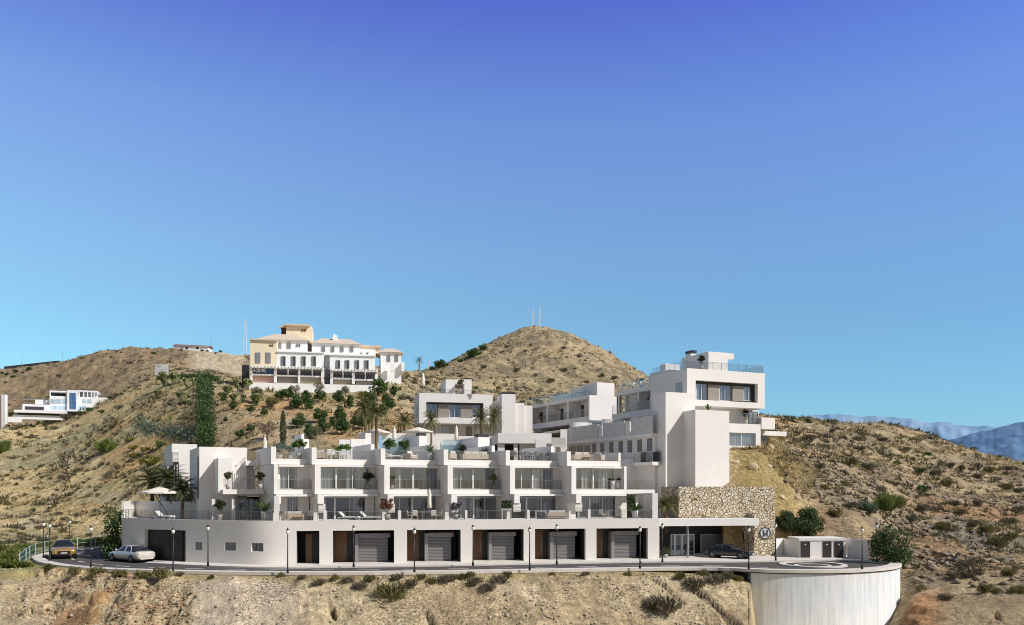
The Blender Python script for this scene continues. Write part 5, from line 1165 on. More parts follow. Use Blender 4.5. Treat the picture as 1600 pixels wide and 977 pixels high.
# ================= mesh fence at the left bend ==========================================================
fe = thing('wire_fence', 'low wire fence with pale blue posts round the left road bend', 'fence')
FPOST = mat('pale_blue_post', (.45,.58,.62), .5, .1); MESHM = glassmat('green_wire_mesh', (.72,.82,.74), .93, .5, (.3,.5,.4))
fpts = [(30,884.5),(40,877),(46,872),(55,866.5),(70,862.5),(92,859.5),(122,856.5),(150,853.6),(172,851.6)]
fw = [(lambda g: (g[0]-.8, g[1]+1.4))(G(a, b)) for a, b in fpts]
gz = [tz(*p) for p in fw]
for (x, y), z in zip(fw, gz): MB().tube((x, y, z-.2), (x, y, z+1.15), .05, None, 8).build('post', FPOST, fe)
q = MB(); q.strip([(x, y, z+.1) for (x, y), z in zip(fw, gz)], [(x, y, z+1.08) for (x, y), z in zip(fw, gz)]); q.build('mesh', MESHM, fe)
q = MB()
for h in (.15, .6, 1.08): q.path([(x, y, z+h) for (x, y), z in zip(fw, gz)], .018, 5)
q.build('wire_frame', FPOST, fe)
MB().tube((fw[1][0], fw[1][1], gz[1]+1.0), (fw[1][0]-1.3, fw[1][1]-.7, gz[1]-.1), .04).build('brace', FPOST, fe)
# ================= vegetation ============================================================================
def unit(n):
    v = rng.normal(size=(n, 3)); return v/np.linalg.norm(v, axis=1, keepdims=True)
def leaf_mesh(name, pts, l, w, up=0.0, dirs=None):
    """one leaf-shaped quad at every point"""
    n = len(pts); a = unit(n) if dirs is None else dirs.copy(); a[:, 2] += up; a /= np.linalg.norm(a, axis=1, keepdims=True)
    b = np.cross(a, unit(n)); b /= np.linalg.norm(b, axis=1, keepdims=True)
    s = rng.uniform(.6, 1.3, (n, 1)); A = a*l*s; B = b*w*s
    V = np.stack([pts-A, pts+B-A*.1, pts+A, pts-B-A*.1], 1).reshape(-1, 3)
    return np_mesh(name, V, np.arange(4*n).reshape(n, 4))
def clump_pts(n, clumps):
    c = np.array(clumps, float); p = c[:, 3]**2; i = rng.choice(len(c), n, p=p/p.sum())
    r = c[i, 3]*rng.uniform(.25, 1, n)**.45; return c[i, :3]+unit(n)*r[:, None]*np.array((1, 1, .85))
def crown_clumps(rx, rz, z0, k=14, rc=.42):
    out = [(0, 0, z0, rx*.6)]
    for _ in range(k):
        d = unit(1)[0]; out.append((d[0]*rx*.72, d[1]*rx*.72, z0+d[2]*rz*.72, rx*rc*random.uniform(.7, 1.25)))
    return out
def tree_fn(lm, rx, rz, z0, n, l=.13, w=.06, k=14, rt=.07, name='round_tree', cat='tree', cname='crown'):
    def fn():
        o = thing(name, 'x', cat); cl = crown_clumps(rx, rz, z0, k)
        link(cname, leaf_mesh(cname, clump_pts(n, cl), l, w), lm, o)
        q = MB(); q.path([(0,0,-.6),(.03,.02,z0*.35),(0,0,z0*.9)], [rt*1.5, rt, rt*.6], 7)
        for c in cl[1:7]: q.tube((0,0,z0*.5), (c[0]*.85, c[1]*.85, c[2]), rt*.55, rt*.2, 5)
        q.build('trunk', BARK, o); return o
    return fn
def bush_fn(lm, rx, rz, n, l=.16, w=.05, up=.3, name='shrub', cat='shrub', k=9, lift=.45):
    def fn():
        o = thing(name, 'x', cat); cl = [(0, 0, rz*lift, rx*.55)]
        for _ in range(k): t = random.uniform(0, 6.28); r_ = rx*random.uniform(.3, .75); cl.append((r_*math.cos(t), r_*math.sin(t), rz*random.uniform(.2, .75), rx*random.uniform(.25, .42)))
        pts = clump_pts(n, cl); pts[:, 2] = np.abs(pts[:, 2])*np.minimum(1, rz/np.maximum(rx, .1)*1.1+.2)
        d = pts-np.array((0, 0, -.3*rz)); d /= np.linalg.norm(d, axis=1, keepdims=True)
        link('foliage', leaf_mesh('foliage', pts, l, w, up, d*.8+unit(n)*.6), lm, o)
        q = MB()
        for c in cl[:7]: q.tube((random.uniform(-.1,.1), random.uniform(-.1,.1), -.3), (c[0]*.9, c[1]*.9, c[2]), .035, .012, 5)
        q.build('stem', BARK, o); return o
    return fn
def frond(V, Fc, base, az, el, Lf, droop, wid=.28, nseg=9):
    """an arched palm frond of paired leaflets"""
    dx, dy = math.cos(az), math.sin(az); x = z = 0.0; e = el; pts = []
    for k in range(nseg+1):
        pts.append((x, z)); e = el-droop*(k/nseg)**1.2; x += math.cos(e)*Lf/nseg; z += math.sin(e)*Lf/nseg
    b = np.array(base)
    for k in range(nseg):
        p = b+np.array((dx*pts[k][0], dy*pts[k][0], pts[k][1])); p2 = b+np.array((dx*pts[k+1][0], dy*pts[k+1][0], pts[k+1][1])); t = p2-p
        for j in (0, .5):
            ww = wid*(math.sin(math.pi*min(1, (k+j+.9)/(nseg+.6)))**.6)
            for s in (-1, 1):
                side = np.array((-dy*s, dx*s, -.35)); c0 = p+t*j; tip = c0+side*ww+t*.9; i = len(V)
                V += [c0-t*.16, c0+t*.30, tip]; Fc.append((i, i+1, i+2))
        i = len(V); sd = np.array((-dy, dx, 0))*.018; V += [p-sd, p+sd, p2]; Fc.append((i, i+1, i+2))
def palm_fn(h, Lf, nf=34, lm=None, rt=.16, name='palm_tree', cat='palm tree', droop=1.5, wid=.3, elmax=1.35):
    def fn():
        o = thing(name, 'x', cat); V = []; Fc = []
        for k in range(nf): frond(V, Fc, (0, 0, h), k*2.399+random.uniform(-.2, .2), elmax-1.75*(k/nf)**1.1+random.uniform(-.1, .1), Lf*random.uniform(.8, 1.1), droop*random.uniform(.7, 1.2), wid)
        link('crown', np_mesh('crown', np.array(V), np.array(Fc)), lm or LPALM, o)
        prof = []; m = max(4, int(h/.16))
        for k in range(m+1): z = -.3+(h+.35)*k/m; prof += [(rt*(1.15-.25*k/m), z), (rt*(1.0-.25*k/m), z+.05)]
        MB().lathe(prof+[(rt*1.2, h+.1), (.03, h+.35)], 10).build('trunk', PALMB, o, True); return o
    return fn
ROUND = [Proto(tree_fn(LG, 1.0, .95, 1.25, 1500)), Proto(tree_fn(LG, 1.05, .8, 1.0, 1400)), Proto(tree_fn(LG, .9, 1.0, 1.3, 1300))]
OLIVE = [Proto(tree_fn(LOL, 1.35, 1.2, 1.9, 1500, .15, .04, 16, .09, 'olive_tree')), Proto(tree_fn(LBRN, 1.25, 1.0, 1.6, 900, .16, .035, 12, .08, 'bare_tree'))]
YEL = Proto(tree_fn(LYE, 1.2, 1.0, 1.4, 1300, .15, .05, 12, .08, 'yellow_tree'))
def scale_for(g, wpx, wm): return wpx/F*g[1]/wm
# round trees on the terraced slope (centre px, ground py, width px)
RT = [('upper row', [(450,626,19),(463,640,21),(478,633,17),(499,630,18),(531,629,18),(546,640,17),(590,618,25),(579,634,20),(604,637,16)]),
      ('middle row', [(392,648,11),(484,643,15),(511,638,0),(470,664,16),(500,661,20),(531,657,20),(599,652,15)]),
      ('lower row', [(467,670,18),(482,682,19),(505,679,20),(534,680,22),(537,668,15),(566,672,18),(553,668,13)])]
cnt = 0
ORD = ['first', 'second', 'third', 'fourth', 'fifth', 'sixth', 'seventh', 'eighth', 'ninth']
for rname, lst in RT:
    lst = sorted([t for t in lst if t[2]])
    for i, (px, py, wpx) in enumerate(lst):
        g = hit(px, py, 85); ROUND[cnt % 3]((g[0], g[1], g[2]-.05), cnt*1.3, f'round green tree on the planted slope, {ORD[i]} from left in the {rname}', 'round green trees planted on the terraced slope', scale_for(g, wpx*1.28, 2.3)); cnt += 1
for i, (px, py, w_, lab) in enumerate([(375,688,17,'round dark green tree just above the white roof of the corner villa'),(353,660,10,'small round dark green tree right of the tall green hedge'),(352,628,9,'tiny dark tree high on the slope right of the green hedge')]):
    g = hit(px, py, 85); ROUND[i]((g[0], g[1], g[2]), i, lab, None, scale_for(g, w_, 2.3))
for px, py, w_, k, lab in [(418,690,36,1,'bare brown leafless tree on the slope left of the cypress'),(402,628,22,0,'olive green tree below the left end of the hilltop building'),(462,618,20,1,'brown twiggy tree under the pergola columns, left of its middle'),(500,616,22,1,'brown twiggy tree under the pergola at the gap of the hilltop building'),(424,640,20,1,'yellow brown dry tree on the slope between round trees'),(540,622,16,0,'olive tree below the right half of the hilltop building'),(494,690,20,0,'grey olive tree behind the roof terrace dining set')]:
    g = hit(px, py, 85); OLIVE[k]((g[0], g[1], g[2]), px, lab, None, scale_for(g, w_, 2.9))
for px, py, w_, lab in [(567,626,16,'yellow green bushy tree right of the round trees, under the pergola end'),(426,640,22,'yellow green bushy tree on the slope above the bare tree'),(603,582,17,'yellow green bush in front of the small hip roof house, left one'),(618,582,15,'yellow green bush in front of the small hip roof house, right one')]:
    g = hit(px, py, 85); YEL((g[0], g[1], g[2]), px, lab, None, scale_for(g, w_, 2.6))
for i, (px, py, w_, lab) in enumerate([(437,628,14,'small round tree right of the olive tree below the hilltop building'),(412,652,13,'small round tree on the slope between hedge and bare tree'),(520,668,13,'small round tree low on the slope above the roof dining set'),(584,650,17,'round tree between the tall palms and the lower tree row'),(612,640,17,'round tree on the slope left of the upper villa'),(615,622,15,'round tree on the saddle slope above the upper villa corner'),(391,678,14,'round tree low on the slope right of the villa chimney'),(365,640,12,'small round tree on the slope beside the prickly pears')]):
    g = hit(px, py, 85); ROUND[i % 3]((g[0], g[1], g[2]), i*1.7, lab, None, scale_for(g, w_*1.2, 2.3))
# prickly pears: flat pads
def cactus_fn():
    o = thing('prickly_pear', 'x', 'cactus'); V = []; Fc = []
    def pad(b, d, L_, depth):
        d = d/np.linalg.norm(d); s = np.cross(d, unit(1)[0]); s /= np.linalg.norm(s); i = len(V); c = b+d*L_/2; nn = np.cross(d, s)*.04
        for sg in (-1, 1):
            for k in range(8): t = k*math.pi/4; V.append(c+d*(L_/2*math.cos(t))+s*(L_*.36*math.sin(t))+nn*sg)
        Fc.append(tuple(range(i, i+8))); Fc.append(tuple(range(i+15, i+7, -1)))
        for k in range(8): Fc.append((i+k, i+(k+1) % 8, i+8+(k+1) % 8, i+8+k))
        if depth:
            for _ in range(random.choice((2, 2, 3))): pad(b+d*L_*.92, d+unit(1)[0]*.75+np.array((0, 0, .35)), L_*.85, depth-1)
    for _ in range(7): t = random.uniform(0, 6.28); pad(np.array((.35*math.cos(t), .35*math.sin(t), -.1)), np.array((.5*math.cos(t), .5*math.sin(t), 1.)), .55, 3)
    me = bpy.data.meshes.new('foliage'); me.from_pydata([tuple(v) for v in V], [], Fc); link('foliage', me, LCA, o)
    MB().lathe([(.12,-.4),(.10,.2),(.05,.45)], 8).build('stem', BARK, o); return o
CAC = Proto(cactus_fn)
for px, py, w_, lab in [(262,603,30,'wide prickly pear clump under the top hedge, left of two'),(297,607,22,'prickly pear clump under the top hedge, right of two'),(245,623,17,'prickly pear standing alone on the slope left of the green hedge'),(285,626,17,'prickly pear left of the green hedge, upper of the close pair'),(294,637,16,'prickly pear left of the green hedge, lower of the close pair'),(353,618,22,'prickly pear right of the green hedge near its top'),(349,626,16,'low prickly pear right of the green hedge, below a larger one'),(378,612,26,'prickly pear below the dark hoarding of the hilltop building'),(374,632,24,'tall prickly pear below the dark hoarding, lower one'),(398,634,26,'prickly pear right of the tall one below the hilltop building')]:
    g = hit(px, py, 85); CAC((g[0], g[1], g[2]), px*.7, lab, 'prickly pears on the slope', scale_for(g, w_*1.3, 2.6))
# tall hedge running down the slope, with its top arm
hg = thing('clipped_hedge', 'tall dark green hedge running straight down the slope with an arm along its top', 'hedge')
pp = [];
for s in np.linspace(0, 1, 70):
    px = 319+s*5; py = 590+s*112; g = hit(px, py, 85); hw_ = (10.5+4*s)/F*g[1]
    m = 150; q = rng.uniform(-1, 1, (m, 3)); pp.append(np.stack([g[0]+q[:, 0]*hw_, g[1]+q[:, 1]*1.3, g[2]+(.5+.5*q[:, 2])*(1.4+.2*math.sin(s*30))], 1))
for s in np.linspace(0, 1, 36):
    px = 247+s*92; py = 594-2*math.sin(s*3)+ (2 if px > 310 else 0); g = hit(px, py, 85); m = 70; q = rng.uniform(-1, 1, (m, 3)); pp.append(np.stack([g[0]+q[:, 0]*.6, g[1]+q[:, 1]*.9, g[2]+(.5+.5*q[:, 2])*1.0], 1))
pts = np.concatenate(pp); link('foliage', leaf_mesh('foliage', pts, .22, .10), LG3, hg)
# blue-green trailing ground cover
bgc = []
for s in np.linspace(0, 1, 50):
    px = 212+s*98; py = 655+24*min(1, s*2.2)**.7+3*math.sin(s*9); g = hit(px, py, 85); m = 90; q = rng.normal(size=(m, 3))*.5; cx_, cy_ = g[0]+q[:, 0]*1.0, g[1]+q[:, 1]*1.1; bgc.append(np.stack([cx_, cy_, np.array([tz(a, b) for a, b in zip(cx_, cy_)])+.05+np.abs(q[:, 2])*.55], 1))
tag(link('ground_cover_foliage', leaf_mesh('ground_cover_foliage', np.concatenate(bgc), .26, .08, .2), LBG, None), 'blue green trailing ground cover in a band left of the tall hedge', 'ground cover', None, 'stuff')
# single shrubs
def put(proto, px, py, wpx, wm, lab, group=None, ymin=0, rz=None, sz=None):
    g = hit(px, py, ymin); s = scale_for(g, wpx, wm); return proto((g[0], g[1], g[2]-.03), px*.37 if rz is None else rz, lab, group, s if sz is None else (s, s, s*sz))
BG = Proto(bush_fn(LGRN, 1.5, 1.2, 2600, .22, .03, .5)); put(BG, 170,706,46,3.2,'big feathery green shrub left of the corner villa on the hillside', None, 85); put(BG, 251,698,26,3.2,'feathery green shrub above the left corner of the white villa', None, 85)
put(BG, 4,708,44,3.2,'big feathery green shrub cut by the left edge of the photo', None, 85)
BGR = Proto(bush_fn(LGRN, 1.7, 1.7, 2600, .3, .03, .6)); put(BGR, 1385,800,64,3.8,'large loose grey green shrub on the rocky right hillside', None, 80); 
BLUE = Proto(bush_fn(LBG, 1.0, .6, 600, .4, .05, .5)); put(BLUE, 1352,800,44,2.2,'blue grey agave-like clump under the large loose shrub', None, 80)
YB = Proto(bush_fn(LYE, 1.2, .6, 900, .18, .05, .3)); 
for px, py, w_, lab in [(240,728,46,'broad yellow green low shrub beside the white villa corner'),(212,716,24,'yellow green low shrub left of the broad one'),(228,706,22,'rusty yellow low shrub above the broad yellow one'),(210,704,22,'yellow low shrub on bare earth right of the big green shrub'),(206,690,22,'brown green low shrub above the bare earth patch'),(232,717,14,'small dark low shrub between the yellow ones')]:
    put(YB, px, py, w_, 2.6, lab, None, 85)
GB = Proto(tree_fn(LG4, 2.0, 1.7, 1.75, 5200, .13, .065, 26, .1, 'leafy_bush', 'bush')); 
put(GB, 1262,838,58,4.6,'large dark glossy bush above the white wall, right of two beside the stone pillar', None, 78); put(GB, 1226,832,42,4.6,'dark glossy bush directly right of the stone pillar wall', None, 78)
GB2 = Proto(tree_fn(LG4, 2.2, 1.9, 1.9, 5200, .15, .05, 26, .12, 'leafy_tree', 'tree')); g = G(1396, 881); GB2((g[0]+.5, g[1]+1.2, -.4), 1.0, 'large dark green tree at the right rim of the turning circle', None, .95)
# ivy at the left corner of the podium
iv = thing('ivy', 'dark ivy mass climbing at the left end of the podium wall', 'ivy'); pl = []
for k in range(40):
    t = k/40; c = curve(190); wx = FR.wor(c[0]-.2-random.random()*.9, c[1]+random.random()*3.5); z = random.uniform(0, 4.2); m = 55; q = rng.normal(size=(m, 3))*.32; pl.append(np.stack([wx[0]+q[:, 0], wx[1]+q[:, 1], z+q[:, 2]], 1))
link('foliage', leaf_mesh('foliage', np.concatenate(pl), .14, .07), LG3, iv); MB().tube((*FR.wor(c[0]-.4, c[1]+1), -.2), (*FR.wor(c[0]-.4, c[1]+1.2), 4), .06).build('stem', BARK, iv)
# green bush row behind the parasol terrace wall
for i, (px, py, w_) in enumerate([(203,802,26),(222,800,24)]):
    g = P(px, py, 84); ROUND[i]((g[0], g[1], 2.2), i, 'bright green bush behind the low terrace wall, ' + ('left one' if i == 0 else 'right one beside the palms'), None, 1.15)
# green verge along the fence: hedge plants
LVG = leafmat('verge_leaves', (.09,.13,.025), (.32,.31,.07), .6)
VG = Proto(bush_fn(LVG, .9, .8, 500, .17, .07, .2, 'verge_plant', 'plant'))
for i, (px, py, w_) in enumerate([(6,866,26),(24,868,24),(8,880,28),(128,855,22),(146,853,22),(163,851,20),(176,848,18),(33,860,18),(52,858,16),(2,894,26),(22,893,24),(14,872,24),(40,866,20),(66,856,18),(86,855,18),(108,856,20),(150,850,18),(40,888,18),(12,903,22),(34,899,18),(170,852,16),(118,852,18)]):
    put(VG, px, py, w_*1.45, 2.0, 'lush green leafy plant along the fence at the left road bend', 'lush green plants along the left fence', 70)
# cactus stump and agave above the palms
CE = Proto(bush_fn(LG, .5, .5, 90, .35, .06, .6, 'agave', 'plant')); put(CE, 197,754,9,1.2,'small dark agave on bare earth below a bare stalk', None, 85); put(CE, 214,752,9,1.2,'small dark agave right of the one with the bare stalk', None, 85)
# grey shrubs standing out on hills
SH = [Proto(bush_fn(LSCR, 1.1, .8, 520, .2, .04, .4, 'hill_shrub')), Proto(bush_fn(LDRK2, 1.1, .75, 480, .2, .04, .4, 'hill_shrub')), Proto(bush_fn(LG, 1.1, .9, 520, .18, .06, .2, 'hill_shrub'))]
def shrubs(lst, lab, group, ymin=0, wm=2.4):
    for i, (px, py, w_, k) in enumerate(lst): put(SH[k], px, py, w_, wm, lab, group, ymin)
shrubs([(25,582,13,2),(12,588,9,2),(46,580,12,2),(20,591,10,2),(9,600,8,2),(3,587,8,2),(36,585,6,2)], 'dark green round bush on the far left hillside near the photo edge', 'dark bushes on the far left hillside', 240)
shrubs([(240,555,9,2),(202,571,14,1),(92,588,10,1),(128,561,6,2),(190,553,7,1),(143,565,6,1),(174,560,7,1),(230,595,12,1),(316,547,8,2),(324,546,7,2),(344,550,8,2),(336,552,7,1)], 'dark shrub on the upper face of the left hill', 'dark shrubs on the upper left hill', 240)
shrubs([(690,576,30,2),(741,557,30,2),(755,547,19,2),(676,579,16,2),(720,566,14,2)], 'dense dark bush on the skyline of the conical hill', 'dark bushes on the left skyline of the conical hill', 250)
g = P(655, 579, 325); Proto(palm_fn(4.0, 2.6, 22, LPALMD, .25))(g, 0, 'tiny dark palm alone on the saddle against the sky')
shrubs([(756,578,14,1),(808,580,14,1),(880,583,16,1),(905,560,14,1),(880,545,12,1),(940,590,14,0),(860,600,18,0),(700,600,16,0),(720,590,12,1),(960,595,14,1),(830,545,10,0),(790,545,10,0),(915,600,14,1),(780,610,16,0)], 'dry grey green shrub on the face of the conical hill', 'dry shrubs on the conical hill', 200)
shrubs([(636,592,14,0),(648,600,14,0),(660,608,16,0),(622,612,14,0),(630,626,16,1),(668,600,16,1),(690,612,14,0),(610,628,0.1,1)], 'dry olive shrub on the saddle slope behind the upper villa', 'dry shrubs on the saddle slope', 120)
shrubs([(30,650+32,14,1),(62,664,14,2),(70,668,11,2),(52,668,10,2),(108,655,26,1),(128,650,18,2),(84,672,16,1),(172,625,12,2),(152,640,10,1),(185,640,20,1),(178,668,18,1),(165,675,10,0),(103,680,6,0),(118,686,8,1),(53,686,8,1),(180,664,14,0),(18,650,14,2),(28,652,12,2),(38,651,10,2),(10,668,13,1),(25,672,12,1),(140,644,16,2),(160,645,14,2)], 'scrubby shrub on the slope around the modern villa', 'shrubs round the far modern villa', 150)
shrubs([(46,715,13,0),(62,731,13,0),(80,730,14,0),(33,732,10,0),(65,748,12,0),(78,749,10,0),(130,757,12,0),(84,777,12,0),(112,772,9,0),(40,775,11,0),(148,769,12,0),(155,776,12,0),(52,799,11,2),(78,797,11,2),(86,794,12,0),(92,805,16,1),(99,814,16,1),(166,795,9,0),(145,808,13,1),(96,834,18,0),(165,834,14,1),(118,808,9,1),(15,810,14,1),(48,815,9,1),(38,700,8,1),(165,755,10,1),(172,740,9,1),(20,738,9,0),(100,757,9,1),(60,780,9,1),(130,790,9,0),(38,720,9,1),(140,700,14,0),(118,715,13,0),(95,722,12,0),(185,742,14,0),(160,728,12,0),(125,738,13,0),(100,785,13,0),(70,790,12,0),(25,760,12,0),(10,745,12,0),(15,790,12,0),(178,782,12,0),(120,820,13,0),(65,826,14,0),(30,836,13,0),(140,838,15,0),(178,820,13,0),(55,765,10,1),(90,768,10,1)], 'low olive yellow shrub scattered on the dry hillside left of the villas', 'low shrubs on the dry left hillside', 85)
shrubs([(1308,807,24,0),(1400,760,12,1),(1262,690,22,1),(1330,730,24,0),(1290,765,16,0),(1360,735,24,1),(1438,741,16,2),(1465,743,14,1),(1480,760,20,0),(1440,770,22,2),(1490,790,16,1),(1445,800,22,1),(1500,805,18,1),(1547,740,18,0),(1530,750,16,1),(1570,765,20,0),(1590,770,16,1),(1450,712,12,2),(1415,705,14,1),(1380,690,14,1),(1340,690,16,1),(1300,675,12,1),(1262,660,10,2),(1470,830,24,0),(1545,835,26,0),(1582,842,20,0),(1493,850,16,0),(1555,855,30,0),(1590,800,20,1),(1530,790,18,1),(1240,655,10,1),(1290,700,14,1),(1402,730,12,2),(1520,700,12,1),(1560,712,10,1),(1560,950,18,0),(1505,890,30,1),(1518,902,34,1),(1495,905,26,1),(1530,885,26,1),(1440,925,20,0),(1580,900,24,0),(1545,925,26,0),(1480,940,22,1),(1590,930,26,0),(1420,815,22,1),(1330,795,22,1),(1280,735,20,1),(1320,760,18,0),(1375,770,20,1),(1500,735,16,0),(1580,735,14,1),(1345,705,16,1),(1410,790,18,0),(1460,800,18,1),(1520,825,22,1),(1575,820,22,1)], 'dry olive brown shrub on the rocky right hillside', 'dry shrubs on the rocky right hillside', 66, 1.75)
shrubs([(150,900,30,0),(190,902,26,0),(225,904,26,0),(256,903,34,0),(120,898,24,0),(75,893,22,0),(280,902,16,1),(1000+90,920,38,1),(1120,912,34,1),(1140,905,26,1),(605,938,54,0),(565,922,26,1),(640,918,26,1),(690,912,24,1),(740,914,30,1),(760,922,26,1),(780,912,30,1),(500,914,22,1),(525,908,20,0),(862,900,12,0),(1155,908,20,0),(1040,960,60,1),(1015,950,30,1),(672,915,20,0),(720,905,20,0),(545,912,24,1),(580,908,22,0),(620,906,22,1),(655,906,20,0),(705,908,24,1),(735,904,20,0),(790,902,20,0),(470,906,18,1),(440,903,16,0),(1060,905,24,0),(1100,900,22,0),(980,900,14,0),(915,899,14,1),(330,905,14,0)], 'dry bush hanging on the earth bank below the road', 'dry bushes on the bank below the road', 40, 1.9)
DT_ = Proto(bush_fn(LBRN, .8, 1.6, 160, .3, .012, .9, 'dry_stalk_plant', 'dry plant', 6)); put(DT_, 1240,985,60,1.7,'thin leafless dry plant standing before the concrete wall', None, 40)
# big palms
PALM_M = Proto(palm_fn(3.2, 1.9, 40, LPALM, .17)); PALM_D = Proto(palm_fn(2.6, 2.0, 42, LPALMD, .16))
PD = [(238,775.5,84.8,3.9,'dark palm behind the parasol terrace, left of three'),(263,775.5,83.2,3.9,'dark palm behind the parasol terrace, middle of three')]
for px, py, Y, zb, lab in PD: g = P(px, py, Y); PALM_D((g[0], g[1], zb), px, lab, 'palms behind the parasol terrace', 1.3)
g = P(285, 772, 76.6); PALM_D((g[0], g[1], 3.72), 2.0, 'dark palm on the parasol terrace in front of the rear villa block', 'palms behind the parasol terrace', 1.05)
def palm_at(px, ptop, Y, zb, lab, s=1.0, pr=PALM_M, h=3.2):
    zt = ZP(ptop, Y); sc = (s, s, (zt-zb)/h); g = P(px, 0, Y); return pr((g[0], g[1], zb), px, lab, None, sc)
palm_at(571, 640, 101, 10.9, 'tall palm left of the open parasol beside the pool terrace', 1.15); palm_at(588, 648, 96, 10.7, 'palm just right of the tall palm by the open parasol', 1.0)
palm_at(632, 660, 100, 10.9, 'palm between the two open parasols of the pool terrace', .9); palm_at(674, 657, 98, 10.9, 'small palm in front of the upper villa window strip', .75); palm_at(752, 656, 96, 10.4, 'palm before the right end of the upper villa, left of a pair', .8); palm_at(772, 654, 100, 10.6, 'palm before the right end of the upper villa, right of a pair', .75)
g = P(1040, 0, 79.5); PALM_M((g[0], g[1], 2.5), .6, 'bright palm beside the stone wall at the right end of the garages', None, (1.05, 1.05, .78))
# cypress by the roof terrace and feathery tree by the villa
def cyp():
    o = thing('cypress_tree', 'x', 'tree'); n = 1700; z = rng.uniform(0, 1, n); r_ = .38*np.sin(np.pi*np.clip(z*.9+.1, 0, 1))**.6*rng.uniform(.5, 1, n); t = rng.uniform(0, 6.28, n)
    link('crown', leaf_mesh('crown', np.stack([r_*np.cos(t), r_*np.sin(t), .3+z*3.7], 1), .16, .04, .9), LOL, o); MB().tube((0,0,-1), (0,0,2.5), .07, .03).build('trunk', BARK, o); return o
CYP = Proto(cyp); g = hit(449, 700, 80); CYP((g[0], g[1]-2, g[2]-.5), 0, 'slim cypress behind the narrow left roof terrace', None, (1.1, 1.1, 1.25))
FT_ = Proto(tree_fn(LOL, 1.2, 1.5, 2.2, 1500, .16, .03, 14, .06, 'feathery_tree')); g = P(292, 800, 80.2); FT_((g[0], g[1], 3.7), 0, 'pale feathery tree against the bright wall of the rear villa block', None, 1.0)
# boulders on the grass bank beside the tower
def rock_fn():
    o = thing('boulder', 'x', 'boulder'); import bmesh
    bm = bmesh.new(); bmesh.ops.create_icosphere(bm, subdivisions=3, radius=.5)
    for v in bm.verts: k = 1+.55*(float(fbm(np.array([v.co.x*2.2+v.co.z+9]), np.array([v.co.y*2.2+v.co.z*1.3+5]), 3, 5)[0])-.5); v.co *= k; v.co.z *= .85
    me = bpy.data.meshes.new('stone'); bm.to_mesh(me); bm.free(); link('stone', me, ROCK, o, True); return o
RK = Proto(rock_fn)
for px, py, w_, lab in [(1202,699,13,'brown boulder on the grass bank under the right balcony slab'),(1150,726,9,'pale boulder on the grass bank beside the tower wall'),(1176,732,14,'flat boulder on the grass bank, middle of the row'),(1201,732,9,'round boulder on the grass bank, right in the row'),(1221,780,10,'upright yellow boulder on the grass bank above the stone wall end'),(1245,782,10,'rounded boulder on the grass bank right of the upright yellow one')]:
    put(RK, px, py, w_*1.05, .95, lab, 'boulders on the grass bank', 78)
# ---- stuff: dry grass, scrub, stones strewn over the hills --------------------------------------------
def scatter(name, lm, n, size, blades, region, lab, cat, l=.22, w=.03, up=.7, seed=0, dens=None):
    r_ = np.random.default_rng(seed); px = r_.uniform(region[0], region[1], n*3); fy = r_.uniform(0, 1, n*3); P_ = []
    ci = np.clip(np.searchsorted(PXC, px), 0, nc-1)
    ly = np.log(region[2])+(np.log(region[3])-np.log(region[2]))*fy; Y = np.exp(ly); X = (px-CX)/F*Y
    ri = np.clip(np.searchsorted(YR, Y)-1, 0, nr-2)
    vis = np.ones(len(px), bool)
    mp = np.minimum.accumulate(TPY, 1); vis &= TPY[ci, ri] <= mp[ci, ri]+6                         # not behind a crest
    vis &= amp[ci, ri] > .55; vis &= ~((px > 292) & (px < 385) & (Y > 240) & (Y < 350))
    vis &= ~((px > 1130) & (px < 1400) & (Y > 60) & (Y < 80)); vis &= ~((px > 380) & (px < 592) & (Y > 163) & (Y < 186))
    vis &= ~((px > 300) & (px < 900) & (Y > 84) & (Y < 108) & (px > 600)); vis &= ~((px > 195) & (px < 1130) & (Y > 60) & (Y < 96) & (r_.uniform(0, 1, len(px)) < 1) & (px > 300))
    vis &= ~((px > 820) & (px < 1200) & (Y > 78) & (Y < 116) & (px < 1135))
    if dens is not None: vis &= r_.uniform(0, 1, len(px)) < dens(px, Y, X)
    idx = np.nonzero(vis)[0][:n]; c = np.stack([X[idx], Y[idx], np.array([tz(a, b) for a, b in zip(X[idx], Y[idx])])], 1)
    s = size*(.55+r_.uniform(0, 1, len(idx))**2*1.5)*np.clip(Y[idx]/95, .75, 1.7)
    m = blades; d = r_.normal(size=(len(idx), m, 3)); d[..., 2] = np.abs(d[..., 2]); d /= np.linalg.norm(d, axis=2, keepdims=True)
    pts = c[:, None, :]+d*(s[:, None, None]*r_.uniform(.15, 1, (len(idx), m, 1)))*np.array((1, 1, .65)); pts = pts.reshape(-1, 3); dd = d.reshape(-1, 3)+.5*unit(len(pts))
    dd[:, 2] += up; dd /= np.linalg.norm(dd, axis=1, keepdims=True); b = np.cross(dd, unit(len(pts))); b /= np.linalg.norm(b, axis=1, keepdims=True)
    ss = np.repeat(s/size, m)[:, None]; A = dd*l*ss; B = b*w*ss
    V = np.stack([pts-A*.5-B, pts-A*.5+B, pts+A], 1).reshape(-1, 3)
    tag(link(name, np_mesh(name, V, np.arange(len(V)).reshape(-1, 3)), lm, None), lab, cat, None, 'stuff')
nz_ = lambda X, Y, s, sd: fbm(X/s, Y/s, 4, sd)
scatter('dry_grass', LDRY, 9000, .34, 12, (-150,1750,72,440), 'pale straw coloured dry grass tufts all over the hillsides', 'dry grass', .19, .03, .6, 1, lambda px, Y, X: smooth(.40, .58, nz_(X, Y, 9, 301)))
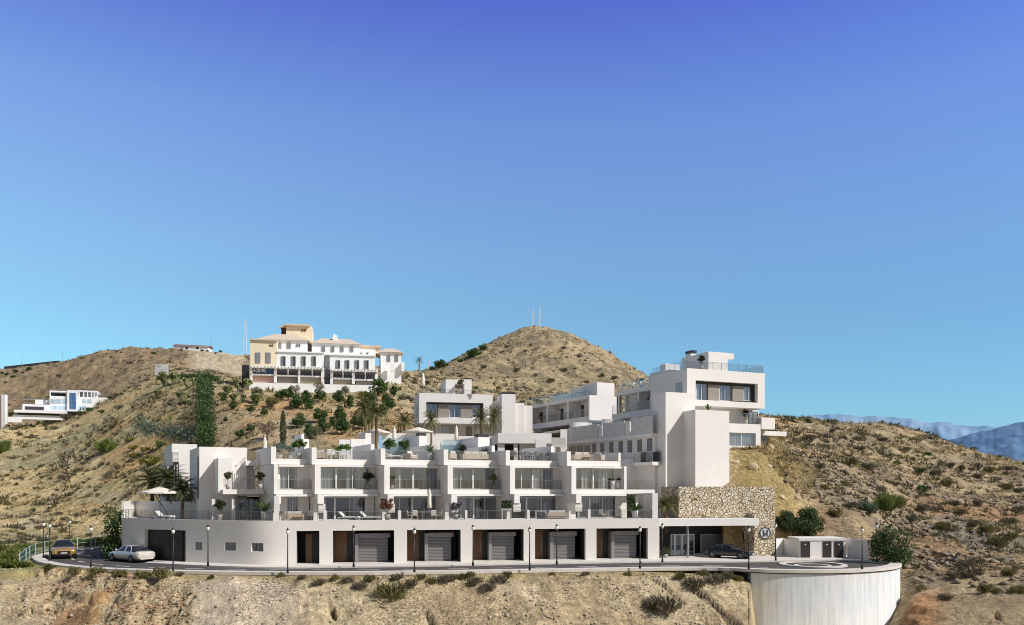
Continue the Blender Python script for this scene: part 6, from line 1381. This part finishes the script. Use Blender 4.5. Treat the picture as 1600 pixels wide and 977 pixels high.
scatter('grey_scrub', LDRK, 9500, .36, 14, (-150,1750,72,440), 'dark grey brown low scrub strewn over the hillsides', 'scrub', .2, .05, .3, 2, lambda px, Y, X: smooth(.42, .6, nz_(X, Y, 7, 401))*(1-.6*((px > 330) & (px < 640) & (Y < 165))))
scatter('olive_scrub', LSCR, 5000, .36, 14, (-150,1750,72,440), 'olive yellow low scrub strewn over the hillsides', 'scrub', .2, .05, .3, 3, lambda px, Y, X: smooth(.46, .62, nz_(X, Y, 11, 501)))
scatter('bank_dry_grass', LDRY, 900, .26, 12, (-60,1165,56,72), 'straw coloured grass fringe along the road edge on the bank', 'dry grass', .2, .02, .6, 4, lambda px, Y, X: np.where(Y > np.interp(px, [a for a, b in OUT], [g[1] for g in OUTW])-2.6, np.where(px < 290, 1., .5), .03))
scatter('slope_grass', LDRY, 1600, .22, 14, (1136,1275,81,103), 'dense dry golden grass on the steep bank beside the tower', 'dry grass', .2, .025, .9, 5)
# loose stones of the bank and of the rocky right slope
def stones(name, m, n, size, region, lab, seed, dens=None):
    r_ = np.random.default_rng(seed); px = r_.uniform(region[0], region[1], n*3); Y = np.exp(r_.uniform(np.log(region[2]), np.log(region[3]), n*3)); X = (px-CX)/F*Y
    ci = np.clip(np.searchsorted(PXC, px), 0, nc-1); ri = np.clip(np.searchsorted(YR, Y)-1, 0, nr-2); ok = amp[ci, ri] > .5
    ok &= ~((px > 1160) & (px < 1408) & (Y > 60) & (Y < 80))
    if dens is not None: ok &= r_.uniform(0, 1, len(px)) < dens(px, Y, X)
    idx = np.nonzero(ok)[0][:n]; base = np.array([(1,0,0),(-1,0,0),(0,1,0),(0,-1,0),(0,0,1),(0,0,-1)], float); fc = np.array([(0,2,4),(2,1,4),(1,3,4),(3,0,4),(2,0,5),(1,2,5),(3,1,5),(0,3,5)])
    VV = []; FF = []
    for j, i in enumerate(idx):
        s = size*r_.uniform(0, 1)**2.5*1.7+.025; z = tz(X[i], Y[i]); a = r_.uniform(0, 6.28); ca_, sa = math.cos(a), math.sin(a)
        v = base*r_.uniform(.35, 1.3, (6, 3))*np.array((s*1.5, s, s*.75)); v = np.stack([v[:, 0]*ca_-v[:, 1]*sa, v[:, 0]*sa+v[:, 1]*ca_, v[:, 2]], 1)+np.array((X[i], Y[i], z+s*.2)); VV.append(v); FF.append(fc+6*j)
    tag(link(name, np_mesh(name, np.concatenate(VV), np.concatenate(FF)), m, None), lab, 'stones', None, 'stuff')
PALEROCK = mat('pale_spoil_stone', (.46,.40,.31), .95, .35, .8); DARKROCK = mat('brown_slope_stone', (.27,.215,.155), .95, .45, .6)
stones('bank_rubble', PALEROCK, 3600, .085, (-60,1175,52,68), 'pale loose stones and clods over the earth bank below the road', 21, lambda px, Y, X: .25+.75*smooth(.45, .6, nz_(X, Y, 3, 601)))
stones('rust_rubble', RUST, 1800, .11, (20,330,53,66), 'rusty brown broken rock at the lower left bank', 22, lambda px, Y, X: smooth(20, 130, px)*(1-smooth(230, 330, px))*smooth(.35, .6, nz_(X, Y, 3, 611)))
stones('slope_rubble', DARKROCK, 5000, .26, (1225,1750,68,150), 'brown grey broken rock over the right hillside', 23, lambda px, Y, X: .15+.85*smooth(.45, .6, nz_(X, Y, 8, 701)))
stones('hill_rubble', DARKROCK, 2600, .5, (620,1080,180,440), 'dark scattered rock on the conical hill', 24, lambda px, Y, X: smooth(.45, .6, nz_(X, Y, 14, 801)))
# ================= furniture and pot plants on the terraces =============================================
def chair_fn(fm, cm, name='dining_chair', cat='chair'):
    def fn():
        o = thing(name, 'x', cat)
        MB().box(-.24,.24,-.24,.24,.42,.47).build('seat', cm, o, bevel=.015); MB().hexa([(-.23,.20,.50),(.23,.20,.50),(.23,.24,.50),(-.23,.24,.50),(-.22,.27,.90),(.22,.27,.90),(.22,.31,.90),(-.22,.31,.90)]).build('backrest', cm, o, bevel=.015)
        for x in (-.21,.21):
            for y in (-.21,.21): MB().tube((x,y,0), (x,y,.90 if y > 0 else .42), .02).build('leg', fm, o)
        for x in (-.24,.24): MB().path([(x,-.2,.42),(x,-.2,.64),(x,.24,.66)], .02).build('armrest', fm, o)
        return o
    return fn
def sofa_fn(w, fm, cm, name, cat):
    def fn():
        o = thing(name, 'x', cat); h = w/2
        MB().box(-h,h,-.38,.38,.14,.30).build('frame', fm, o, bevel=.02); n = max(1, round(w/.75))
        for k in range(n):
            a, b = -h+.12+(w-.24)*k/n, -h+.12+(w-.24)*(k+1)/n
            MB().box(a+.01,b-.01,-.38,.24,.305,.46).build('seat_cushion', cm, o, bevel=.04); MB().hexa([(a+.02,.15,.465),(b-.02,.15,.465),(b-.02,.33,.465),(a+.02,.33,.465),(a+.02,.24,.84),(b-.02,.24,.84),(b-.02,.36,.84),(a+.02,.36,.84)]).build('back_cushion', cm, o, bevel=.04)
        for s in (-1, 1): MB().box(s*h-.06*(s+1)+.0, s*h+.06*(1-s), -.38,.38,.305,.60).build('armrest', fm, o, bevel=.02)
        MB().box(-h+.12,h-.12,.34,.38,.305,.66).build('backrest', fm, o)
        for x in (-h+.06,h-.06):
            for y in (-.32,.32): MB().box(x-.03,x+.03,y-.03,y+.03,0,.138).build('leg', fm, o)
        return o
    return fn
def table_fn(w, d, h, tm, lm, name='dining_table'):
    def fn():
        o = thing(name, 'x', 'table'); MB().box(-w/2,w/2,-d/2,d/2,h-.05,h).build('tabletop', tm, o, bevel=.012)
        for x in (-w/2+.08,w/2-.08):
            for y in (-d/2+.08,d/2-.08): MB().box(x-.03,x+.03,y-.03,y+.03,0,h-.052).build('leg', lm, o)
        return o
    return fn
def lounger_fn(fm, cm):
    def fn():
        o = thing('sun_lounger', 'x', 'sun lounger'); MB().box(-.33,.33,-.95,.95,.24,.30).build('frame', fm, o, bevel=.01)
        MB().box(-.31,.31,-.93,.30,.302,.39).build('mattress', cm, o, bevel=.03)
        MB().hexa([(-.31,.31,.31),(.31,.31,.31),(.31,.36,.25),(-.31,.36,.25),(-.31,.80,.80),(.31,.80,.80),(.31,.86,.74),(-.31,.86,.74)]).build('backrest', cm, o, bevel=.02)
        for x in (-.28,.28):
            for y in (-.8,.8): MB().box(x-.03,x+.03,y-.03,y+.03,0,.238).build('leg', fm, o)
        return o
    return fn
def parasol_open_fn(r=1.75, h=2.45, tilt=False):
    def fn():
        o = thing('parasol', 'x', 'parasol'); n = 8; q = MB(); q.v = [(0,0,h+.42)]+[(r*math.cos(2*math.pi*(k+.5)/n), r*math.sin(2*math.pi*(k+.5)/n), h-.10) for k in range(n)]+[(r*math.cos(2*math.pi*(k+.5)/n), r*math.sin(2*math.pi*(k+.5)/n), h-.22) for k in range(n)]
        q.f = [(0,1+k,1+(k+1) % n) for k in range(n)]+[(1+k,1+n+k,1+n+(k+1) % n,1+(k+1) % n) for k in range(n)]; q.build('canopy', CANV, o)
        MB().tube((0,0,0), (0,0,h+.46), .035, .03, 10).build('pole', GREYM if not tilt else DARK, o)
        for k in range(n): t = 2*math.pi*(k+.5)/n; MB().tube((0,0,h+.30), (r*.96*math.cos(t), r*.96*math.sin(t), h-.14), .012, None, 5).build('rib', GREYM, o)
        MB().box(-.35,.35,-.35,.35,0,.08).build('base', GREYM, o, bevel=.02)
        if tilt: MB().path([(0,0,h+.2),(-.55,.1,h-.2),(.75,.2,.25)], .035, 8).build('side_arm', DARK, o)
        return o
    return fn
def parasol_closed_fn():
    o = thing('closed_parasol', 'x', 'parasol'); MB().lathe([(.03,2.75),(.10,2.6),(.16,2.1),(.17,1.5),(.20,1.1),(.12,1.05)], 10).build('folded_canopy', CANV, o, True)
    MB().tube((0,0,0), (0,0,2.85), .03, .02).build('pole', GREYM, o); MB().box(-.3,.3,-.3,.3,0,.07).build('base', GREYM, o, bevel=.02); return o
def pot_fn(lm, kind='ball', pm=POT, ph=.45, pr=.22, r=.45, n=420, l=.10, w=.05, stem=.5):
    def fn():
        o = thing('potted_plant', 'x', 'potted plant'); MB().lathe([(pr*.68,0),(pr*.9,ph*.7),(pr,ph),(pr*.86,ph),(pr*.8,ph-.06),(.01,ph-.06)], 14).build('pot', pm, o, True)
        if kind == 'ball':
            cl = crown_clumps(r*1.05, r*.9, ph+stem*.75+r*.75, 8, .36); link('foliage', leaf_mesh('foliage', clump_pts(n, cl), l, w), lm, o)
            q = MB(); q.tube((0,0,ph-.1), (0,0,ph+stem+r*.6), .03, .02, 6)
            for c in cl[1:5]: q.tube((0,0,ph+stem*.6), (c[0]*.8,c[1]*.8,c[2]), .018, .008, 5)
            q.build('stem', BARK, o)
        elif kind == 'spiky':
            d = unit(n); d[:, 2] = np.abs(d[:, 2])*1.1+.15; d /= np.linalg.norm(d, axis=1, keepdims=True)
            link('foliage', leaf_mesh('foliage', np.array((0,0,ph))+d*r*.5, r*.55, w, 0, d), lm, o)
        elif kind == 'palm':
            V = []; Fc = []
            for k in range(n): frond(V, Fc, (0,0,ph), k*2.4, 1.35-.75*k/n, r*random.uniform(.8,1.1), 1.0, l, 8)
            link('foliage', np_mesh('foliage', np.array(V), np.array(Fc)), lm, o); MB().tube((0,0,ph-.1), (0,0,ph+.15), .04, .03).build('stem', BARK, o)
        return o
    return fn
TEAK = mat('pale_teak', (.42,.30,.20), .6, .2, 5); 
CHW = Proto(chair_fn(WHM, CUSH)); CHD = Proto(chair_fn(BLACK, GFAB)); CHT = Proto(chair_fn(TEAK, CUSH)); ARM = Proto(sofa_fn(.86, WICK, CUSH, 'armchair', 'armchair')); SOFA = Proto(sofa_fn(1.8, WICK, CUSH, 'outdoor_sofa', 'sofa')); SOF3 = Proto(sofa_fn(2.6, WICK, CUSH, 'outdoor_sofa', 'sofa'))
TBW = Proto(table_fn(1.7, .9, .75, mat('white_tabletop', (.78,.77,.75), .4, .03), WHM)); TBD = Proto(table_fn(1.9, .9, .75, GFAB, BLACK)); TBT = Proto(table_fn(1.5, .9, .74, TEAK, TEAK)); LOWT = Proto(table_fn(.9, .55, .38, TEAK, TEAK, 'coffee_table')); SIDE = Proto(table_fn(1.1, .5, .78, bpy.data.materials['white_tabletop'], WHM, 'side_table'))
LOU = Proto(lounger_fn(WHM, CUSH)); LOUT = Proto(lounger_fn(WICK, CUSH)); POP = Proto(parasol_open_fn()); PCL = Proto(parasol_closed_fn)
BALL = Proto(pot_fn(LG)); BALLG = Proto(pot_fn(LG2)); BALLO = Proto(pot_fn(LOL, n=380)); BALLR = Proto(pot_fn(LRED, r=.52, n=620)); BALLP = Proto(pot_fn(LPUR, r=.45, n=420)); BALLY = Proto(pot_fn(LYE, r=.38, n=340)); BALLD = Proto(pot_fn(LPALMD, r=.45, n=520))
SPK = Proto(pot_fn(LG, 'spiky', POTW, .85, .36, 1.0, 60, .2, .06)); SPKD = Proto(pot_fn(LPALMD, 'spiky', POT, .4, .25, .9, 70, .2, .05)); PPAL = Proto(pot_fn(LG2, 'palm', POTW, .80, .36, 1.35, 22, .16)); BAMB = Proto(pot_fn(LBG, 'ball', POT, .4, .25, .5, 420, .16, .03, .5))
CONE_ = Proto(pot_fn(LG2, 'ball', POTW, .85, .24, .22, 200, .08, .05, .0))
def at(k, px, dy, z):
    y = FL[k][1]+dy; x = FR.x(px, y); X, Y = FR.wor(x, y); return (X, Y, z)
A27 = R(TH); ZR = 9.10; ZM = 6.44
# roof terraces
BAMB(at(0,437,2.2,ZR), 0, 'bamboo-like pot plant at the left of the narrow roof terrace', None, 1.0); BAMB(at(0,453,2.4,ZR), 2, 'grey green pot plant in the middle of the narrow roof terrace', None, .85); BALLG(at(0,467,2.6,ZR), 1, 'bright green potted tree at the right of the narrow roof terrace', None, 1.3)
ARM(at(1,502,2.0,ZR), A27+R(150), 'white cushioned armchair at the left of the roof dining set', None); TBW(at(1,529,2.2,ZR), A27, 'white roof dining table left of the glazed pool walls')
for i, (px, dy, rz, w_) in enumerate(((514,1.7,180,'front left'),(521,2.9,0,'back left'),(536,1.7,180,'front right'),(543,2.9,0,'back right'))): CHW(at(1,px,dy,ZR), A27+R(rz), f'white chair at the {w_} of the white roof dining table')
BALLG(at(1,536,5.0,ZR), 0, 'round green bush behind the white roof dining set', None, (1.6,1.2,1.1))
BALL(at(2,608,2.4,ZR), 0, 'potted green tree before the pool glass, left of a pair', None, 1.25); BALL(at(2,632,2.4,ZR), 1.2, 'potted green tree before the pool glass, right of a pair', None, 1.2)
LOUT(at(2,613,1.6,ZR), A27+R(80), 'wicker lounger under the left potted tree on the roof terrace'); ARM(at(2,643,1.8,ZR), A27+R(20), 'white cushioned armchair right of the potted trees on the roof terrace'); PPAL(at(2,672,1.7,ZR), 0, 'tall white planter with green palm leaves on a roof terrace', None, .85)
ARM(at(3,704,1.8,ZR), A27+R(200), 'wicker armchair left of the long roof sofa'); SOF3(at(3,741,1.9,ZR), A27+R(180), 'long wicker sofa with white cushions, seen from behind on a roof terrace', None); BALLD(at(3,722,2.8,ZR), 0, 'dark potted tree behind the left end of the long roof sofa', None, .95); SPKD(at(3,756,3.0,ZR), 0, 'dark spiky pot plant behind the right end of the long roof sofa', None, 1.1); BAMB(at(3,714,2.5,ZR), 0, 'grey pot plant beside the wicker armchair left of the long sofa', None, .6)
TBD(at(4,831,2.2,ZR), A27, 'dark dining table on the fifth roof terrace')
for i, (px, dy, rz, w_) in enumerate(((808,2.2,90,'left end'),(821,1.6,180,'front left'),(826,2.9,0,'back left'),(838,1.6,180,'front right'),(843,2.9,0,'back right'),(853,2.1,-90,'right end'))): CHD(at(4,px,dy,ZR), A27+R(rz), f'dark chair at the {w_} of the dark roof dining table')
SOFA(at(5,907,1.9,ZR), A27+R(180), 'wicker sofa with white cushions on the last roof terrace', None); LOWT(at(5,918,1.3,ZR), A27, 'low teak table beside the sofa on the last roof terrace'); ARM(at(5,936,1.9,ZR), A27+R(120), 'white armchair at the right of the last roof terrace')
# middle balconies
BALLD(at(1,575,.8,ZM), 0, 'dark round pot plant at the right end of a middle balcony', None, (1.25,1.25,.95)); BALLO(at(2,613,.7,ZM), 0, 'pale potted bush at the left of a middle balcony', None, .8); BALLY(at(3,773,.7,ZM), 0, 'yellow green potted plant at the right of a middle balcony', None, .95)
CONE_(at(5,957,.7,ZM), 0, 'tall white pot with small green plant, left of a pair on the last balcony', None, .9); CONE_(at(5,966,.7,ZM), 1, 'tall white pot with small green plant, right of a pair on the last balcony', None, .9)
y = 1.2; BALLO((*FR.wor(FR.x(356, y), y), ZM), 0, 'pale round potted tree on the corner villa balcony, left one', None, .95); BALLD((*FR.wor(FR.x(406, y+.3), y+.3), ZM), 0, 'dark round potted tree on the corner villa balcony, right one', None, .95)
# ground terraces
ZG = ZF+.01
def pg(px, Y, z=ZG): return ((px-CX)/F*Y, Y, z)
def tp(px, back): 
    x, Y = FP.hit(px, back); return (*FP.wor(x, back), ZG)
BALLD(pg(343,72.2), 0, 'dark leafy pot plant beside the left pillar of the corner villa', None, 1.15); PPAL(tp(414,.9), 0, 'tall white planter with big green fan palm in front of the corner villa window', None, 1.0)
SOFA(tp(458,1.1), R(ROWANG)+R(180), 'pale two seat sofa on the leftmost flat terrace', None); LOWT(tp(466,.7), R(ROWANG), 'low teak table before the two seat sofa'); CHD(tp(484,1.1), R(200), 'dark chair near the right end of the leftmost flat terrace')
LOU(tp(545,1.0), R(ROWANG)+R(70), 'white lounger on the second terrace, left of two'); LOU(tp(578,1.0), R(ROWANG)+R(70), 'white lounger on the second terrace, right of two'); BALLR(tp(605,.8), 0, 'red brown leafy bush in a pot at the terrace divide', None, 1.2)
TBT(tp(664,1.2), R(ROWANG), 'teak dining table under the closed parasol')
for i, (px, b_, rz, w_) in enumerate(((641,1.2,90,'left end'),(648,.75,180,'front left'),(677,.75,180,'front right'),(685,1.2,-90,'right end'))): CHT(tp(px,b_), R(ROWANG)+R(rz), f'teak chair at the {w_} of the teak dining table')
PCL(tp(671,1.0), 0, 'closed cream parasol standing over the teak dining table', None, (1,1,1.0)); BALLP(tp(712,.8), 0, 'grey purple bush in a pot at the divide left of the curtained window', None, 1.1)
hb_ = thing('hedge_planter', 'square green hedge on a pale stand at the side of the fourth terrace', 'planter', tp(791,.9), R(ROWANG)); link('foliage', leaf_mesh('foliage', rng.uniform(-1,1,(700,3))*np.array((.42,.22,.36))+np.array((0,0,1.35)), .07, .04), LG3, hb_)
for x in (-.4,.4): MB().box(x-.03,x+.03,-.2,.2,0,1.0).build('leg', WHM, hb_)
MB().box(-.43,.43,-.22,.22,.93,.99).build('tray', WHM, hb_)
SIDE(tp(845,1.0), R(ROWANG), 'narrow white bar table left of the white daybed'); SOFA(tp(869,.9), R(ROWANG)+R(180), 'white daybed sofa on the fifth terrace', None); SIDE(tp(896,1.0), R(ROWANG), 'narrow white bar table right of the white daybed')
CHT(tp(942,1.0), R(120), 'pale chair on the last terrace, left of two'); CHT(tp(966,1.0), R(-100), 'pale chair on the last terrace, right of two'); SPK(tp(992,.8), 0, 'white planter with green agave on the last terrace', None, .9)
vi = thing('climbing_plant', 'dark climbing plant on a frame behind the agave planter', 'climbing plant', tp(986,3.2), R(ROWANG)); link('foliage', leaf_mesh('foliage', rng.uniform(-1,1,(600,3))*np.array((.42,.12,.75))+np.array((0,0,1.45)), .08, .05), LG3, vi); MB().box(-.4,.4,-.03,.03,.02,1.9).build('trellis', DARK, vi)
# parasol terrace at far left
Proto(parasol_open_fn(1.75, 2.55, True))(pg(250,75.8), R(10), 'open cream parasol with leaning dark arm on the far left terrace'); LOU(pg(257,74.2), R(70), 'white lounger under the far left parasol')
# pool terrace
def pq(px, Y, z): return ((px-CX)/F*Y, Y, z)
POP(pq(588,98.5,10.9), .2, 'open cream parasol on the pool terrace, left of two', None, .98); POP(pq(654,97,10.9), .5, 'open cream parasol on the pool terrace, right of two', None, .98)
PCL(pq(616,97,10.9), 0, 'closed cream parasol between the two open ones on the pool terrace', None, (1.3,1.3,1.02)); PCL(pq(713,96,10.9), 0, 'closed cream parasol in front of the upper villa', None, (1.3,1.3,1.05)); PCL(pq(414,82,8.9), 0, 'closed cream parasol behind the corner villa roof', None, (1.2,1.2,1.0)); g = P(661, 616, 108); PCL((g[0], g[1], g[2]), 0, 'closed cream parasol on the roof of the upper villa', None, (1.3,1.3,1.0))
for i, px in enumerate((612,626,640)): LOU(pq(px,93.5,10.72), R(30), f'white lounger beside the pool glass, {ORD[i]} from left', None)
# pots on roofs and balconies of the upper buildings
g = P(719, 614, 106.5); BALLO((g[0], g[1], g[2]), 0, 'pale potted tree in the roof opening of the upper villa', None, 1.1); g = P(744, 614, 105); BALLG((g[0], g[1], g[2]), 0, 'small green pot plant on the upper villa roof', None, .6)
def ft(px, py, d): x = FT.x(px, d); return (*FT.wor(x, d), FT.z(px, py, d))
BALLD(ft(1096,579,DT+.9), 0, 'dark round pot plant beside the chimney of the tower roof', None, 1.0); BALLD(ft(1164,662,DT+1.2), 0, 'dark pot plant before the white door under the tower top floor', None, .95); 
CC = thing('cactus', 'small dark cactus on top of the tower wall block', 'cactus', ft(1106,641,.6)); MB().lathe([(.09,0),(.12,.3),(.10,.55),(.03,.62)], 8).build('stem', LG, CC, True); MB().path([(.08,0,.15),(.24,0,.22),(.25,0,.42)], [.06,.06,.04], 6).build('arm', LG, CC); MB().path([(-.08,0,.2),(-.2,0,.3),(-.2,0,.5)], [.06,.05,.03], 6).build('arm', LG, CC)
x = FW.x(1000, 0); 
for px, w_ in ((922.5,'left'),): pass
TBD((*FW.wor(XU+.9, d0u+SEG*.08), 18.07), A27+R(90), 'dark table on the wing roof next to the tower', None, .8)
BALLD((*FW.wor(XU+.8, d0u+SEG*.33), 15.5), 0, 'tall dark pot plant on the wing balcony', None, (1,1,1.1)); CHW((*FW.wor(XU+.8, d0u+SEG*.70), 18.07), A27, 'white chair on the wing roof terrace, left of two'); CHW((*FW.wor(XU+.8, d0u+SEG*.52), 18.07), A27, 'white chair on the wing roof terrace, right of two')
TBW((*FW.wor(XW1+.9, dn+3.2), 18.1), A27+R(90), 'white table on the roof of the three bay block'); BALLD((*FW.wor(XW1+1.0, dn+14), 15.5), 0, 'dark pot plant in the middle bay of the three bay block', None, .9)
g = P(988, 598, 88); CONE_(( *FW.wor(XU+1.4, d0u+SEG*.66), 18.07), 0, 'green upright pot plant on the wing roof before the white roof room', None, 1.2)
SPKD((*FP.wor(FP.x(1040, .9), .9), .13), 0, 'spiky plant beside the entrance glass doors', None, .85)
# ---- sky, sun, camera ------------------------------------------------------------------------
SUN_AZ = R(66); SUN_EL = R(41)
w = bpy.data.worlds.new('World'); SC.world = w; w.use_nodes = True; t = w.node_tree; L = t.links.new
bg = t.nodes['Background']; sky = N(t, 'ShaderNodeTexSky'); sky.sky_type = 'NISHITA'; sky.sun_disc = False
sky.sun_elevation = SUN_EL; sky.sun_rotation = R(180)-SUN_AZ; sky.air_density = 1.0; sky.dust_density = .6; sky.ozone_density = 1.5; sky.altitude = 100
tc = N(t, 'ShaderNodeTexCoord'); sp = N(t, 'ShaderNodeSeparateXYZ'); L(tc.outputs['Generated'], sp.inputs[0])
rp = N(t, 'ShaderNodeValToRGB'); L(sp.outputs['Z'], rp.inputs['Fac'])
el = rp.color_ramp.elements
def lin(c): return [((x/255+.055)/1.055)**2.4 if x > 10 else x/3294 for x in c]
def ratio(a, b): return tuple(p/q for p, q in zip(lin(a), lin(b)))
SKYR = [(0.0, ratio((150,205,232),(190,208,215))), (.11, ratio((144,203,234),(170,197,220))), (.2, ratio((143,199,236),(155,187,218))), (.27, ratio((137,186,233),(136,168,204))),
        (.337, ratio((130,172,229),(124,154,191))), (.398, ratio((121,159,225),(114,143,180))), (.455, ratio((106,138,218),(107,134,172))), (.507, ratio((94,117,212),(103,130,167))),
        (.60, (.50,.48,.62)), (.75, (.55,.48,.42)), (1.0, (.55,.48,.42))]
el[0].position = SKYR[0][0]; el[0].color = c4(SKYR[0][1]); el[1].position = SKYR[-1][0]; el[1].color = c4(SKYR[-1][1])
for p, c in SKYR[1:-1]:
    k = el.new(p); k.color = c4(c)
mx = N(t, 'ShaderNodeMix', data_type='RGBA', blend_type='MULTIPLY'); mx.inputs[0].default_value = 1
L(sky.outputs[0], mx.inputs[6])
# sky tinted by hand: deep blue ahead, dimmed neutral behind to keep shade grey
mr = N(t, 'ShaderNodeMapRange'); mr.inputs['From Min'].default_value = -.25; mr.inputs['From Max'].default_value = .35; L(sp.outputs['Y'], mr.inputs['Value'])
m2 = N(t, 'ShaderNodeMix', data_type='RGBA'); L(mr.outputs[0], m2.inputs[0])
r2 = N(t, 'ShaderNodeValToRGB'); L(sp.outputs['Z'], r2.inputs['Fac']); e2 = r2.color_ramp.elements
e2[0].position = 0; e2[0].color = (.62,.61,.62,1); e2[1].position = .5; e2[1].color = (.70,.60,.52,1); L(r2.outputs[0], m2.inputs[6]); mq = N(t, 'ShaderNodeMapRange'); mq.inputs['From Min'].default_value = -.5; mq.inputs['From Max'].default_value = .5; L(sp.outputs['X'], mq.inputs['Value'])
m3 = N(t, 'ShaderNodeMix', data_type='RGBA'); m3.inputs[6].default_value = (1.05,1.06,1.04,1); m3.inputs[7].default_value = (.82,.88,1.0,1); L(mq.outputs[0], m3.inputs[0])
m4 = N(t, 'ShaderNodeMix', data_type='RGBA', blend_type='MULTIPLY'); m4.inputs[0].default_value = 1; L(rp.outputs[0], m4.inputs[6]); L(m3.outputs[2], m4.inputs[7])
L(m4.outputs[2], m2.inputs[7])
L(m2.outputs[2], mx.inputs[7]); L(mx.outputs[2], bg.inputs['Color'])
bg.inputs['Strength'].default_value = .12
sd = bpy.data.lights.new('sun', 'SUN'); sd.energy = 4.2; sd.angle = R(.53); sd.color = (1, .965, .92)
so = bpy.data.objects.new('sun', sd); COL.objects.link(so)
sdir = Vector((math.sin(SUN_AZ)*math.cos(SUN_EL), -math.cos(SUN_AZ)*math.cos(SUN_EL), math.sin(SUN_EL)))
so.rotation_euler = sdir.to_track_quat('Z', 'Y').to_euler(); so.location = sdir*200
cd = bpy.data.cameras.new('camera'); cd.sensor_fit = 'HORIZONTAL'; cd.sensor_width = 36; cd.lens = 36*F/1600; cd.shift_y = (HY-488.5)/1600
cd.clip_start = .5; cd.clip_end = 20000
co = bpy.data.objects.new('camera', cd); COL.objects.link(co); co.location = (0, 0, H); co.rotation_euler = (R(90), 0, 0); SC.camera = co
SC.view_settings.view_transform = 'Standard'; SC.view_settings.look = 'None'; SC.view_settings.exposure = 0
SC.cycles.filter_width = 1.0; SC.cycles.max_bounces = 8; SC.cycles.transparent_max_bounces = 16; SC.cycles.use_denoising = True; SC.cycles.caustics_reflective = False; SC.cycles.caustics_refractive = False
